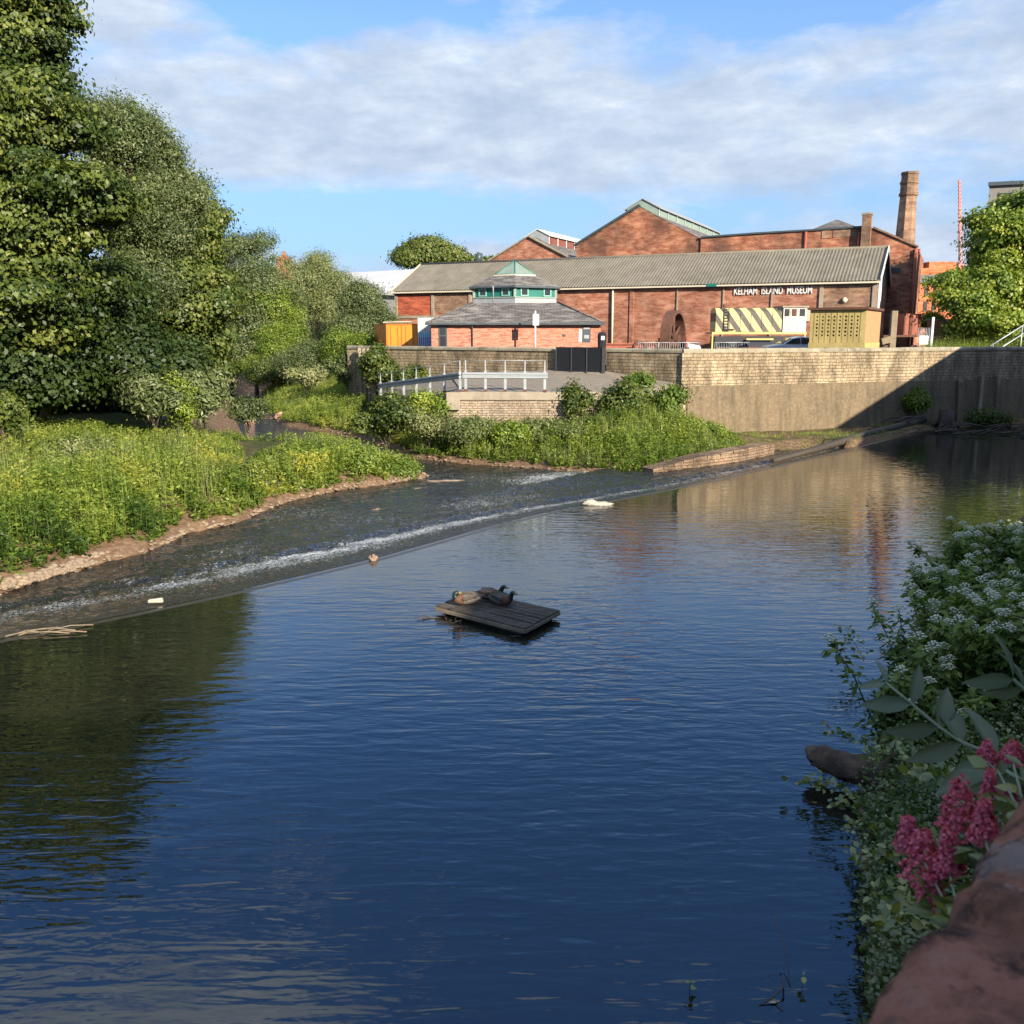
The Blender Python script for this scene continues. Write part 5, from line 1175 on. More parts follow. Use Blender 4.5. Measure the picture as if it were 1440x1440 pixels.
def crown_points(lobes, n_clump, shell=.5, down=.75):
    """clump centres near the surface of a group of lobes [(centre, radii)]"""
    c = np.array([l[0] for l in lobes], float); r = np.array([l[1] for l in lobes], float)
    w = (r.prod(1))**(2/3); k = RNG.choice(len(lobes), n_clump*2, p=w/w.sum())
    d = unit(RNG.normal(size=(n_clump*2, 3))); rad = shell+(1-shell)*RNG.random(n_clump*2)**.5
    p = c[k]+d*r[k]*rad[:, None]
    keep = np.ones(len(p), bool)
    for i in range(len(lobes)):
        q = (((p-c[i])/r[i])**2).sum(1); keep &= ~((q < (shell*.8)**2) & (k != i))
    keep &= ~((d[:, 2] < -down) & (RNG.random(len(p)) < .7))
    idx = np.flatnonzero(keep)[:n_clump]
    return p[idx], d[idx]
def foliage(lobes, n_clump, per, cr, lsize, aspect=.62, flat=.55, up=.55, tint=(.2, .75), droop=0.0):
    p, d = crown_points(lobes, n_clump)
    n = len(p); P_ = np.repeat(p, per, 0); D_ = np.repeat(d, per, 0)
    crs = np.repeat(cr*RNG.uniform(.6, 1.35, n), per)[:, None]
    o = RNG.normal(size=(n*per, 3))*np.array([1, 1, flat])*.5
    P_ = P_ + o*crs; P_[:, 2] -= droop*crs[:, 0]*(o[:, 0]**2+o[:, 1]**2)
    nr = D_*.75 + np.array([0, 0, up*.55]) + o*.55 + RNG.normal(size=(n*per, 3))*.45
    ls = lsize*RNG.uniform(.6, 1.3, n*per)
    V, Fq = leaves(P_, nr, ls, ls*aspect)
    t = np.repeat(RNG.uniform(tint[0], tint[1], n), per)+RNG.normal(size=n*per)*.05
    return V, Fq, np.repeat(np.clip(t, .02, .98), 4)
def lobe(px, py, Y, rpx, ry=None, k=1.0):
    c = A(px, py, Y); r = rpx/F*Y; rz = (ry or rpx)/F*Y
    return ((c.x, c.y, c.z), (r, r*k, rz))
def tree(name, label, cat, lobes, mat, n_clump, per, cr, lsize, base=None, trunk=.3, group=None, part='crown', limbs=True, tint=(.2, .75), twist=0, **kw):
    c = np.array([l[0] for l in lobes]); lo = min(l[0][2]-l[1][2] for l in lobes)
    if base is None: base = (c[:, 0].mean(), c[:, 1].mean(), None)
    bz = base[2] if base[2] is not None else gz1(base[0], base[1])
    t = thing(name, label, cat, (base[0], base[1], bz), group=group)
    V, Fq, ti = foliage(lobes, n_clump, per, cr, lsize, tint=tint, **kw)
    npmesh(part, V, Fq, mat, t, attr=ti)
    mb = MB(); top = Vector(c.mean(0)); b = Vector((base[0], base[1], bz-.2)); R = random.Random(len(lobes))
    fork = b.lerp(top, .45); fork.z = b.z+(top.z-b.z)*.5
    mid = b.lerp(fork, .5)+Vector((R.uniform(-.2, .2), R.uniform(-.2, .2), 0))*trunk*2
    mb.tube([b, mid, fork, fork.lerp(top, .6)], [trunk, trunk*.82, trunk*.62, trunk*.35], 10, jit=.06)
    if limbs:
        for l in lobes[:14]:
            e = Vector(l[0]); s = mid.lerp(fork, R.uniform(.2, 1.0)); m_ = s.lerp(e, .5)+Vector((0, 0, (e-s).length*.10))
            mb.tube([s, m_, e], [trunk*.38, trunk*.24, trunk*.07], 7)
            for q in range(3):
                dd = Vector((R.uniform(-1, 1), R.uniform(-1, 1), R.uniform(-.3, 1))).normalized()*l[1][0]*.8
                mb.tube([m_.lerp(e, .6), e.lerp(e+dd, .5)+Vector((0, 0, .1)), e+dd], [trunk*.13, trunk*.08, trunk*.03], 5)
    mb.build('trunk' if part == 'crown' else 'stems', M['bark'], t)
    return t
def rlobes(lobes, n, f=(.35, .55), seed=1):
    """adds smaller bulges over the outside of the main lobes"""
    R = np.random.default_rng(seed); out = list(lobes)
    for (c, r) in lobes:
        for _ in range(n):
            d = unit(R.normal(size=3)); d[2] = abs(d[2])*1.0-.25; s = R.uniform(*f)
            out.append((tuple(np.array(c)+d*np.array(r)*R.uniform(.72, .98)), tuple(np.array(r)*s)))
    return out

def rlobes2(lobes, n, seed=1):
    """uneven crowns: main lobes shrunk, ragged boughs pushed out beyond them"""
    R = np.random.default_rng(seed); out = [(c, tuple(np.array(r)*.84)) for c, r in lobes]
    for (c, r) in lobes:
        for _ in range(n+4):
            d = unit(R.normal(size=3)); d[2] = d[2]*.8+.12; s = R.uniform(.16, .46)
            out.append((tuple(np.array(c)+d*np.array(r)*R.uniform(.70, 1.06)), tuple(np.array(r)*s*np.array([1.3, 1.3, .55]))))
    return out
# ------------------------------------------------------------------ left bank trees
L1 = rlobes2([lobe(-8, 62, 39, 85, 80), lobe(38, 165, 38, 82, 80), lobe(70, 300, 36.5, 95, 85), lobe(-20, 250, 38, 120), lobe(40, 430, 36.5, 105, 75), lobe(-60, 400, 37, 110), lobe(-90, 100, 40, 120)], 5, seed=2)
tree('sycamore_tree', 'tallest dark sycamore tree with broad sunlit leaves at far left', 'tree', L1, LM['sycamore'], 2100, 115, .80, .215, base=(-22.5, 41, None), trunk=.5, tint=(.2, .85), flat=.42)
L2 = rlobes2([lobe(170, 200, 47, 55, 62), lobe(215, 228, 48, 46, 58), lobe(170, 300, 46, 62), lobe(228, 310, 47, 48, 66), lobe(205, 400, 46, 58), lobe(280, 265, 49, 16, 10)], 5, seed=3)
tree('white_willow_tree', 'silvery grey willow tree standing behind the dark sycamore', 'tree', L2, LM['willow'], 1700, 110, .72, .175, base=(-18.8, 47, None), trunk=.4, aspect=.34, tint=(.25, .9), flat=.8, up=.3)
L3 = rlobes2([lobe(262, 345, 50, 42, 42), lobe(290, 420, 50, 30, 50), lobe(255, 430, 48, 50, 55), lobe(280, 305, 51, 22, 20), lobe(292, 500, 51, 28, 40)], 5, seed=4)
tree('maple_tree', 'olive green maple tree leaning over the narrow channel', 'tree', L3, LM['ash'], 1000, 85, .75, .22, base=(-17.5, 50.5, None), trunk=.32, tint=(.25, .95))
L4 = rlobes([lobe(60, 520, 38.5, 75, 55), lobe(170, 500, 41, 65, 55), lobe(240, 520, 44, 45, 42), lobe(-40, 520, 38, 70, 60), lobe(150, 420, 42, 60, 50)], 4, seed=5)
tree('hawthorn_thicket', 'hawthorn thicket beneath the left bank trees, leaves darkened as if in shade', 'thicket', L4, LM['ash'], 900, 80, .8, .21, base=(-21, 40.5, None), trunk=.25, tint=(.0, .32), part='foliage')  # shade under the trees is put into the dark leaf tint

L7 = rlobes([lobe(40, 555, 47, 60, 40), lobe(130, 550, 48, 55, 45), lobe(210, 545, 49, 45, 40), lobe(-40, 555, 46, 60, 45)], 5, seed=15)
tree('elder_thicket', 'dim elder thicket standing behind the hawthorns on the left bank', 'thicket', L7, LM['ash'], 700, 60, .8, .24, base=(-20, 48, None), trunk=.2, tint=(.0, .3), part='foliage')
# trees up the valley and beyond the channel
valley = [
 ('willow_tree', 'grey green willow with a rounded top directly right of the maple tree', [lobe(340, 365, 92, 42, 35), lobe(360, 420, 90, 45, 50), lobe(345, 480, 88, 45, 55), lobe(370, 345, 94, 20, 15)], 'willow', 800, .22, .45),
 ('willow_tree', 'broad olive willow in the middle of the valley trees', [lobe(430, 405, 97, 52, 45), lobe(470, 430, 96, 40, 50), lobe(425, 470, 94, 55, 45), lobe(450, 372, 98, 22, 16), lobe(440, 495, 92, 50, 26)], 'dryweed', 900, .20, .4),
 ('willow_tree', 'bluish green willow overlapping the white warehouse roof', [lobe(515, 440, 84, 32, 42), lobe(533, 465, 83, 20, 30), lobe(500, 475, 82, 30, 32)], 'willow', 600, .20, .34),
 ('alder_tree', 'mid green alder above the narrow channel', [lobe(385, 440, 90, 32, 42), lobe(395, 490, 87, 36, 35), lobe(370, 520, 85, 24, 22)], 'bright', 600, .20, .3),
 ('sallow_bush', 'dark sallow bush filling the gap under the olive willow', [lobe(400, 522, 84, 24, 18), lobe(372, 524, 83, 18, 16), lobe(430, 515, 85, 24, 16)], 'ash', 300, .2, .3),
 ('hazel_bush', 'sunlit hazel bush below the bluish willow left of the posts', [lobe(505, 500, 74, 26, 22), lobe(480, 490, 76, 24, 26), lobe(520, 495, 73, 14, 22)], 'bright', 300, .2, .3),
 ('hazel_bush', 'tall hazel bush behind the head of the channel', [lobe(330, 500, 96, 30, 46), lobe(320, 440, 98, 26, 45)], 'willow', 380, .2, .34),
 ('sallow_bush', 'low rounded sallow bush at the head of the channel', [lobe(440, 505, 78, 32, 22), lobe(470, 500, 79, 26, 20), lobe(410, 513, 77, 22, 16)], 'willow', 420, .15, .3),
]
for i, (nm, lab, lb, mt, n, ls, tw) in enumerate(valley):
    tree(nm, lab, 'tree' if 'tree' in nm else 'bush', rlobes(lb, 5, seed=20+i), LM[mt], int(n*1.2), 65, .75, ls*.95, trunk=.22, aspect=.42, flat=.75, up=.35, tint=(.2, .9), group='trees in the valley', part='crown' if 'tree' in nm else 'foliage')
Lf = rlobes([lobe(603, 355, 150, 30, 19), lobe(635, 362, 150, 18, 12), lobe(575, 364, 148, 16, 10)], 5, seed=31)
tree('lime_tree', 'solitary round lime tree beyond the left end of the shed roof', 'tree', Lf, LM['ash'], 700, 60, 1.4, .42, base=(A(603, 400, 150).x, 150, 3.2), trunk=.4, tint=(.4, .95))
Lf = [lobe(672, 370, 160, 18, 6), lobe(690, 369, 160, 14, 5)]
tree('distant_tree', 'tiny dark treetop showing above the shed ridge', 'tree', Lf, LM['far'], 60, 40, 1.0, .6, base=(A(680, 400, 160).x, 160, 3.2), trunk=.3)
# right tree behind the river wall
L5 = rlobes2([lobe(1440, 320, 68, 55, 55), lobe(1395, 345, 68, 40, 45), lobe(1385, 415, 67, 52, 45), lobe(1450, 420, 67, 60), lobe(1365, 440, 66, 30, 32), lobe(1420, 470, 65.5, 60, 28), lobe(1490, 350, 69, 70, 80)], 5, seed=6)
tree('lime_tree', 'round bright green tree behind the far right of the river wall', 'tree', L5, LM['bright'], 1600, 85, .75, .24, base=(A(1430, 480, 68).x, 68, TZ), trunk=.35, tint=(.3, 1.0), aspect=.75)
L6 = rlobes([lobe(1310, 452, 69, 12, 12), lobe(1322, 470, 69.5, 14, 14)], 3, seed=8)
tree('elder_bush', 'small yellowish bush between the iron gate and the round tree', 'bush', L6, LM['bright'], 120, 45, .5, .2, base=(A(1315, 480, 69).x, 69, TZ), trunk=.06, tint=(.4, 1.0), part='foliage')

# hills with distant woods
hx = np.linspace(-420, 260, 70); hy = np.linspace(205, 900, 60); HX, HY = np.meshgrid(hx, hy)
rise = np.clip((HY-205)/230, 0, 1); HZ = 1.5 + rise**.8*(24+7*vnoise(HX, HY, .012, 21)+2*vnoise(HX, HY, .05, 22))*np.clip((60-HX)/120, .12, 1.0) + np.clip((-HX-60)/200, 0, 1)*10*rise
I = np.arange(HX.size).reshape(HX.shape); Fq = np.stack([I[:-1, :-1], I[:-1, 1:], I[1:, 1:], I[1:, :-1]], -1).reshape(-1, 4)
hl = npmesh('hills', np.stack([HX, HY, HZ], -1).reshape(-1, 3), Fq, plain('hill_turf', (.08, .11, .035), .95, .3, .05), smooth=True); tag(hl, kind='structure')
nt_ = 900; k = RNG.integers(0, HX.size, nt_*3); tx_, ty_, tz_ = HX.ravel()[k]+RNG.uniform(-5, 5, nt_*3), HY.ravel()[k]+RNG.uniform(-5, 5, nt_*3), HZ.ravel()[k]
m = (ty_ < 520) & (tx_ < 40) & (tx_ > -.62*ty_) & ~((abs(tx_+.257*ty_) < 9) & (ty_ < 213)); tx_, ty_, tz_ = tx_[m][:nt_], ty_[m][:nt_], tz_[m][:nt_]
per = 130; n = len(tx_); rr = RNG.uniform(3, 6.0, n); d = unit(RNG.normal(size=(n*per, 3))); d[:, 2] = np.abs(d[:, 2])
Cn = np.repeat(np.stack([tx_, ty_, tz_+rr*.5], 1), per, 0)+d*np.repeat(rr, per)[:, None]*RNG.uniform(.75, 1.05, (n*per, 1))
V, Fq = leaves(Cn, d+RNG.normal(size=d.shape)*.5, RNG.uniform(.9, 1.7, n*per), RNG.uniform(.7, 1.2, n*per))
wd = npmesh('distant_wood', V, Fq, LM['far'], attr=np.repeat(np.repeat(RNG.uniform(.1, .8, n), per), 4)); tag(wd, 'distant mixed woodland covering the hillside', kind='stuff')

# ------------------------------------------------------------------ weeds and grasses (nobody could count them)
def weeds(name, label, X, Y, h, mat, nleaf=22, lsize=.13, tint=None, blades=6, aspect=.38, spread=.16, z=None):
    n = len(X); Z = ground_z(X, Y) if z is None else z
    lean = RNG.normal(size=(n, 2))*.16
    k = nleaf; f = RNG.uniform(.08, 1.0, (n, k)); ang = RNG.uniform(0, 2*PI, (n, k))
    rad = spread*RNG.uniform(.2, 1.2, (n, k))*(1.15-.75*f)*h[:, None]**.5
    hx = X[:, None]+lean[:, 0:1]*f**2*h[:, None]+np.cos(ang)*rad; hy_ = Y[:, None]+lean[:, 1:2]*f**2*h[:, None]+np.sin(ang)*rad
    hz = Z[:, None]+f*h[:, None]
    Cn = np.stack([hx, hy_, hz], -1).reshape(-1, 3)
    out = np.stack([np.cos(ang), np.sin(ang), RNG.uniform(-.35, .6, (n, k))], -1).reshape(-1, 3)
    nr = np.stack([-np.cos(ang)*.4, -np.sin(ang)*.4, np.ones((n, k))], -1).reshape(-1, 3)+RNG.normal(size=(n*k, 3))*.45
    ls = (lsize*(1.25-.7*f)*RNG.uniform(.6, 1.35, (n, k))).ravel()
    V, Fq = leaves(Cn, nr, ls, ls*aspect, tip=out+RNG.normal(size=out.shape)*.3)
    ti = np.repeat(np.clip(np.repeat(tint, k)+.22*(f.ravel()-.5)+RNG.normal(size=n*k)*.05, .02, .98), 4)
    if blades:
        m_ = n*blades; bx = np.repeat(X, blades)+RNG.normal(size=m_)*.10; by = np.repeat(Y, blades)+RNG.normal(size=m_)*.10; bz = np.repeat(Z, blades)
        bh = np.repeat(h, blades)*RNG.uniform(.55, 1.12, m_); a_ = RNG.uniform(0, 2*PI, m_); lo = RNG.uniform(.05, .35, m_)*bh
        b0 = np.stack([bx, by, bz], 1); dv = np.stack([np.cos(a_), np.sin(a_), np.zeros(m_)], 1); sd_ = np.stack([-np.sin(a_), np.cos(a_), np.zeros(m_)], 1)*.007
        md = b0+dv*lo[:, None]*.3+np.array([0, 0, 1])*bh[:, None]*.6; tp = b0+dv*lo[:, None]+np.array([0, 0, 1])*bh[:, None]
        V2 = np.stack([b0-sd_, md-sd_*.8, tp, md+sd_*.8], 1).reshape(-1, 3); F2 = np.arange(4*m_).reshape(m_, 4)+len(V)
        V = np.concatenate([V, V2]); Fq = np.concatenate([Fq, F2]); ti = np.concatenate([ti, np.repeat(np.clip(np.repeat(tint, blades)+.1, .02, .98), 4)])
    o = npmesh(name, V, Fq, mat, attr=ti); return tag(o, label, kind='stuff')
def scatter(x0, x1, y0, y1, n, keep):
    X = RNG.uniform(x0, x1, n); Y = RNG.uniform(y0, y1, n)
    m = ~inside(X, Y); X, Y = X[m], Y[m]; d, wl = shore(X, Y); m = keep(X, Y, d); return X[m], Y[m], d[m]
chan_mid = np.array([[p.x, p.y] for p in chan_left])
def is_left(X, Y):       # the side of the channel nearest the sycamore
    cx_ = np.interp(Y, chan_mid[::1][:, 1][np.argsort(chan_mid[:, 1])], chan_mid[:, 0][np.argsort(chan_mid[:, 1])]); return X < cx_+.4
def low_enough(X, Y, h, xs, ys):
    z = ground_z(X, Y); depth = Y*CP+(EYE-z)*SP; px = X/depth*F+C0
    ylim = np.interp(px, xs, ys); zmax = EYE-Y*np.tan(P+np.arctan((ylim-C0)/F))
    h2 = np.minimum(h, (zmax-z)*np.clip(.80+.28*vnoise(X, Y, 1.3, 81)+RNG.normal(size=len(X))*.12, .35, 1.12)); return h2, h2 > .12
LX_, LY_ = [-50, 0, 150, 240, 300, 330, 347, 372, 420, 480, 560, 605], [590, 586, 592, 602, 606, 618, 646, 632, 616, 622, 642, 672]
MX_, MY_ = [340, 360, 385, 450, 520, 560, 650, 700, 800, 830, 900, 960, 1000, 1060, 1090], [535, 532, 526, 510, 512, 560, 578, 590, 592, 572, 554, 574, 592, 624, 642]
# left bank: patches of different height and colour
def patches(X, Y):
    t = .45+.26*vnoise(X, Y, .9, 31)+.20*vnoise(X, Y, 2.4, 32)
    for px, py, r, a_ in ((230, 780, 1.0, .34), (150, 765, .9, .25), (430, 668, 1.2, .3), (290, 655, 1.3, .28), (470, 655, .9, .25), (60, 640, 1.5, .15), (40, 745, 1.4, -.25), (345, 705, 1.3, -.2), (130, 640, 1.5, -.1), (340, 700, .8, -.1), (250, 720, 1.4, -.12), (520, 655, 1.2, -.1)):
        q = G(px, py, .5); t += a_*np.exp(-((X-q.x)**2+(Y-q.y)**2)/(r*r*1.4))
    return np.clip(t, .05, .97)
X, Y, d = scatter(-34, -2, 17, 52, 15000, lambda X, Y, d: is_left(X, Y) & (d > .15+.25*RNG.random(len(X))) & (vnoise(X, Y, 1.9, 82) > -.55+.3*RNG.normal(size=len(X))) & (Y < 43.5) & (X > -.66*Y-1))
h = (.75+.36*vnoise(X, Y, .8, 33)+.22*vnoise(X, Y, 2.6, 34)+.2*RNG.normal(size=len(X)))*np.clip(.35+d*.55, .3, 1.0)*1.25; h, m = low_enough(X, Y, np.clip(h, .25, 1.7), LX_, LY_); X, Y, h = X[m], Y[m], h[m]
weeds('riverbank_weeds', 'tall bright green weeds and nettles covering the left bank', X, Y, h, LM['weed'], 30, .20, patches(X, Y), blades=4, spread=.30, aspect=.42)
X, Y, d = scatter(-34, -2, 17, 52, 9000, lambda X, Y, d: is_left(X, Y) & (d > 1.2) & (Y < 42) & (Y > 24) & (X > -.66*Y-1) & (vnoise(X, Y, .55, 37) > .05))
h, m = low_enough(X, Y, np.clip(1.2+.3*RNG.normal(size=len(X)), .7, 1.8), LX_, np.array(LY_)-8); X, Y, h = X[m], Y[m], h[m]
weeds('seeding_grass', 'pale seeding grasses standing among the left bank weeds', X, Y, h, LM['dryweed'], 6, .07, np.clip(.6+.2*vnoise(X, Y, 1.1, 38), .1, .95), blades=5, aspect=.25, spread=.1)
X, Y, d = scatter(-34, -2, 17, 46, 9000, lambda X, Y, d: is_left(X, Y) & (d > .06+.3*RNG.random(len(X))**2) & (d < 3.5) & (X > -.66*Y-1))
weeds('low_bank_cover', 'low leafy cover creeping over the shingle of the left bank', X, Y, np.clip(.22+.12*RNG.normal(size=len(X))+.12*np.clip(d-.3, 0, 1.5), .06, .6), LM['weed'], 16, .15, np.clip(.45+.2*vnoise(X, Y, 1.4, 36), .1, .9), blades=1, aspect=.5, spread=.3)
# middle bank below the walls
def mid_keep(X, Y, d):
    ylim = np.where((X > r0.x-1.2) & (X < r1.x+.3), 45.5, np.where((X >= r1.x+.3) & (X < r2.x+.6), 45.9, np.where(X < r0.x, np.where(X < -9.5, 96, 53+(-X)*.35), 46.8+.4*(X-9.07))))
    return ~is_left(X, Y) & (Y < ylim) & (X > -.27*Y-1.5) & (d > .3)
X, Y, d = scatter(-27, 13.5, 34, 92, 26000, lambda X, Y, d: mid_keep(X, Y, d) & (X < 11.5+RNG.normal(size=len(X))*.8))
h = np.clip((.72+.34*vnoise(X, Y, .75, 41)+.15*RNG.normal(size=len(X)))*np.clip(.4+d*.5, .3, 1.0), .2, 1.5)
h = h*np.where(X > 9, .6, 1)
h, m = low_enough(X, Y, h, MX_, MY_); X, Y, h = X[m], Y[m], h[m]
t = np.clip(.42+.20*vnoise(X, Y, .8, 42)+.08*vnoise(X, Y, 2.5, 43)+np.where(X < -5, .14, 0), .05, .9)
weeds('bank_weeds', 'mixed green weeds and cow parsley on the middle bank', X, Y, h, LM['weed'], 28, .19, t, blades=4, spread=.28, aspect=.42)
X, Y, d = scatter(-27, 12, 34, 92, 12000, lambda X, Y, d: mid_keep(X, Y, d) & (vnoise(X, Y, .7, 44) > -.1))
h, m = low_enough(X, Y, np.clip(.8+.25*RNG.normal(size=len(X)), .3, 1.3), MX_, np.array(MY_)-4); X, Y, h = X[m], Y[m], h[m]
weeds('pale_bank_grass', 'pale dry grasses and herbs on the middle bank', X, Y, h, LM['dryweed'], 10, .10, np.clip(.5+.2*vnoise(X, Y, 1.2, 45), .1, .95), blades=6, aspect=.3)
X, Y, d = scatter(10.5, 25.5, 40, 54, 2400, lambda X, Y, d: (d > .3) & (Y < 46.9+.4*(X-9.07)) & (vnoise(X, Y, .8, 71) > -.2))
weeds('wall_foot_grass', 'thin green growth along the foot of the river wall', X, Y, np.clip(.16+.06*RNG.normal(size=len(X)), .08, .4), LM['weed'], 8, .07, np.full(len(X), .5), blades=4)
X = RNG.uniform(PX(1296, 60.5), PX(1420, 60.5), 500); Y = RNG.uniform(59, 61.5, 500)
weeds('terrace_weeds', 'grassy weeds growing behind the coping under the round tree', X, Y, np.clip(1.2+.25*RNG.normal(size=500), .6, 1.9), LM['weed'], 14, .13, np.full(500, .45), blades=4, z=np.full(500, TZ))

X, Y, d = scatter(-16, 11, 34, 60, 6500, lambda X, Y, d: ~is_left(X, Y) & (d > .12+.4*RNG.random(len(X))**2) & (d < 3.5) & (Y < 45.3))
weeds('low_slope_cover', 'low leafy cover hanging over the earthy edge of the middle bank', X, Y, np.clip(.24+.12*RNG.normal(size=len(X))+.1*np.clip(d-.3, 0, 1.5), .06, .6), LM['weed'], 16, .15, np.clip(.40+.2*vnoise(X, Y, 1.4, 46), .1, .9), blades=1, aspect=.5, spread=.3)
# single shrubs one can tell apart
def shrub(name, label, px, py, Y, r, ry, mat, n=110, per=45, cr=.42, ls=.15, tint=(.2, .8), asp=.45, grp=None, nl=4):
    c0_ = lobe(px, py, Y, r, ry); c = c0_[0]; R = np.random.default_rng(int(px)); lb = [(c, tuple(np.array(c0_[1])*.66))]
    for _ in range(9):
        d = unit(R.normal(size=3)); d[2] = d[2]*.7+.2; s = R.uniform(.22, .50); lb.append((tuple(np.array(c)+d*np.array(c0_[1])*R.uniform(.65, 1.12)), tuple(np.array(c0_[1])*s*np.array([1, 1, R.uniform(.7, 1.5)]))))
    return tree(name, label, 'shrub', lb, LM[mat], n, per, cr, ls, base=(c[0], c[1], None), trunk=.05, part='foliage', tint=tint, aspect=asp, flat=.8, up=.35, group=grp)
GS = 'shrubs on the left bank'
shrub('buddleia_shrub', 'sunlit grey green buddleia, left one of the pair under the trees', 215, 560, 39.5, 36, 36, 'willow', 170, tint=(.35, .95), asp=.32, ls=.24, grp=GS)
shrub('buddleia_shrub', 'feathery grey green buddleia, right one of the pair beside the channel', 285, 558, 41, 30, 36, 'willow', 150, tint=(.4, .98), asp=.32, ls=.24, grp=GS)
shrub('elder_shrub', 'yellow green elder between the two grey buddleias', 252, 575, 40, 22, 30, 'bright', 100, tint=(.4, .95), grp=GS)
shrub('sallow_shrub', 'small dull green sallow standing alone beside the channel rock', 346, 576, 46, 19, 16, 'willow', 90, ls=.16, tint=(.2, .7), grp=GS)
shrub('elder_shrub', 'leafy shrub catching light at the far left edge', 8, 580, 33, 26, 30, 'ash', 90, ls=.2, tint=(.4, .95), grp=GS)
GL = 'plant clumps among the left bank weeds'
shrub('butterbur_clump', 'dark broad leaved clump above the shingle at the lower left corner of the bank', 40, 752, 25.5, 36, 24, 'ash', 90, tint=(.35, .8), ls=.24, asp=.75, grp=GL)
shrub('nettle_clump', 'deep green nettle clump at the left end of the yellow flowers', 105, 735, 26.5, 34, 26, 'weed', 110, tint=(.05, .35), ls=.17, grp=GL)
shrub('ragwort_clump', 'yellow flowering ragwort clump nearest the shingle', 232, 745, 29, 30, 22, 'weed', 90, tint=(.72, 1.0), ls=.13, grp=GL)
shrub('nettle_clump', 'dark bushy nettle clump at the water where the bank bends', 335, 690, 32.5, 32, 26, 'ash', 110, tint=(.3, .8), ls=.17, grp=GL)
shrub('ragwort_clump', 'tall yellow ragwort clump on the narrow point of the left bank', 432, 660, 35.5, 20, 22, 'weed', 70, tint=(.70, 1.0), ls=.13, grp=GL)
shrub('willowherb_clump', 'tall bright green willowherb clump near the tip of the left bank', 500, 650, 36.8, 24, 24, 'weed', 80, tint=(.25, .6), ls=.16, asp=.3, grp=GL)
shrub('willowherb_clump', 'last green willowherb clump at the very tip of the left bank', 562, 660, 37.5, 22, 16, 'weed', 60, tint=(.2, .55), ls=.15, asp=.3, grp=GL)
shrub('dock_clump', 'greyish dock clump in the middle of the left bank weeds', 270, 690, 32.5, 36, 22, 'dryweed', 90, tint=(.2, .6), ls=.18, grp=GL)
shrub('meadowsweet_clump', 'pale flowering clump in the upper weeds below the shaded trees', 110, 640, 33.5, 40, 20, 'dryweed', 100, tint=(.4, .9), ls=.13, grp=GL)
GM = 'shrubs on the middle bank'
shrub('bramble_bush', 'dark green bramble bush overhanging the channel mouth', 545, 592, 45, 33, 27, 'ash', 170, tint=(.2, .8), ls=.17, asp=.6, grp=GM)
shrub('elder_bush', 'light yellow green elder below the sloping crash rail', 610, 575, 46.5, 32, 18, 'bright', 130, tint=(.4, .95), ls=.17, grp=GM)
shrub('cow_parsley', 'pale flowering cow parsley clump at the bend of the bank', 604, 596, 44.5, 24, 14, 'dryweed', 90, tint=(.55, .98), ls=.12, grp=GM)
shrub('sallow_shrub', 'rounded grey sallow left of the pink stone ledge', 648, 608, 43.5, 38, 22, 'dryweed', 150, tint=(.15, .6), ls=.14, grp=GM)
shrub('nettle_clump', 'bright green nettle clump below the rubble wall', 715, 610, 43.5, 32, 24, 'bright', 130, tint=(.25, .8), ls=.16, grp=GM)
shrub('mugwort_clump', 'greyish mugwort clump in the middle of the bank', 790, 612, 43.5, 40, 25, 'dryweed', 150, tint=(.2, .65), ls=.14, grp=GM)
shrub('laurel_shrub', 'narrow upright dark shrub against the end of the rubble wall', 812, 566, 45.6, 14, 26, 'ash', 90, tint=(.3, .8), ls=.17, asp=.6, grp=GM)
shrub('bramble_bush', 'wide dark bramble bush hiding the ramp edge', 868, 566, 45.7, 36, 22, 'ash', 150, tint=(.25, .85), ls=.17, asp=.6, grp=GM)
shrub('elder_bush', 'small green elder sprig poking above the ramp by the wall', 897, 541, 47.3, 15, 14, 'bright', 50, tint=(.2, .6), ls=.2, grp=GM)
shrub('bramble_bush', 'green bramble bush at the foot of the stone buttress', 935, 572, 46.5, 30, 20, 'bright', 120, tint=(.05, .5), ls=.16, asp=.6, grp=GM)
shrub('dock_clump', 'dark leafy dock clump at the water above the stone ledge', 850, 635, 42, 26, 18, 'bright', 100, tint=(.05, .5), ls=.18, asp=.5, grp=GM)
shrub('nettle_clump', 'green nettle clump near the right tip of the bank', 985, 612, 44.5, 30, 16, 'weed', 110, tint=(.3, .6), ls=.13, grp=GM)
shrub('elder_bush', 'white flowering elder bush beside the channel head', 432, 530, 70, 22, 13, 'dryweed', 110, tint=(.6, .98), ls=.2, grp=GM)
shrub('hawthorn_bush', 'dark hawthorn bush growing at the end of the boundary wall', 530, 520, 58.8, 20, 28, 'ash', 150, tint=(.3, .9), ls=.2, asp=.6, grp=GM)
shrub('hawthorn_bush', 'lower hawthorn bush under the boundary wall left of the rail', 575, 535, 56.6, 26, 14, 'ash', 120, tint=(.3, .9), ls=.18, asp=.6, grp=GM)
shrub('sallow_shrub', 'pale sallow left of the concrete posts', 490, 520, 63, 24, 22, 'willow', 120, tint=(.2, .8), ls=.18, grp=GM)
shrub('bramble_bush', 'shaded green bush clinging to the footing of the river wall', 1286, 565, 52.5, 14, 14, 'bright', 60, tint=(.05, .5), ls=.2, grp=GM)
shrub('bramble_bush', 'low shaded bush on debris at the right end of the weir', 1385, 590, 54.2, 26, 9, 'ash', 80, tint=(.2, .7), ls=.18, grp=GM)

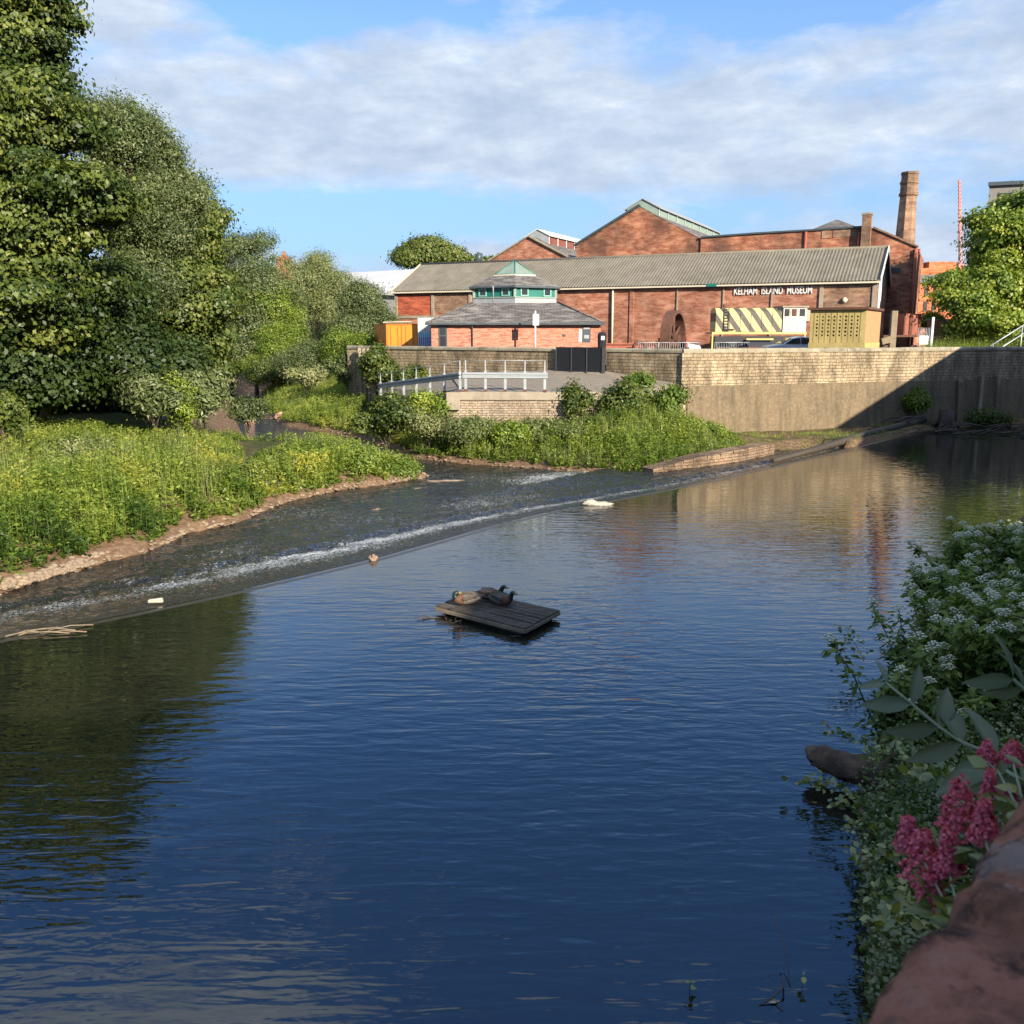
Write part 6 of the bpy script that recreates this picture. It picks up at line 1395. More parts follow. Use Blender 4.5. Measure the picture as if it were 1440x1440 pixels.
# ------------------------------------------------------------------ rocks, shingle, driftwood
M['shingle'] = plain('pale_shingle', (.25, .185, .125), .95, .35, 3, bump=.6)
M['wet_rock'] = plain('brown_rock', (.24, .16, .105), .8, .3, 3, bump=.6)
M['red_rock'] = plain('reddish_rock', (.40, .23, .16), .9, .25, 3, bump=.5)
mb = MB(); R = random.Random(3)
def stones(front, a, b2, n, width, smin, smax, seed):
    R = random.Random(seed); L = front[a:b2+1]
    for _ in range(n):
        i = R.randrange(len(L)-1); f = R.random(); p = L[i].lerp(L[i+1], f); p = p+Vector((R.gauss(0, .05), abs(R.gauss(0, width)), 0)); s = R.uniform(smin, smax)
        z = gz1(p.x, p.y); mb.lump((p.x, p.y, max(z, WLD-.05)+s*.12), (s, s*R.uniform(.6, 1), s*R.uniform(.35, .6)), (7, 5), jit=.2, seed=R.random())
stones(left_front, 1, 4, 420, .30, .03, .13, 1); stones(left_front, 4, 11, 300, .16, .03, .10, 2); stones(chan_right, 3, 13, 160, .12, .03, .09, 4)
o = mb.build('shingle_stones', M['shingle'], fix=False); tag(o, 'loose stones scattered along the water edge', kind='stuff')
def rock(name, label, px, py, z, r, m, seed, cat='rock', grp='rocks in the river'):
    p = G(px, py, z); mb = MB(); mb.lump((p.x, p.y, z+r[2]*.25), r, (11, 7), jit=.24, seed=seed); mb.sm = [False]*len(mb.sm); o = mb.build(name, m, loc=(p.x, p.y, z), bevel=min(r)*.12); return tag(o, label, cat, grp)
rock('rock', 'pointed brown rock sitting on the weir crest', 525, 788, 0, (.10, .075, .12), M['wet_rock'], 5)
rock('shoal', 'flat reddish stone shoal below the right half of the weir', 831, 697, WLD, (.95, .35, .17), M['red_rock'], 6)
rock('rock', 'pale brown boulder in the narrow channel beside the sallow', 352, 596, WLD, (.32, .28, .42), M['red_rock'], 7)
rock('rock', 'small flat rock in the middle of the broken water', 530, 720, WLD, (.25, .15, .10), M['wet_rock'], 8)
rock('rock', 'flat pale slab off the tip of the weedy left bank', 628, 679, WLD, (.9, .25, .10), M['shingle'], 9)
rock('rock', 'low rock at the water line nearest the left bank tip', 590, 690, WLD, (.5, .2, .08), M['shingle'], 10)
rock('rock', 'reddish clay bank block on the right of the channel', 402, 592, WLD, (.7, .4, .5), M['red_rock'], 12)
p = G(838, 710, 0); M['rag'] = plain('pale_sheet', (.46, .42, .34), .7, .3, 9, bump=.5, grime=((.14, .12, .08), .5))
t = thing('plastic_sack', 'crumpled whitish sack caught on the weir crest', 'sack', p)
mb = MB(); mb.lump((p.x, p.y, .03), (.40, .15, .075), (26, 12), jit=.30, seed=1); mb.lump((p.x-.2, p.y+.05, .04), (.22, .12, .11), (18, 10), jit=.35, seed=6); mb.build('body', M['rag'], t)
mb = MB(); mb.lump((p.x+.40, p.y+.02, .02), (.14, .09, .05), (12, 7), jit=.3, seed=9); mb.build('tied_end', M['rag'], t)
p = G(220, 849, -.02); mb = MB(); mb.hexa([(p.x-.16, p.y-.05, 0), (p.x+.13, p.y-.01, 0), (p.x+.13, p.y+.07, 0), (p.x-.15, p.y+.03, 0)], [(p.x-.15, p.y-.05, .07), (p.x+.13, p.y-.01, .10), (p.x+.12, p.y+.05, .10), (p.x-.15, p.y+.02, .07)]); o = mb.build('plastic_bottle', M['rag'], loc=p, bevel=.02); tag(o, 'small white plastic bottle stuck on the left part of the crest', 'bottle')
mb = MB(); p = G(30, 893, 0); 
for k in range(7): 
    q = G(random.uniform(0, 75), random.uniform(885, 897), 0); a_ = random.uniform(-.3, .9); mb.tube([q+Vector((0, 0, .02)), q+Vector((math.cos(a_)*.4, math.sin(a_)*.3, .06)), q+Vector((math.cos(a_)*.8, math.sin(a_)*.55, .03))], .012, 5)
o = mb.build('driftwood', M['timber'], loc=p); tag(o, 'thin twigs snagged on the weir crest at the far left', 'driftwood')
# big timber along the right end of the weir, stump and debris
M['wet_log'] = plain('dark_wet_log', (.055, .042, .03), .7, .4, 4, bump=.8)
t = thing('fallen_log', 'long dark fallen log lying along the right end of the weir', 'log', tuple(G(1200, 624, 0)))
pts = [G(1088, 652, 0)+Vector((0, .25, .07)), G(1150, 637, 0)+Vector((0, .25, .13)), G(1215, 620, 0)+Vector((0, .15, .25)), G(1268, 607, 0)+Vector((0, .15, .30)), G(1300, 598, .15)+Vector((0, .1, .3))]
MB().tube(pts, [.10, .15, .18, .19, .17], 12, jit=.14).build('trunk', M['wet_log'], t)
mb = MB()
for k in range(4): q = pts[3]+Vector((random.uniform(-1, 1), .1, .2)); mb.tube([q, q+Vector((.5, .1, .25)), q+Vector((1.1, .15, .3))], [.06, .05, .02], 6)
mb.build('branch', M['wet_log'], t)
t = thing('tree_stump', 'dark root stump on the debris below the shaded wall', 'stump', tuple(G(1328, 592, .4)))
q = G(1328, 592, .4); mb = MB(); mb.tube([q+Vector((0, 0, -.6)), q+Vector((.05, 0, 0)), q+Vector((.1, .05, .62))], [.55, .42, .48], 9, jit=.18); mb.build('bole', M['wet_log'], t); mb = MB()
for k in range(6): a_ = k*1.05; e = Vector((math.cos(a_), math.sin(a_)*.6, 0)); mb.tube([q+e*.3, q+e*.75+Vector((0, 0, -.25)), q+e*1.15+Vector((0, 0, -.62))], [.14, .1, .04], 6)
mb.build('root', M['wet_log'], t)
mb = MB(); R = random.Random(12)
for k in range(70):
    q = G(R.uniform(1180, 1440), R.uniform(595, 612), .1); a_ = R.uniform(-.5, .5); l = R.uniform(.5, 2.0); q.y = min(q.y, 46.6+.4*(q.x-9.07)); mb.tube([q, q+Vector((math.cos(a_)*l*.5, math.sin(a_)*l*.3, R.uniform(0, .25))), q+Vector((math.cos(a_)*l, math.sin(a_)*l*.5, R.uniform(-.1, .2)))], [R.uniform(.02, .06), .03, .01], 5)
o = mb.build('flood_debris', M['wet_log']); tag(o, 'tangled flood debris of sticks heaped at the wall foot', kind='stuff')

# ------------------------------------------------------------------ raft with resting ducks
def raft_mat():
    t = NT('raft_planks'); o = t.obj()
    a = t.noise(o, 3, 6, .7, sc=(1.2, 5, 1), rot=(0, 0, .32)); b = t.noise(o, 14, 3, .6); c = t.noise(o, 1.6, 4, .6)
    col = t.ramp(a, [(.3, (.04, .031, .024)), (.5, (.10, .08, .063)), (.7, (.175, .145, .118))])
    col = t.mix(t.ramp(c, [(.5, 0.0), (.7, .6)]), col, (.06, .055, .035))
    col = t.mix(t.ramp(b, [(.66, 0.0), (.72, .8)]), col, (.46, .44, .40))
    t.pbr(col, .85, t.bump(t.math('ADD', a, t.math('MULTIPLY', b, .4)), 1.0, .02), Specular_IOR_Level=.2); return t.mat
M['raft_top'] = raft_mat()
rc = [G(612, 852, .16), G(738, 884, .16), G(787, 858, .16), G(664, 831, .16)]
t = thing('duck_raft', 'low weathered wooden raft floating in the middle of the pool', 'raft', (sum(v.x for v in rc)/4, sum(v.y for v in rc)/4, 0))
for k in range(8):
    f0, f1 = k/8+.008, (k+1)/8-.008; q = [rc[0].lerp(rc[3], f0), rc[1].lerp(rc[2], f0), rc[1].lerp(rc[2], f1), rc[0].lerp(rc[3], f1)]; j = random.uniform(-.010, .008)
    q2 = [v+Vector((random.uniform(-.012, .012), random.uniform(-.012, .012), random.uniform(-.008, .008))) for v in q]; MB().hexa([v+Vector((0, 0, -.04)) for v in q], [v+Vector((0, 0, j)) for v in q2]).build('plank', M['raft_top'], t)
mb = MB()
for f in (.05, .5, .93): a_, b_ = rc[0].lerp(rc[1], f), rc[3].lerp(rc[2], f); mb.beam(a_+Vector((0, 0, -.062)), b_+Vector((0, 0, -.062)), .09, .05)
mb.build('batten', M['timber'], t)
mb = MB(); ins = [rc[0].lerp(rc[2], .12), rc[1].lerp(rc[3], .06), rc[2].lerp(rc[0], .06), rc[3].lerp(rc[1], .12)]; mb.hexa([v+Vector((0, 0, -.3)) for v in ins], [v+Vector((0, 0, -.088)) for v in ins]); mb.build('float', M['black'], t)
mb = MB()
for p0, p1 in ((rc[0], rc[1]), (rc[1], rc[2]), (rc[2], rc[3]), (rc[3], rc[0])): mb.beam(p0+Vector((0, 0, -.06)), p1+Vector((0, 0, -.06)), .035, .06)
mb.build('edge_board', M['timber'], t)
mb = MB()
for k in range(14):
    q = rc[0].lerp(rc[1], random.random())+Vector((random.uniform(-.4, .1), -.05-random.random()*.25, -.15)); mb.tube([q, q+Vector((random.uniform(-.3, .2), random.uniform(-.2, .1), .03))], .008, 4)
o = mb.build('snagged_twigs', M['twig']); tag(o, 'thin twigs snagged against the near side of the raft', 'twigs')
DM = [plain('duck_back', (.085, .066, .05), .8, .55, 22, bump=.3), plain('duck_head', (.012, .022, .016), .45, .3, 20), plain('duck_breast', (.13, .058, .032), .8, .4, 20), plain('duck_tail', (.045, .04, .038), .8, .6, 25), plain('duck_bill', (.22, .17, .05), .5, .1, 10), plain('duck_flank', (.17, .145, .12), .8, .5, 24)]
def duck(label, pos, rz, pose):
    """one continuous body lofted along its spine: tail, body, neck, head, bill"""
    if pose == 'tuck':      # head turned back and laid low
        sp_ = [(-.30, .10, .012, .01, 3), (-.25, .105, .04, .025, 3), (-.17, .11, .085, .07, 0), (-.06, .115, .12, .105, 0), (.06, .11, .115, .10, 0), (.14, .12, .095, .095, 2), (.185, .15, .06, .065, 2), (.195, .185, .04, .042, 1), (.19, .215, .045, .045, 1), (.165, .235, .045, .040, 1), (.125, .23, .032, .03, 1), (.09, .222, .022, .014, 4), (.06, .216, .018, .008, 4)]
    else:
        sp_ = [(-.32, .13, .012, .008, 3), (-.26, .12, .045, .028, 3), (-.18, .115, .09, .07, 0), (-.06, .115, .12, .105, 0), (.06, .115, .115, .105, 0), (.14, .13, .085, .09, 2), (.18, .17, .05, .055, 2), (.195, .21, .037, .04, 1), (.205, .25, .040, .042, 1), (.235, .272, .042, .040, 1), (.27, .268, .032, .03, 1), (.30, .258, .021, .013, 4), (.345, .252, .017, .006, 4)]
    ring_ = 14; vs = []; fs = []; mi = []
    P_ = [Vector((x, 0, z)) for x, z, *_ in sp_]
    for i, (x, z, wy, wz, _) in enumerate(sp_):
        d = (P_[min(i+1, len(P_)-1)]-P_[max(i-1, 0)]).normalized(); u = Vector((-d.z, 0, d.x))
        for j in range(ring_):
            a_ = 2*PI*j/ring_; vs.append(P_[i]+Vector((0, 1, 0))*math.cos(a_)*wy+u*math.sin(a_)*wz)
    for i in range(len(sp_)-1):
        for j in range(ring_):
            fs.append([i*ring_+j, i*ring_+(j+1) % ring_, (i+1)*ring_+(j+1) % ring_, (i+1)*ring_+j])
            m_ = sp_[i+1][4]
            if m_ == 0 and 2 < j+.5 < 5: m_ = 0
            elif m_ == 0 and (j+.5 < 2 or j+.5 > 11.5 or 5 <= j+.5 < 8.5): m_ = 5
            mi.append(m_)
    n_ = len(vs); fs += [list(range(ring_))[::-1], list(range(n_-ring_, n_))]; mi += [3, 4]
    Mx = Matrix.Translation(pos) @ Matrix.Rotation(rz, 4, 'Z') @ Matrix.Scale(1.12, 4)
    t = thing('duck', label, 'duck', pos, rz, 'ducks resting on the raft')
    mb = MB(); mb.add([Mx @ v for v in vs], fs, 0, True); mb.m = mi; o = mb.build('body', DM, t, fix=False)
    sbd = o.modifiers.new('smooth', 'SUBSURF'); sbd.levels = 1; sbd.render_levels = 1
    for s in (-1, 1):       # folded wings lying on the flanks
        mb = MB(); mb.lump((0, 0, 0), (.155, .022, .058), (12, 8), jit=.03, seed=3)
        W_ = Mx @ Matrix.Translation((-.055, .098*s, .15)) @ Matrix.Rotation(.12, 4, 'Y') @ Matrix.Rotation(.16*s, 4, 'Z') @ Matrix.Rotation(-.35*s, 4, 'X'); mb.v = [tuple(W_ @ Vector(v)) for v in mb.v]; mb.build('wing', DM[0], t)
    for s in (-1, 1): 
        e = (.178, .232) if pose == 'tuck' else (.245, .282); mb = MB(); q = Mx @ Vector((e[0], .036*s, e[1])); mb.lump(q, (.007, .007, .007), (8, 6), jit=0); mb.build('eye', M['black'], t)
    return t
rz_ = .165
q = G(655, 851, rz_); duck('mallard duck at the left of the raft with russet breast facing left', q, math.radians(198), 'tuck')
q = G(690, 845, rz_); duck('mallard duck at the back of the raft with its dark head up', q, math.radians(-18), 'up')
q = G(706, 852, rz_); duck('mallard duck at the right of the raft with russet breast facing right', q, math.radians(-38), 'up')
# ------------------------------------------------------------------ near right bank and parapet
ZC = 4.68
E0, E1 = G(1170, 1445, ZC), G(1446, 1085, ZC)
wd_ = (E1-E0); wd_.z = 0; wd_.normalize(); wn_ = Vector((wd_.y, -wd_.x, 0))      # wn_: towards the viewer's side
if wn_.dot(Vector((0, 0, 0))-E0) < 0: wn_ = -wn_
pw = thing('parapet_wall', 'rough reddish brown parapet with rounded coping close to the viewer', 'wall', (E0.x, E0.y, 3.3))
def cop_mat():
    t = NT('worn_coping'); o = t.obj()
    a = t.noise(o, 8, 8, .75); b = t.noise(o, 5.2, 5, .7); c = t.noise(o, 34, 5, .7)
    col = t.ramp(a, [(.30, (.06, .030, .022)), (.45, (.17, .080, .052)), (.56, (.30, .125, .085)), (.72, (.31, .18, .13))])
    col = t.mix(t.ramp(b, [(.58, 0.0), (.66, .7)]), col, (.20, .18, .16))
    col = t.mix(t.ramp(c, [(.60, 0.0), (.68, .8)]), col, (.33, .26, .21))
    col = t.mix(t.ramp(t.noise(o, 17, 4, .7), [(.52, 0.0), (.62, .9)]), col, (.03, .019, .016))
    t.pbr(col, .95, t.bump(t.math('ADD', a, t.math('MULTIPLY', c, .5)), 1.0, .02), Specular_IOR_Level=.15); return t.mat
nu, nv = 240, 26; L0_, L1_ = -1.6, 3.2; vs = []
for i in range(nu+1):
    s = L0_+(L1_-L0_)*i/nu
    for j in range(nv+1):
        a_ = PI*j/nv; r = .21; sg = lambda v: math.copysign(abs(v)**.32, v)
        u = r-sg(math.cos(a_))*r; z = sg(math.sin(a_))*.12-.12
        vs.append(E0+wd_*s+wn_*u+Vector((0, 0, z)))
V = np.array([tuple(v) for v in vs]); s_ = V[:, 0]*wd_.x+V[:, 1]*wd_.y; q_ = V[:, 0]*wn_.x+V[:, 1]*wn_.y
dsp = .005*vnoise(s_, q_+V[:, 2], 14, 51)+.007*vnoise(s_, q_+V[:, 2], 38, 52)+.004*vnoise(s_, q_+V[:, 2], 95, 53)
jn = np.abs(((s_+.31) % .47)-.235); dsp = dsp-.014*np.exp(-(jn/.012)**2)
dn = np.tile(np.stack([np.array([-math.cos(PI*j/nv)*wn_.x, -math.cos(PI*j/nv)*wn_.y, math.sin(PI*j/nv)]) for j in range(nv+1)]), (nu+1, 1))
V = V+dn*dsp[:, None]
I = np.arange((nu+1)*(nv+1)).reshape(nu+1, nv+1); Fq = np.stack([I[:-1, :-1], I[1:, :-1], I[1:, 1:], I[:-1, 1:]], -1).reshape(-1, 4)
npmesh('coping', V, Fq, cop_mat(), pw, smooth=True)
mb = MB(); b0 = E0+wd_*(-30)+wn_*.03; b1 = E0+wd_*L1_*2.2+wn_*.03; o_ = wn_*.34
mb.hexa([(v.x, v.y, -1.4) for v in (b0, b0+o_, b1+o_, b1)], [(v.x, v.y, ZC-.122) for v in (b0, b0+o_, b1+o_, b1)]); mb.build('brickwork', M['dark_brick'], pw)
mb = MB(); q = [b0+wn_*.36, b0+wn_*30, b1+wn_*30, b1+wn_*.36]; mb.hexa([(v.x, v.y, 3.0) for v in q], [(v.x, v.y, 3.42) for v in q]); o = mb.build('footpath', M['asphalt'], loc=(0, -3, 3.4)); tag(o, kind='structure')

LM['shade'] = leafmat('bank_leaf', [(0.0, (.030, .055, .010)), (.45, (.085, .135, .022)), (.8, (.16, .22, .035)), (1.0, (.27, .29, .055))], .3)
LM['ivy'] = leafmat('creeper_leaf', [(0.0, (.035, .065, .012)), (.5, (.10, .15, .022)), (.8, (.20, .235, .032)), (1.0, (.32, .32, .05))], .3, gloss=.09)
LM['buddleia'] = leafmat('buddleia_leaf', [(0.0, (.07, .10, .055)), (.6, (.14, .18, .11)), (1.0, (.22, .26, .18))], .2)
M['umbel'] = plain('umbel_white', (.62, .62, .44), .9, .2, 40)
M['green_stem'] = plain('green_stem', (.075, .11, .035), .7, .3, 10)
M['stem_pale'] = plain('pale_stem', (.20, .24, .15), .7, .2, 10)
M['valerian'] = plain('valerian_pink', (.50, .045, .12), .8, .45, 60)

def leaf6(Cn, tipd, nrm, L, Wd, fold=.25, curl=.12):
    """larger leaves for close plants: two folded halves with a curved midrib -> quads"""
    n = len(Cn); t = unit(tipd); s = unit(np.cross(nrm, t)); nn = np.cross(t, s); L = np.broadcast_to(L, (n,))[:, None]; Wd = np.broadcast_to(Wd, (n,))[:, None]
    prof = [(0, 0.02), (.22, .38), (.48, .5), (.76, .30), (1.0, .01)]; rows = []
    for f, w_ in prof:
        c = Cn+t*L*f-nn*L*curl*f*f
        rows += [c-s*Wd*w_+nn*Wd*fold*w_, c, c+s*Wd*w_+nn*Wd*fold*w_]
    V = np.stack(rows, 1); k = []
    for r in range(4): k += [[3*r, 3*r+1, 3*r+4, 3*r+3], [3*r+1, 3*r+2, 3*r+5, 3*r+4]]
    k = np.array(k); Fq = (np.arange(n)[:, None, None]*15+k[None]).reshape(-1, 4)
    return V.reshape(-1, 3), Fq, 15
# white flowered water dropwort: one plant with foliage, stems and several flower heads, then copies
def dropwort(seed, loc):
    R = np.random.default_rng(seed); t = thing('water_dropwort', 'x', 'wild plant', loc)
    H = 1.05; ns_ = 6; heads = []; mb = MB()
    Cn, Nr, Ls, Tp = [], [], [], []
    for i in range(ns_):
        a_ = R.uniform(0, 2*PI); sp_ = R.uniform(.1, .62); h = H*R.uniform(.7, 1.15); b = Vector(loc)+Vector((R.normal()*.08, R.normal()*.08, -.05))
        e = Vector(loc)+Vector((math.cos(a_)*sp_, math.sin(a_)*sp_, h)); m_ = b.lerp(e, .55)+Vector((0, 0, .12)); mb.tube([b, m_, e], [.011, .008, .005], 5); heads.append(e)
        for k in range(120):
            f = R.uniform(.08, .96); p = (b.lerp(m_, f/.55) if f < .55 else m_.lerp(e, (f-.55)/.45)); aa = R.uniform(0, 2*PI); rr = R.uniform(.02, .24)*(1.1-.6*f)
            Cn.append((p.x+math.cos(aa)*rr, p.y+math.sin(aa)*rr, p.z+R.normal()*.05)); Nr.append((math.cos(aa)*.5+R.normal()*.4, math.sin(aa)*.5+R.normal()*.4, .8)); Ls.append(R.uniform(.05, .15)); Tp.append((math.cos(aa)+R.normal()*.4, math.sin(aa)+R.normal()*.4, R.uniform(-.4, .4)))
    Cn, Nr, Ls, Tp = map(np.array, (Cn, Nr, Ls, Tp)); V, Fq = leaves(Cn, Nr, Ls, Ls*.5, tip=Tp); tt_ = np.repeat(np.clip(.25+.5*(Cn[:, 2]-loc[2])/H+R.normal(size=len(Cn))*.1, .02, .9), 4)
    npmesh('foliage', V, Fq, LM['shade'], t, attr=tt_); mb.build('stems', M['green_stem'], t)
    for e in heads:
        q = MB(); r = R.uniform(.05, .085); n_ = 15
        for k in range(n_):
            rr = r*math.sqrt((k+.5)/n_); aa = k*2.4; c = e+Vector((math.cos(aa)*rr, math.sin(aa)*rr, .075-.06*(rr/r)**2))
            q.tube([e-Vector((0, 0, .02)), c], [.0025, .0018], 4, cap=False); q.lump(c, (.0125, .0125, .010), (6, 4), jit=.35, seed=k)
        q.build('flower_head', M['umbel'], t, fix=False)
    return t
right_edge = np.array([[p.x, p.y] for p in pool_right])[::-1]
def edge_x(y): return float(np.interp(y, right_edge[:, 1], right_edge[:, 0]))
protos = None; spots = []
Rr = random.Random(40)
for k in range(46):
    y = 10.6+ (k % 23)*.52+Rr.uniform(-.25, .25); dx = Rr.uniform(.0, .9) if k < 23 else Rr.uniform(.9, 2.6)
    spots.append((edge_x(y)+dx, y))
for k in range(10): y = Rr.uniform(9.6, 12.5); spots.append((edge_x(y)+Rr.uniform(.6, 2.6), y))
seen = []
pr = [dropwort(100+i, (spots[i][0], spots[i][1], max(.02, gz1(*spots[i])))) for i in range(4)]
plants = []
for i, (x, y) in enumerate(spots):
    z = max(.02, gz1(x, y))
    if i < 4: o = pr[i]
    else:
        o = copy_tree(pr[i % 4]); o.location = (x, y, z)
    zmax = EYE-y*math.tan(P+math.atan((742-C0)/F)); s = max(.45, min(Rr.uniform(.85, 1.25), (zmax-z)/1.15)); o.rotation_euler = (0, 0, Rr.uniform(0, 6.28)); o.scale = (s*1.1, s*1.1, s)
    o['label'] = 'leafy white umbelled water dropwort in the dense shaded stand along the right bank'; o['category'] = 'wild plant'; o['group'] = 'water dropwort along the right bank'
    plants.append((o, x, y))
lg = [A(1136, 1060, 10.5), A(1340, 1138, 9.3)]
def clear_of_log(X, Y):
    f = np.clip((X-lg[0].x)/(lg[1].x-lg[0].x), 0, 1); yl = lg[0].y+(lg[1].y-lg[0].y)*f
    return ~((X > lg[0].x-.3) & (X < lg[0].x+.4) & (Y > yl-1.3) & (Y < yl+.35))
# leafy undergrowth below and between them
X, Y, d = scatter(3, 16, 7, 26, 5200, lambda X, Y, d: (d > .05) & (X < .66*Y) & (d < 4.5) & (X > 2.8) & clear_of_log(X, Y))
zmax = EYE-Y*np.tan(P+np.arctan((765-C0)/F)); h = np.clip(.55+.18*RNG.normal(size=len(X)), .15, 1.0); h = np.minimum(h, zmax-ground_z(X, Y)); m = h > .1; X, Y, h = X[m], Y[m], h[m]
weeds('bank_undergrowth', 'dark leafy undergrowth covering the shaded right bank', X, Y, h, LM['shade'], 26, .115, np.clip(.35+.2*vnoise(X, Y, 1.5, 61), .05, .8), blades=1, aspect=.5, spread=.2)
X, Y, d = scatter(1, 6, 1.6, 10, 4200, lambda X, Y, d: (d > .0) & (X < .75*Y+.3) & ((X-E0.x)*wn_.x+(Y-E0.y)*wn_.y < -.05) & clear_of_log(X, Y))
weeds('bank_creeper', 'small rounded creeper leaves between the log and the parapet', X, Y, np.clip(.42+.16*RNG.normal(size=len(X)), .1, .8), LM['ivy'], 30, .060, np.clip(.4+.25*vnoise(X, Y, 2.2, 62), .05, .95), blades=0, aspect=.75, spread=.22)

# rotten log jutting over the water
t = thing('rotten_log', 'split rotten log jutting from the right bank over the water', 'log', tuple(A(1140, 1068, 10.6)))
pts = [A(1146, 1062, 10.3), A(1195, 1080, 10.0), A(1260, 1108, 9.6), A(1345, 1140, 9.1)]; pts = [Vector((p.x, p.y, max(p.z, .2+.06*i))) for i, p in enumerate(pts)]
M['rotten'] = plain('rotten_wood', (.11, .075, .05), .9, .6, 7, bump=1.0, grime=((.03, .022, .018), .7))
MB().tube([pts[0].lerp(pts[1], f) for f in (0, .25, .5, .75)]+[pts[1].lerp(pts[2], f) for f in (0, .33, .66)]+[pts[2], pts[3]], [.12, .15, .145, .16, .165, .17, .175, .18, .19], 16, jit=.16).build('trunk', M['rotten'], t)
M['split_wood'] = plain('split_wood', (.17, .125, .085), .9, .45, 14, bump=1.0)
mb = MB(); ax_ = (pts[0]-pts[1]).normalized()
mb.tube([pts[0]-ax_*.02, pts[0]+ax_*.05+Vector((0, 0, .03)), pts[0]+ax_*.09+Vector((0, .02, .06))], [.125, .10, .05], 13, jit=.28)
mb.build('broken_end', M['split_wood'], t)
for k, (px, py, Y_) in enumerate(((1236, 1092, 9.7), (1262, 1100, 9.6))):
    mb = MB(); q = A(px, py, Y_); q.z = .3; mb.tube([q, q+Vector((.1, -.05, .25)), q+Vector((.3, -.05, .4))], [.05, .035, .01], 6); mb.build('branch_stub', M['rotten'], t)

# creeping sprays with rounded leaves reaching over the water
def spray(name, label, pts, n, lsize, mat, wid=.12, tint=(.3, .9), asp=.8, up=.6, cat='plant', grp=None, stem=.006):
    t = thing(name, label, cat, tuple(pts[0]), group=grp); mb = MB(); mb.tube(pts, [stem*(1-.7*i/(len(pts)-1)) for i in range(len(pts))], 5); mb.build('stem', M['green_stem'], t)
    ar = np.array([tuple(p) for p in pts]); L = np.r_[0, np.cumsum(np.linalg.norm(np.diff(ar, axis=0), axis=1))]; u = RNG.uniform(.06, 1, n)*L[-1]
    c = np.stack([np.interp(u, L, ar[:, i]) for i in range(3)], 1); aa = RNG.normal(size=(n, 3)); aa[:, 2] = np.abs(aa[:, 2])*.4; aa = unit(aa)
    ls = lsize*RNG.uniform(.6, 1.25, n); nr = RNG.normal(size=(n, 3))*.45+np.array([0, -.25, up])
    V, Fq, k = leaf6(c+aa*RNG.uniform(.1, 1, (n, 1))*wid, aa+RNG.normal(size=(n, 3))*.3, nr, ls, ls*asp)
    npmesh('leaves', V, Fq, mat, t, attr=np.clip(np.repeat(RNG.uniform(*tint, n), k)+np.tile(np.where(np.arange(k) % 3 == 1, .18, -.04), n), .02, .98)); return t
GC = 'creeping sprays around the rotten log'
sp_ = [((1215, 1130, 9.3), (1170, 1112, 9.6), (1118, 1100, 9.8)), ((1265, 1120, 9.0), (1215, 1140, 8.9), (1165, 1135, 9.0)), ((1290, 1150, 8.4), (1240, 1175, 8.2), (1190, 1165, 8.2)), ((1290, 1190, 7.8), (1245, 1215, 7.5), (1205, 1205, 7.4)), ((1310, 1240, 6.8), (1265, 1270, 6.4), (1220, 1262, 6.3)), ((1310, 1290, 5.6), (1270, 1310, 5.4), (1235, 1300, 5.3)), ((1340, 1200, 6.2), (1300, 1210, 6.2), (1262, 1195, 6.3)), ((1220, 1045, 10.6), (1175, 1040, 10.9), (1145, 1022, 11.0)), ((1300, 1090, 8.6), (1262, 1062, 8.9), (1225, 1062, 9.1)), ((1360, 1120, 7.0), (1320, 1096, 7.4), (1285, 1098, 7.6)), ((1215, 930, 13.5), (1200, 905, 13.8), (1186, 882, 14))]
lbl = ['longest creeper spray reaching over the water below the log tip', 'yellowish creeper spray draped across the front of the log', 'creeper spray hanging just under the middle of the log', 'creeper spray halfway between log and pink flowers', 'low creeper spray left of the lowest pink flower', 'lowest creeper spray near the foot of the parapet', 'creeper spray directly behind the left pink flowers', 'thin green spray standing above the log tip', 'broad leaved spray on the bank above the log', 'leafy spray between the log and the grey leaved branch', 'thin leafy sprig leaning out over the water furthest left of the white flowers']
for i, q in enumerate(sp_):
    p = [A(*v) for v in q]; p[1] = p[1]+Vector((0, 0, .05)); spray('creeper_spray', lbl[i], [Vector((v.x, v.y, max(v.z, .05))) for v in p], 70 if i not in (7, 10) else 40, .075 if i != 9 else .10, LM['ivy'], .14, grp=GC)

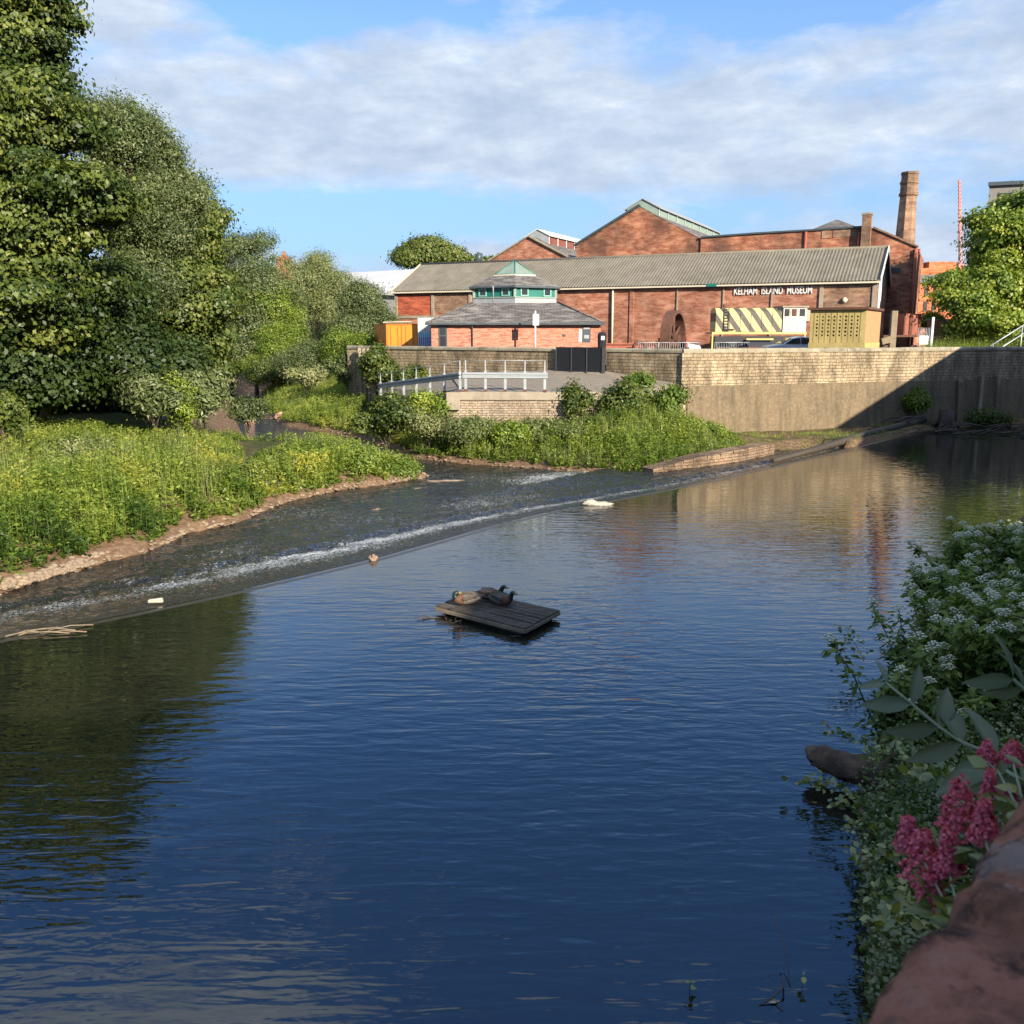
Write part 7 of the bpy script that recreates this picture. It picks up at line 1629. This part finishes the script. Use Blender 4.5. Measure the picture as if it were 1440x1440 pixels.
# buddleia branches close to the parapet: opposite pairs of long grey leaves
def buddleia(label, nodes, Ls, root):
    P_ = [A(*v) for v in nodes]; R0_ = A(*root); t = thing('buddleia_branch', label, 'branch', tuple(R0_), group='buddleia branches by the parapet')
    mb = MB(); pts = [R0_]+P_[::-1]; mb.tube(pts, [.006]+[.0052-.003*i/len(P_) for i in range(len(P_))], 7); mb.build('stem', M['stem_pale'], t)
    for i, p in enumerate(P_):
        ax = ((P_[i-1]-p) if i else (p-P_[1])).normalized(); L = Ls[i]
        view = Vector((0, -1, .55)).normalized(); sd_ = ax.cross(view).normalized()
        for s in (-1, 1):
            td = (ax*.85+sd_*s*.85+Vector((0, 0, -.10+.1*s))+Vector((random.uniform(-.35, .35), random.uniform(-.5, .3), random.uniform(-.3, .35)))).normalized()
            nr = (view+sd_*s*random.uniform(.2, .9)+Vector((random.uniform(-.5, .5), random.uniform(-.3, .3), random.uniform(-.2, .6)))).normalized()
            l = L*random.uniform(.85, 1.12); V, Fq, k = leaf6(np.array([tuple(p)]), np.array([tuple(td)]), np.array([tuple(nr)]), np.array([l]), np.array([l*random.uniform(.32, .42)]), fold=random.uniform(.2, .6), curl=random.uniform(.1, .45))
            npmesh('leaf', V, Fq, LM['buddleia'], t, attr=np.clip(random.uniform(.1, .55)+np.where(np.arange(len(V)) % 3 == 1, .42, 0)+RNG.normal(size=len(V))*.07, .02, .98), smooth=True)
    return t
buddleia('long grey green buddleia branch reaching left across the white flowers', [(1246, 960, 2.15), (1282, 990, 2.1), (1320, 1022, 2.05), (1353, 1044, 2.0), (1402, 1064, 1.95)], [.075, .115, .135, .14, .15], (1470, 1085, 1.9))
buddleia('short grey green buddleia shoot at the right edge above the pink flowers', [(1425, 955, 2.0), (1438, 968, 2.0)], [.10, .10], (1475, 990, 1.95))
buddleia('drooping buddleia shoot just above the top pink flowers', [(1412, 1082, 1.75), (1440, 1100, 1.7)], [.10, .11], (1480, 1110, 1.7))

# red valerian rooted in the wall below the coping
def valerian(label, heads, root):
    heads = [(a_, b_, c_, h_*1.18, w_*1.18) for a_, b_, c_, h_, w_ in heads]
    R0_ = A(*root); t = thing('red_valerian', label, 'flower', tuple(R0_), group='red valerian on the parapet')
    mb = MB()
    for (px, py, Y_, h, w_) in heads:
        b = A(px, py, Y_); mb.tube([R0_, R0_.lerp(b, .6)+Vector((0, .02, .02)), b], [.0024, .0020, .0016], 6)
    mb.build('stem', M['stem_pale'], t)
    for (px, py, Y_, h, w_) in heads:
        b = A(px, py, Y_); n_ = 420; u = RNG.random(n_)**1.25; a_ = RNG.uniform(0, 2*PI, n_); rr = w_*(1-u*.72)*RNG.uniform(.55, 1.0, n_); tier = np.round(u*5)/5
        c = np.array(tuple(b))+np.stack([np.cos(a_)*rr, np.sin(a_)*rr, (tier*.55+u*.45)*h+RNG.normal(size=n_)*.003], 1)+np.stack([-.1*u*h*np.ones(n_), 0*u, 0*u], 1)
        # each floret: five tiny petals as folded lozenges
        k = 4; C_ = np.repeat(c, k, 0)+RNG.normal(size=(n_*k, 3))*.0016; N_ = np.repeat(np.stack([np.cos(a_), np.sin(a_), np.full(n_, .7)], 1), k, 0)+RNG.normal(size=(n_*k, 3))*.5
        V, Fq = leaves(C_, N_, RNG.uniform(.005, .009, n_*k), RNG.uniform(.004, .006, n_*k)); npmesh('flower_head', V, Fq, LM['val'], t, attr=np.repeat(np.clip(RNG.uniform(.15, .85, n_*k), 0, 1), 4))
    n_ = 26; c = np.array([tuple(R0_.lerp(A(*heads[i % len(heads)][:3]), random.uniform(.05, .8))) for i in range(n_)])+RNG.normal(size=(n_, 3))*.012; td = RNG.normal(size=(n_, 3)); td[:, 2] = np.abs(td[:, 2])*.3
    V, Fq, k = leaf6(c, td, RNG.normal(size=(n_, 3))*.4+np.array([0, -.4, .8]), RNG.uniform(.03, .06, n_), RNG.uniform(.014, .024, n_)); npmesh('leaves', V, Fq, LM['ivy'], t, attr=np.repeat(RNG.uniform(.3, .9, n_), k))
LM['val'] = leafmat('valerian_petal', [(0.0, (.40, .035, .085)), (.5, (.70, .12, .20)), (1.0, (.84, .34, .40))], .3, gloss=.03)
valerian('red valerian with the lowest and leftmost pink heads', [(1278, 1190, 1.48, .045, .020), (1300, 1235, 1.42, .070, .036), (1335, 1225, 1.36, .060, .022), (1310, 1265, 1.36, .040, .020)], (1360, 1330, 1.22))
valerian('red valerian with the tallest pink head in the middle', [(1350, 1170, 1.42, .078, .034), (1385, 1178, 1.34, .050, .022)], (1405, 1250, 1.25))
valerian('red valerian with small pink heads behind the grey branch', [(1388, 1072, 1.62, .030, .018), (1425, 1068, 1.6, .026, .022), (1392, 1128, 1.5, .046, .016), (1420, 1138, 1.45, .030, .015)], (1450, 1170, 1.3))

# floating leaf and twigs on the pool near the parapet
for i, (q, lab) in enumerate((((970, 1378), 'two small green leaves on a sprig standing in the water at the bottom'), ((1128, 1372), 'tiny floating green sprig nearest the parapet foot'))):
    b = G(q[0], q[1]+18, 0); spray('water_sprig', lab, [b, b+Vector((0, .01, .06)), b+Vector((.01, .01, .12))], 6 if i == 0 else 4, .05, LM['ivy'], .02, (.6, .95), stem=.003, grp='sprigs in the pool')
b = G(1086, 1408, 0); mb = MB(); mb.tube([b+Vector((-.12, -.05, .0)), b+Vector((0, 0, .03)), b+Vector((.12, .10, .05)), b+Vector((.16, .25, .02))], .006, 5); mb.tube([b+Vector((.02, 0, .03)), b+Vector((.05, -.12, .0))], .004, 5); mb.tube([G(1112, 1390, 0), G(1104, 1330, .12), G(1086, 1282, .3)], .0035, 5); o = mb.build('floating_twig', M['twig'], loc=b); tag(o, 'thin dark twig lying in the water near the bottom edge', 'twig')
b = G(1080, 1409, .012); V, Fq, k = leaf6(np.array([tuple(b)]), np.array([(1, .15, .05)]), np.array([(0, -.2, 1)]), np.array([.10]), np.array([.045])); o = npmesh('dead_leaf', V, Fq, M['rag'], loc=tuple(b)); tag(o, 'pale curled dead leaf caught on the floating twig', 'leaf')
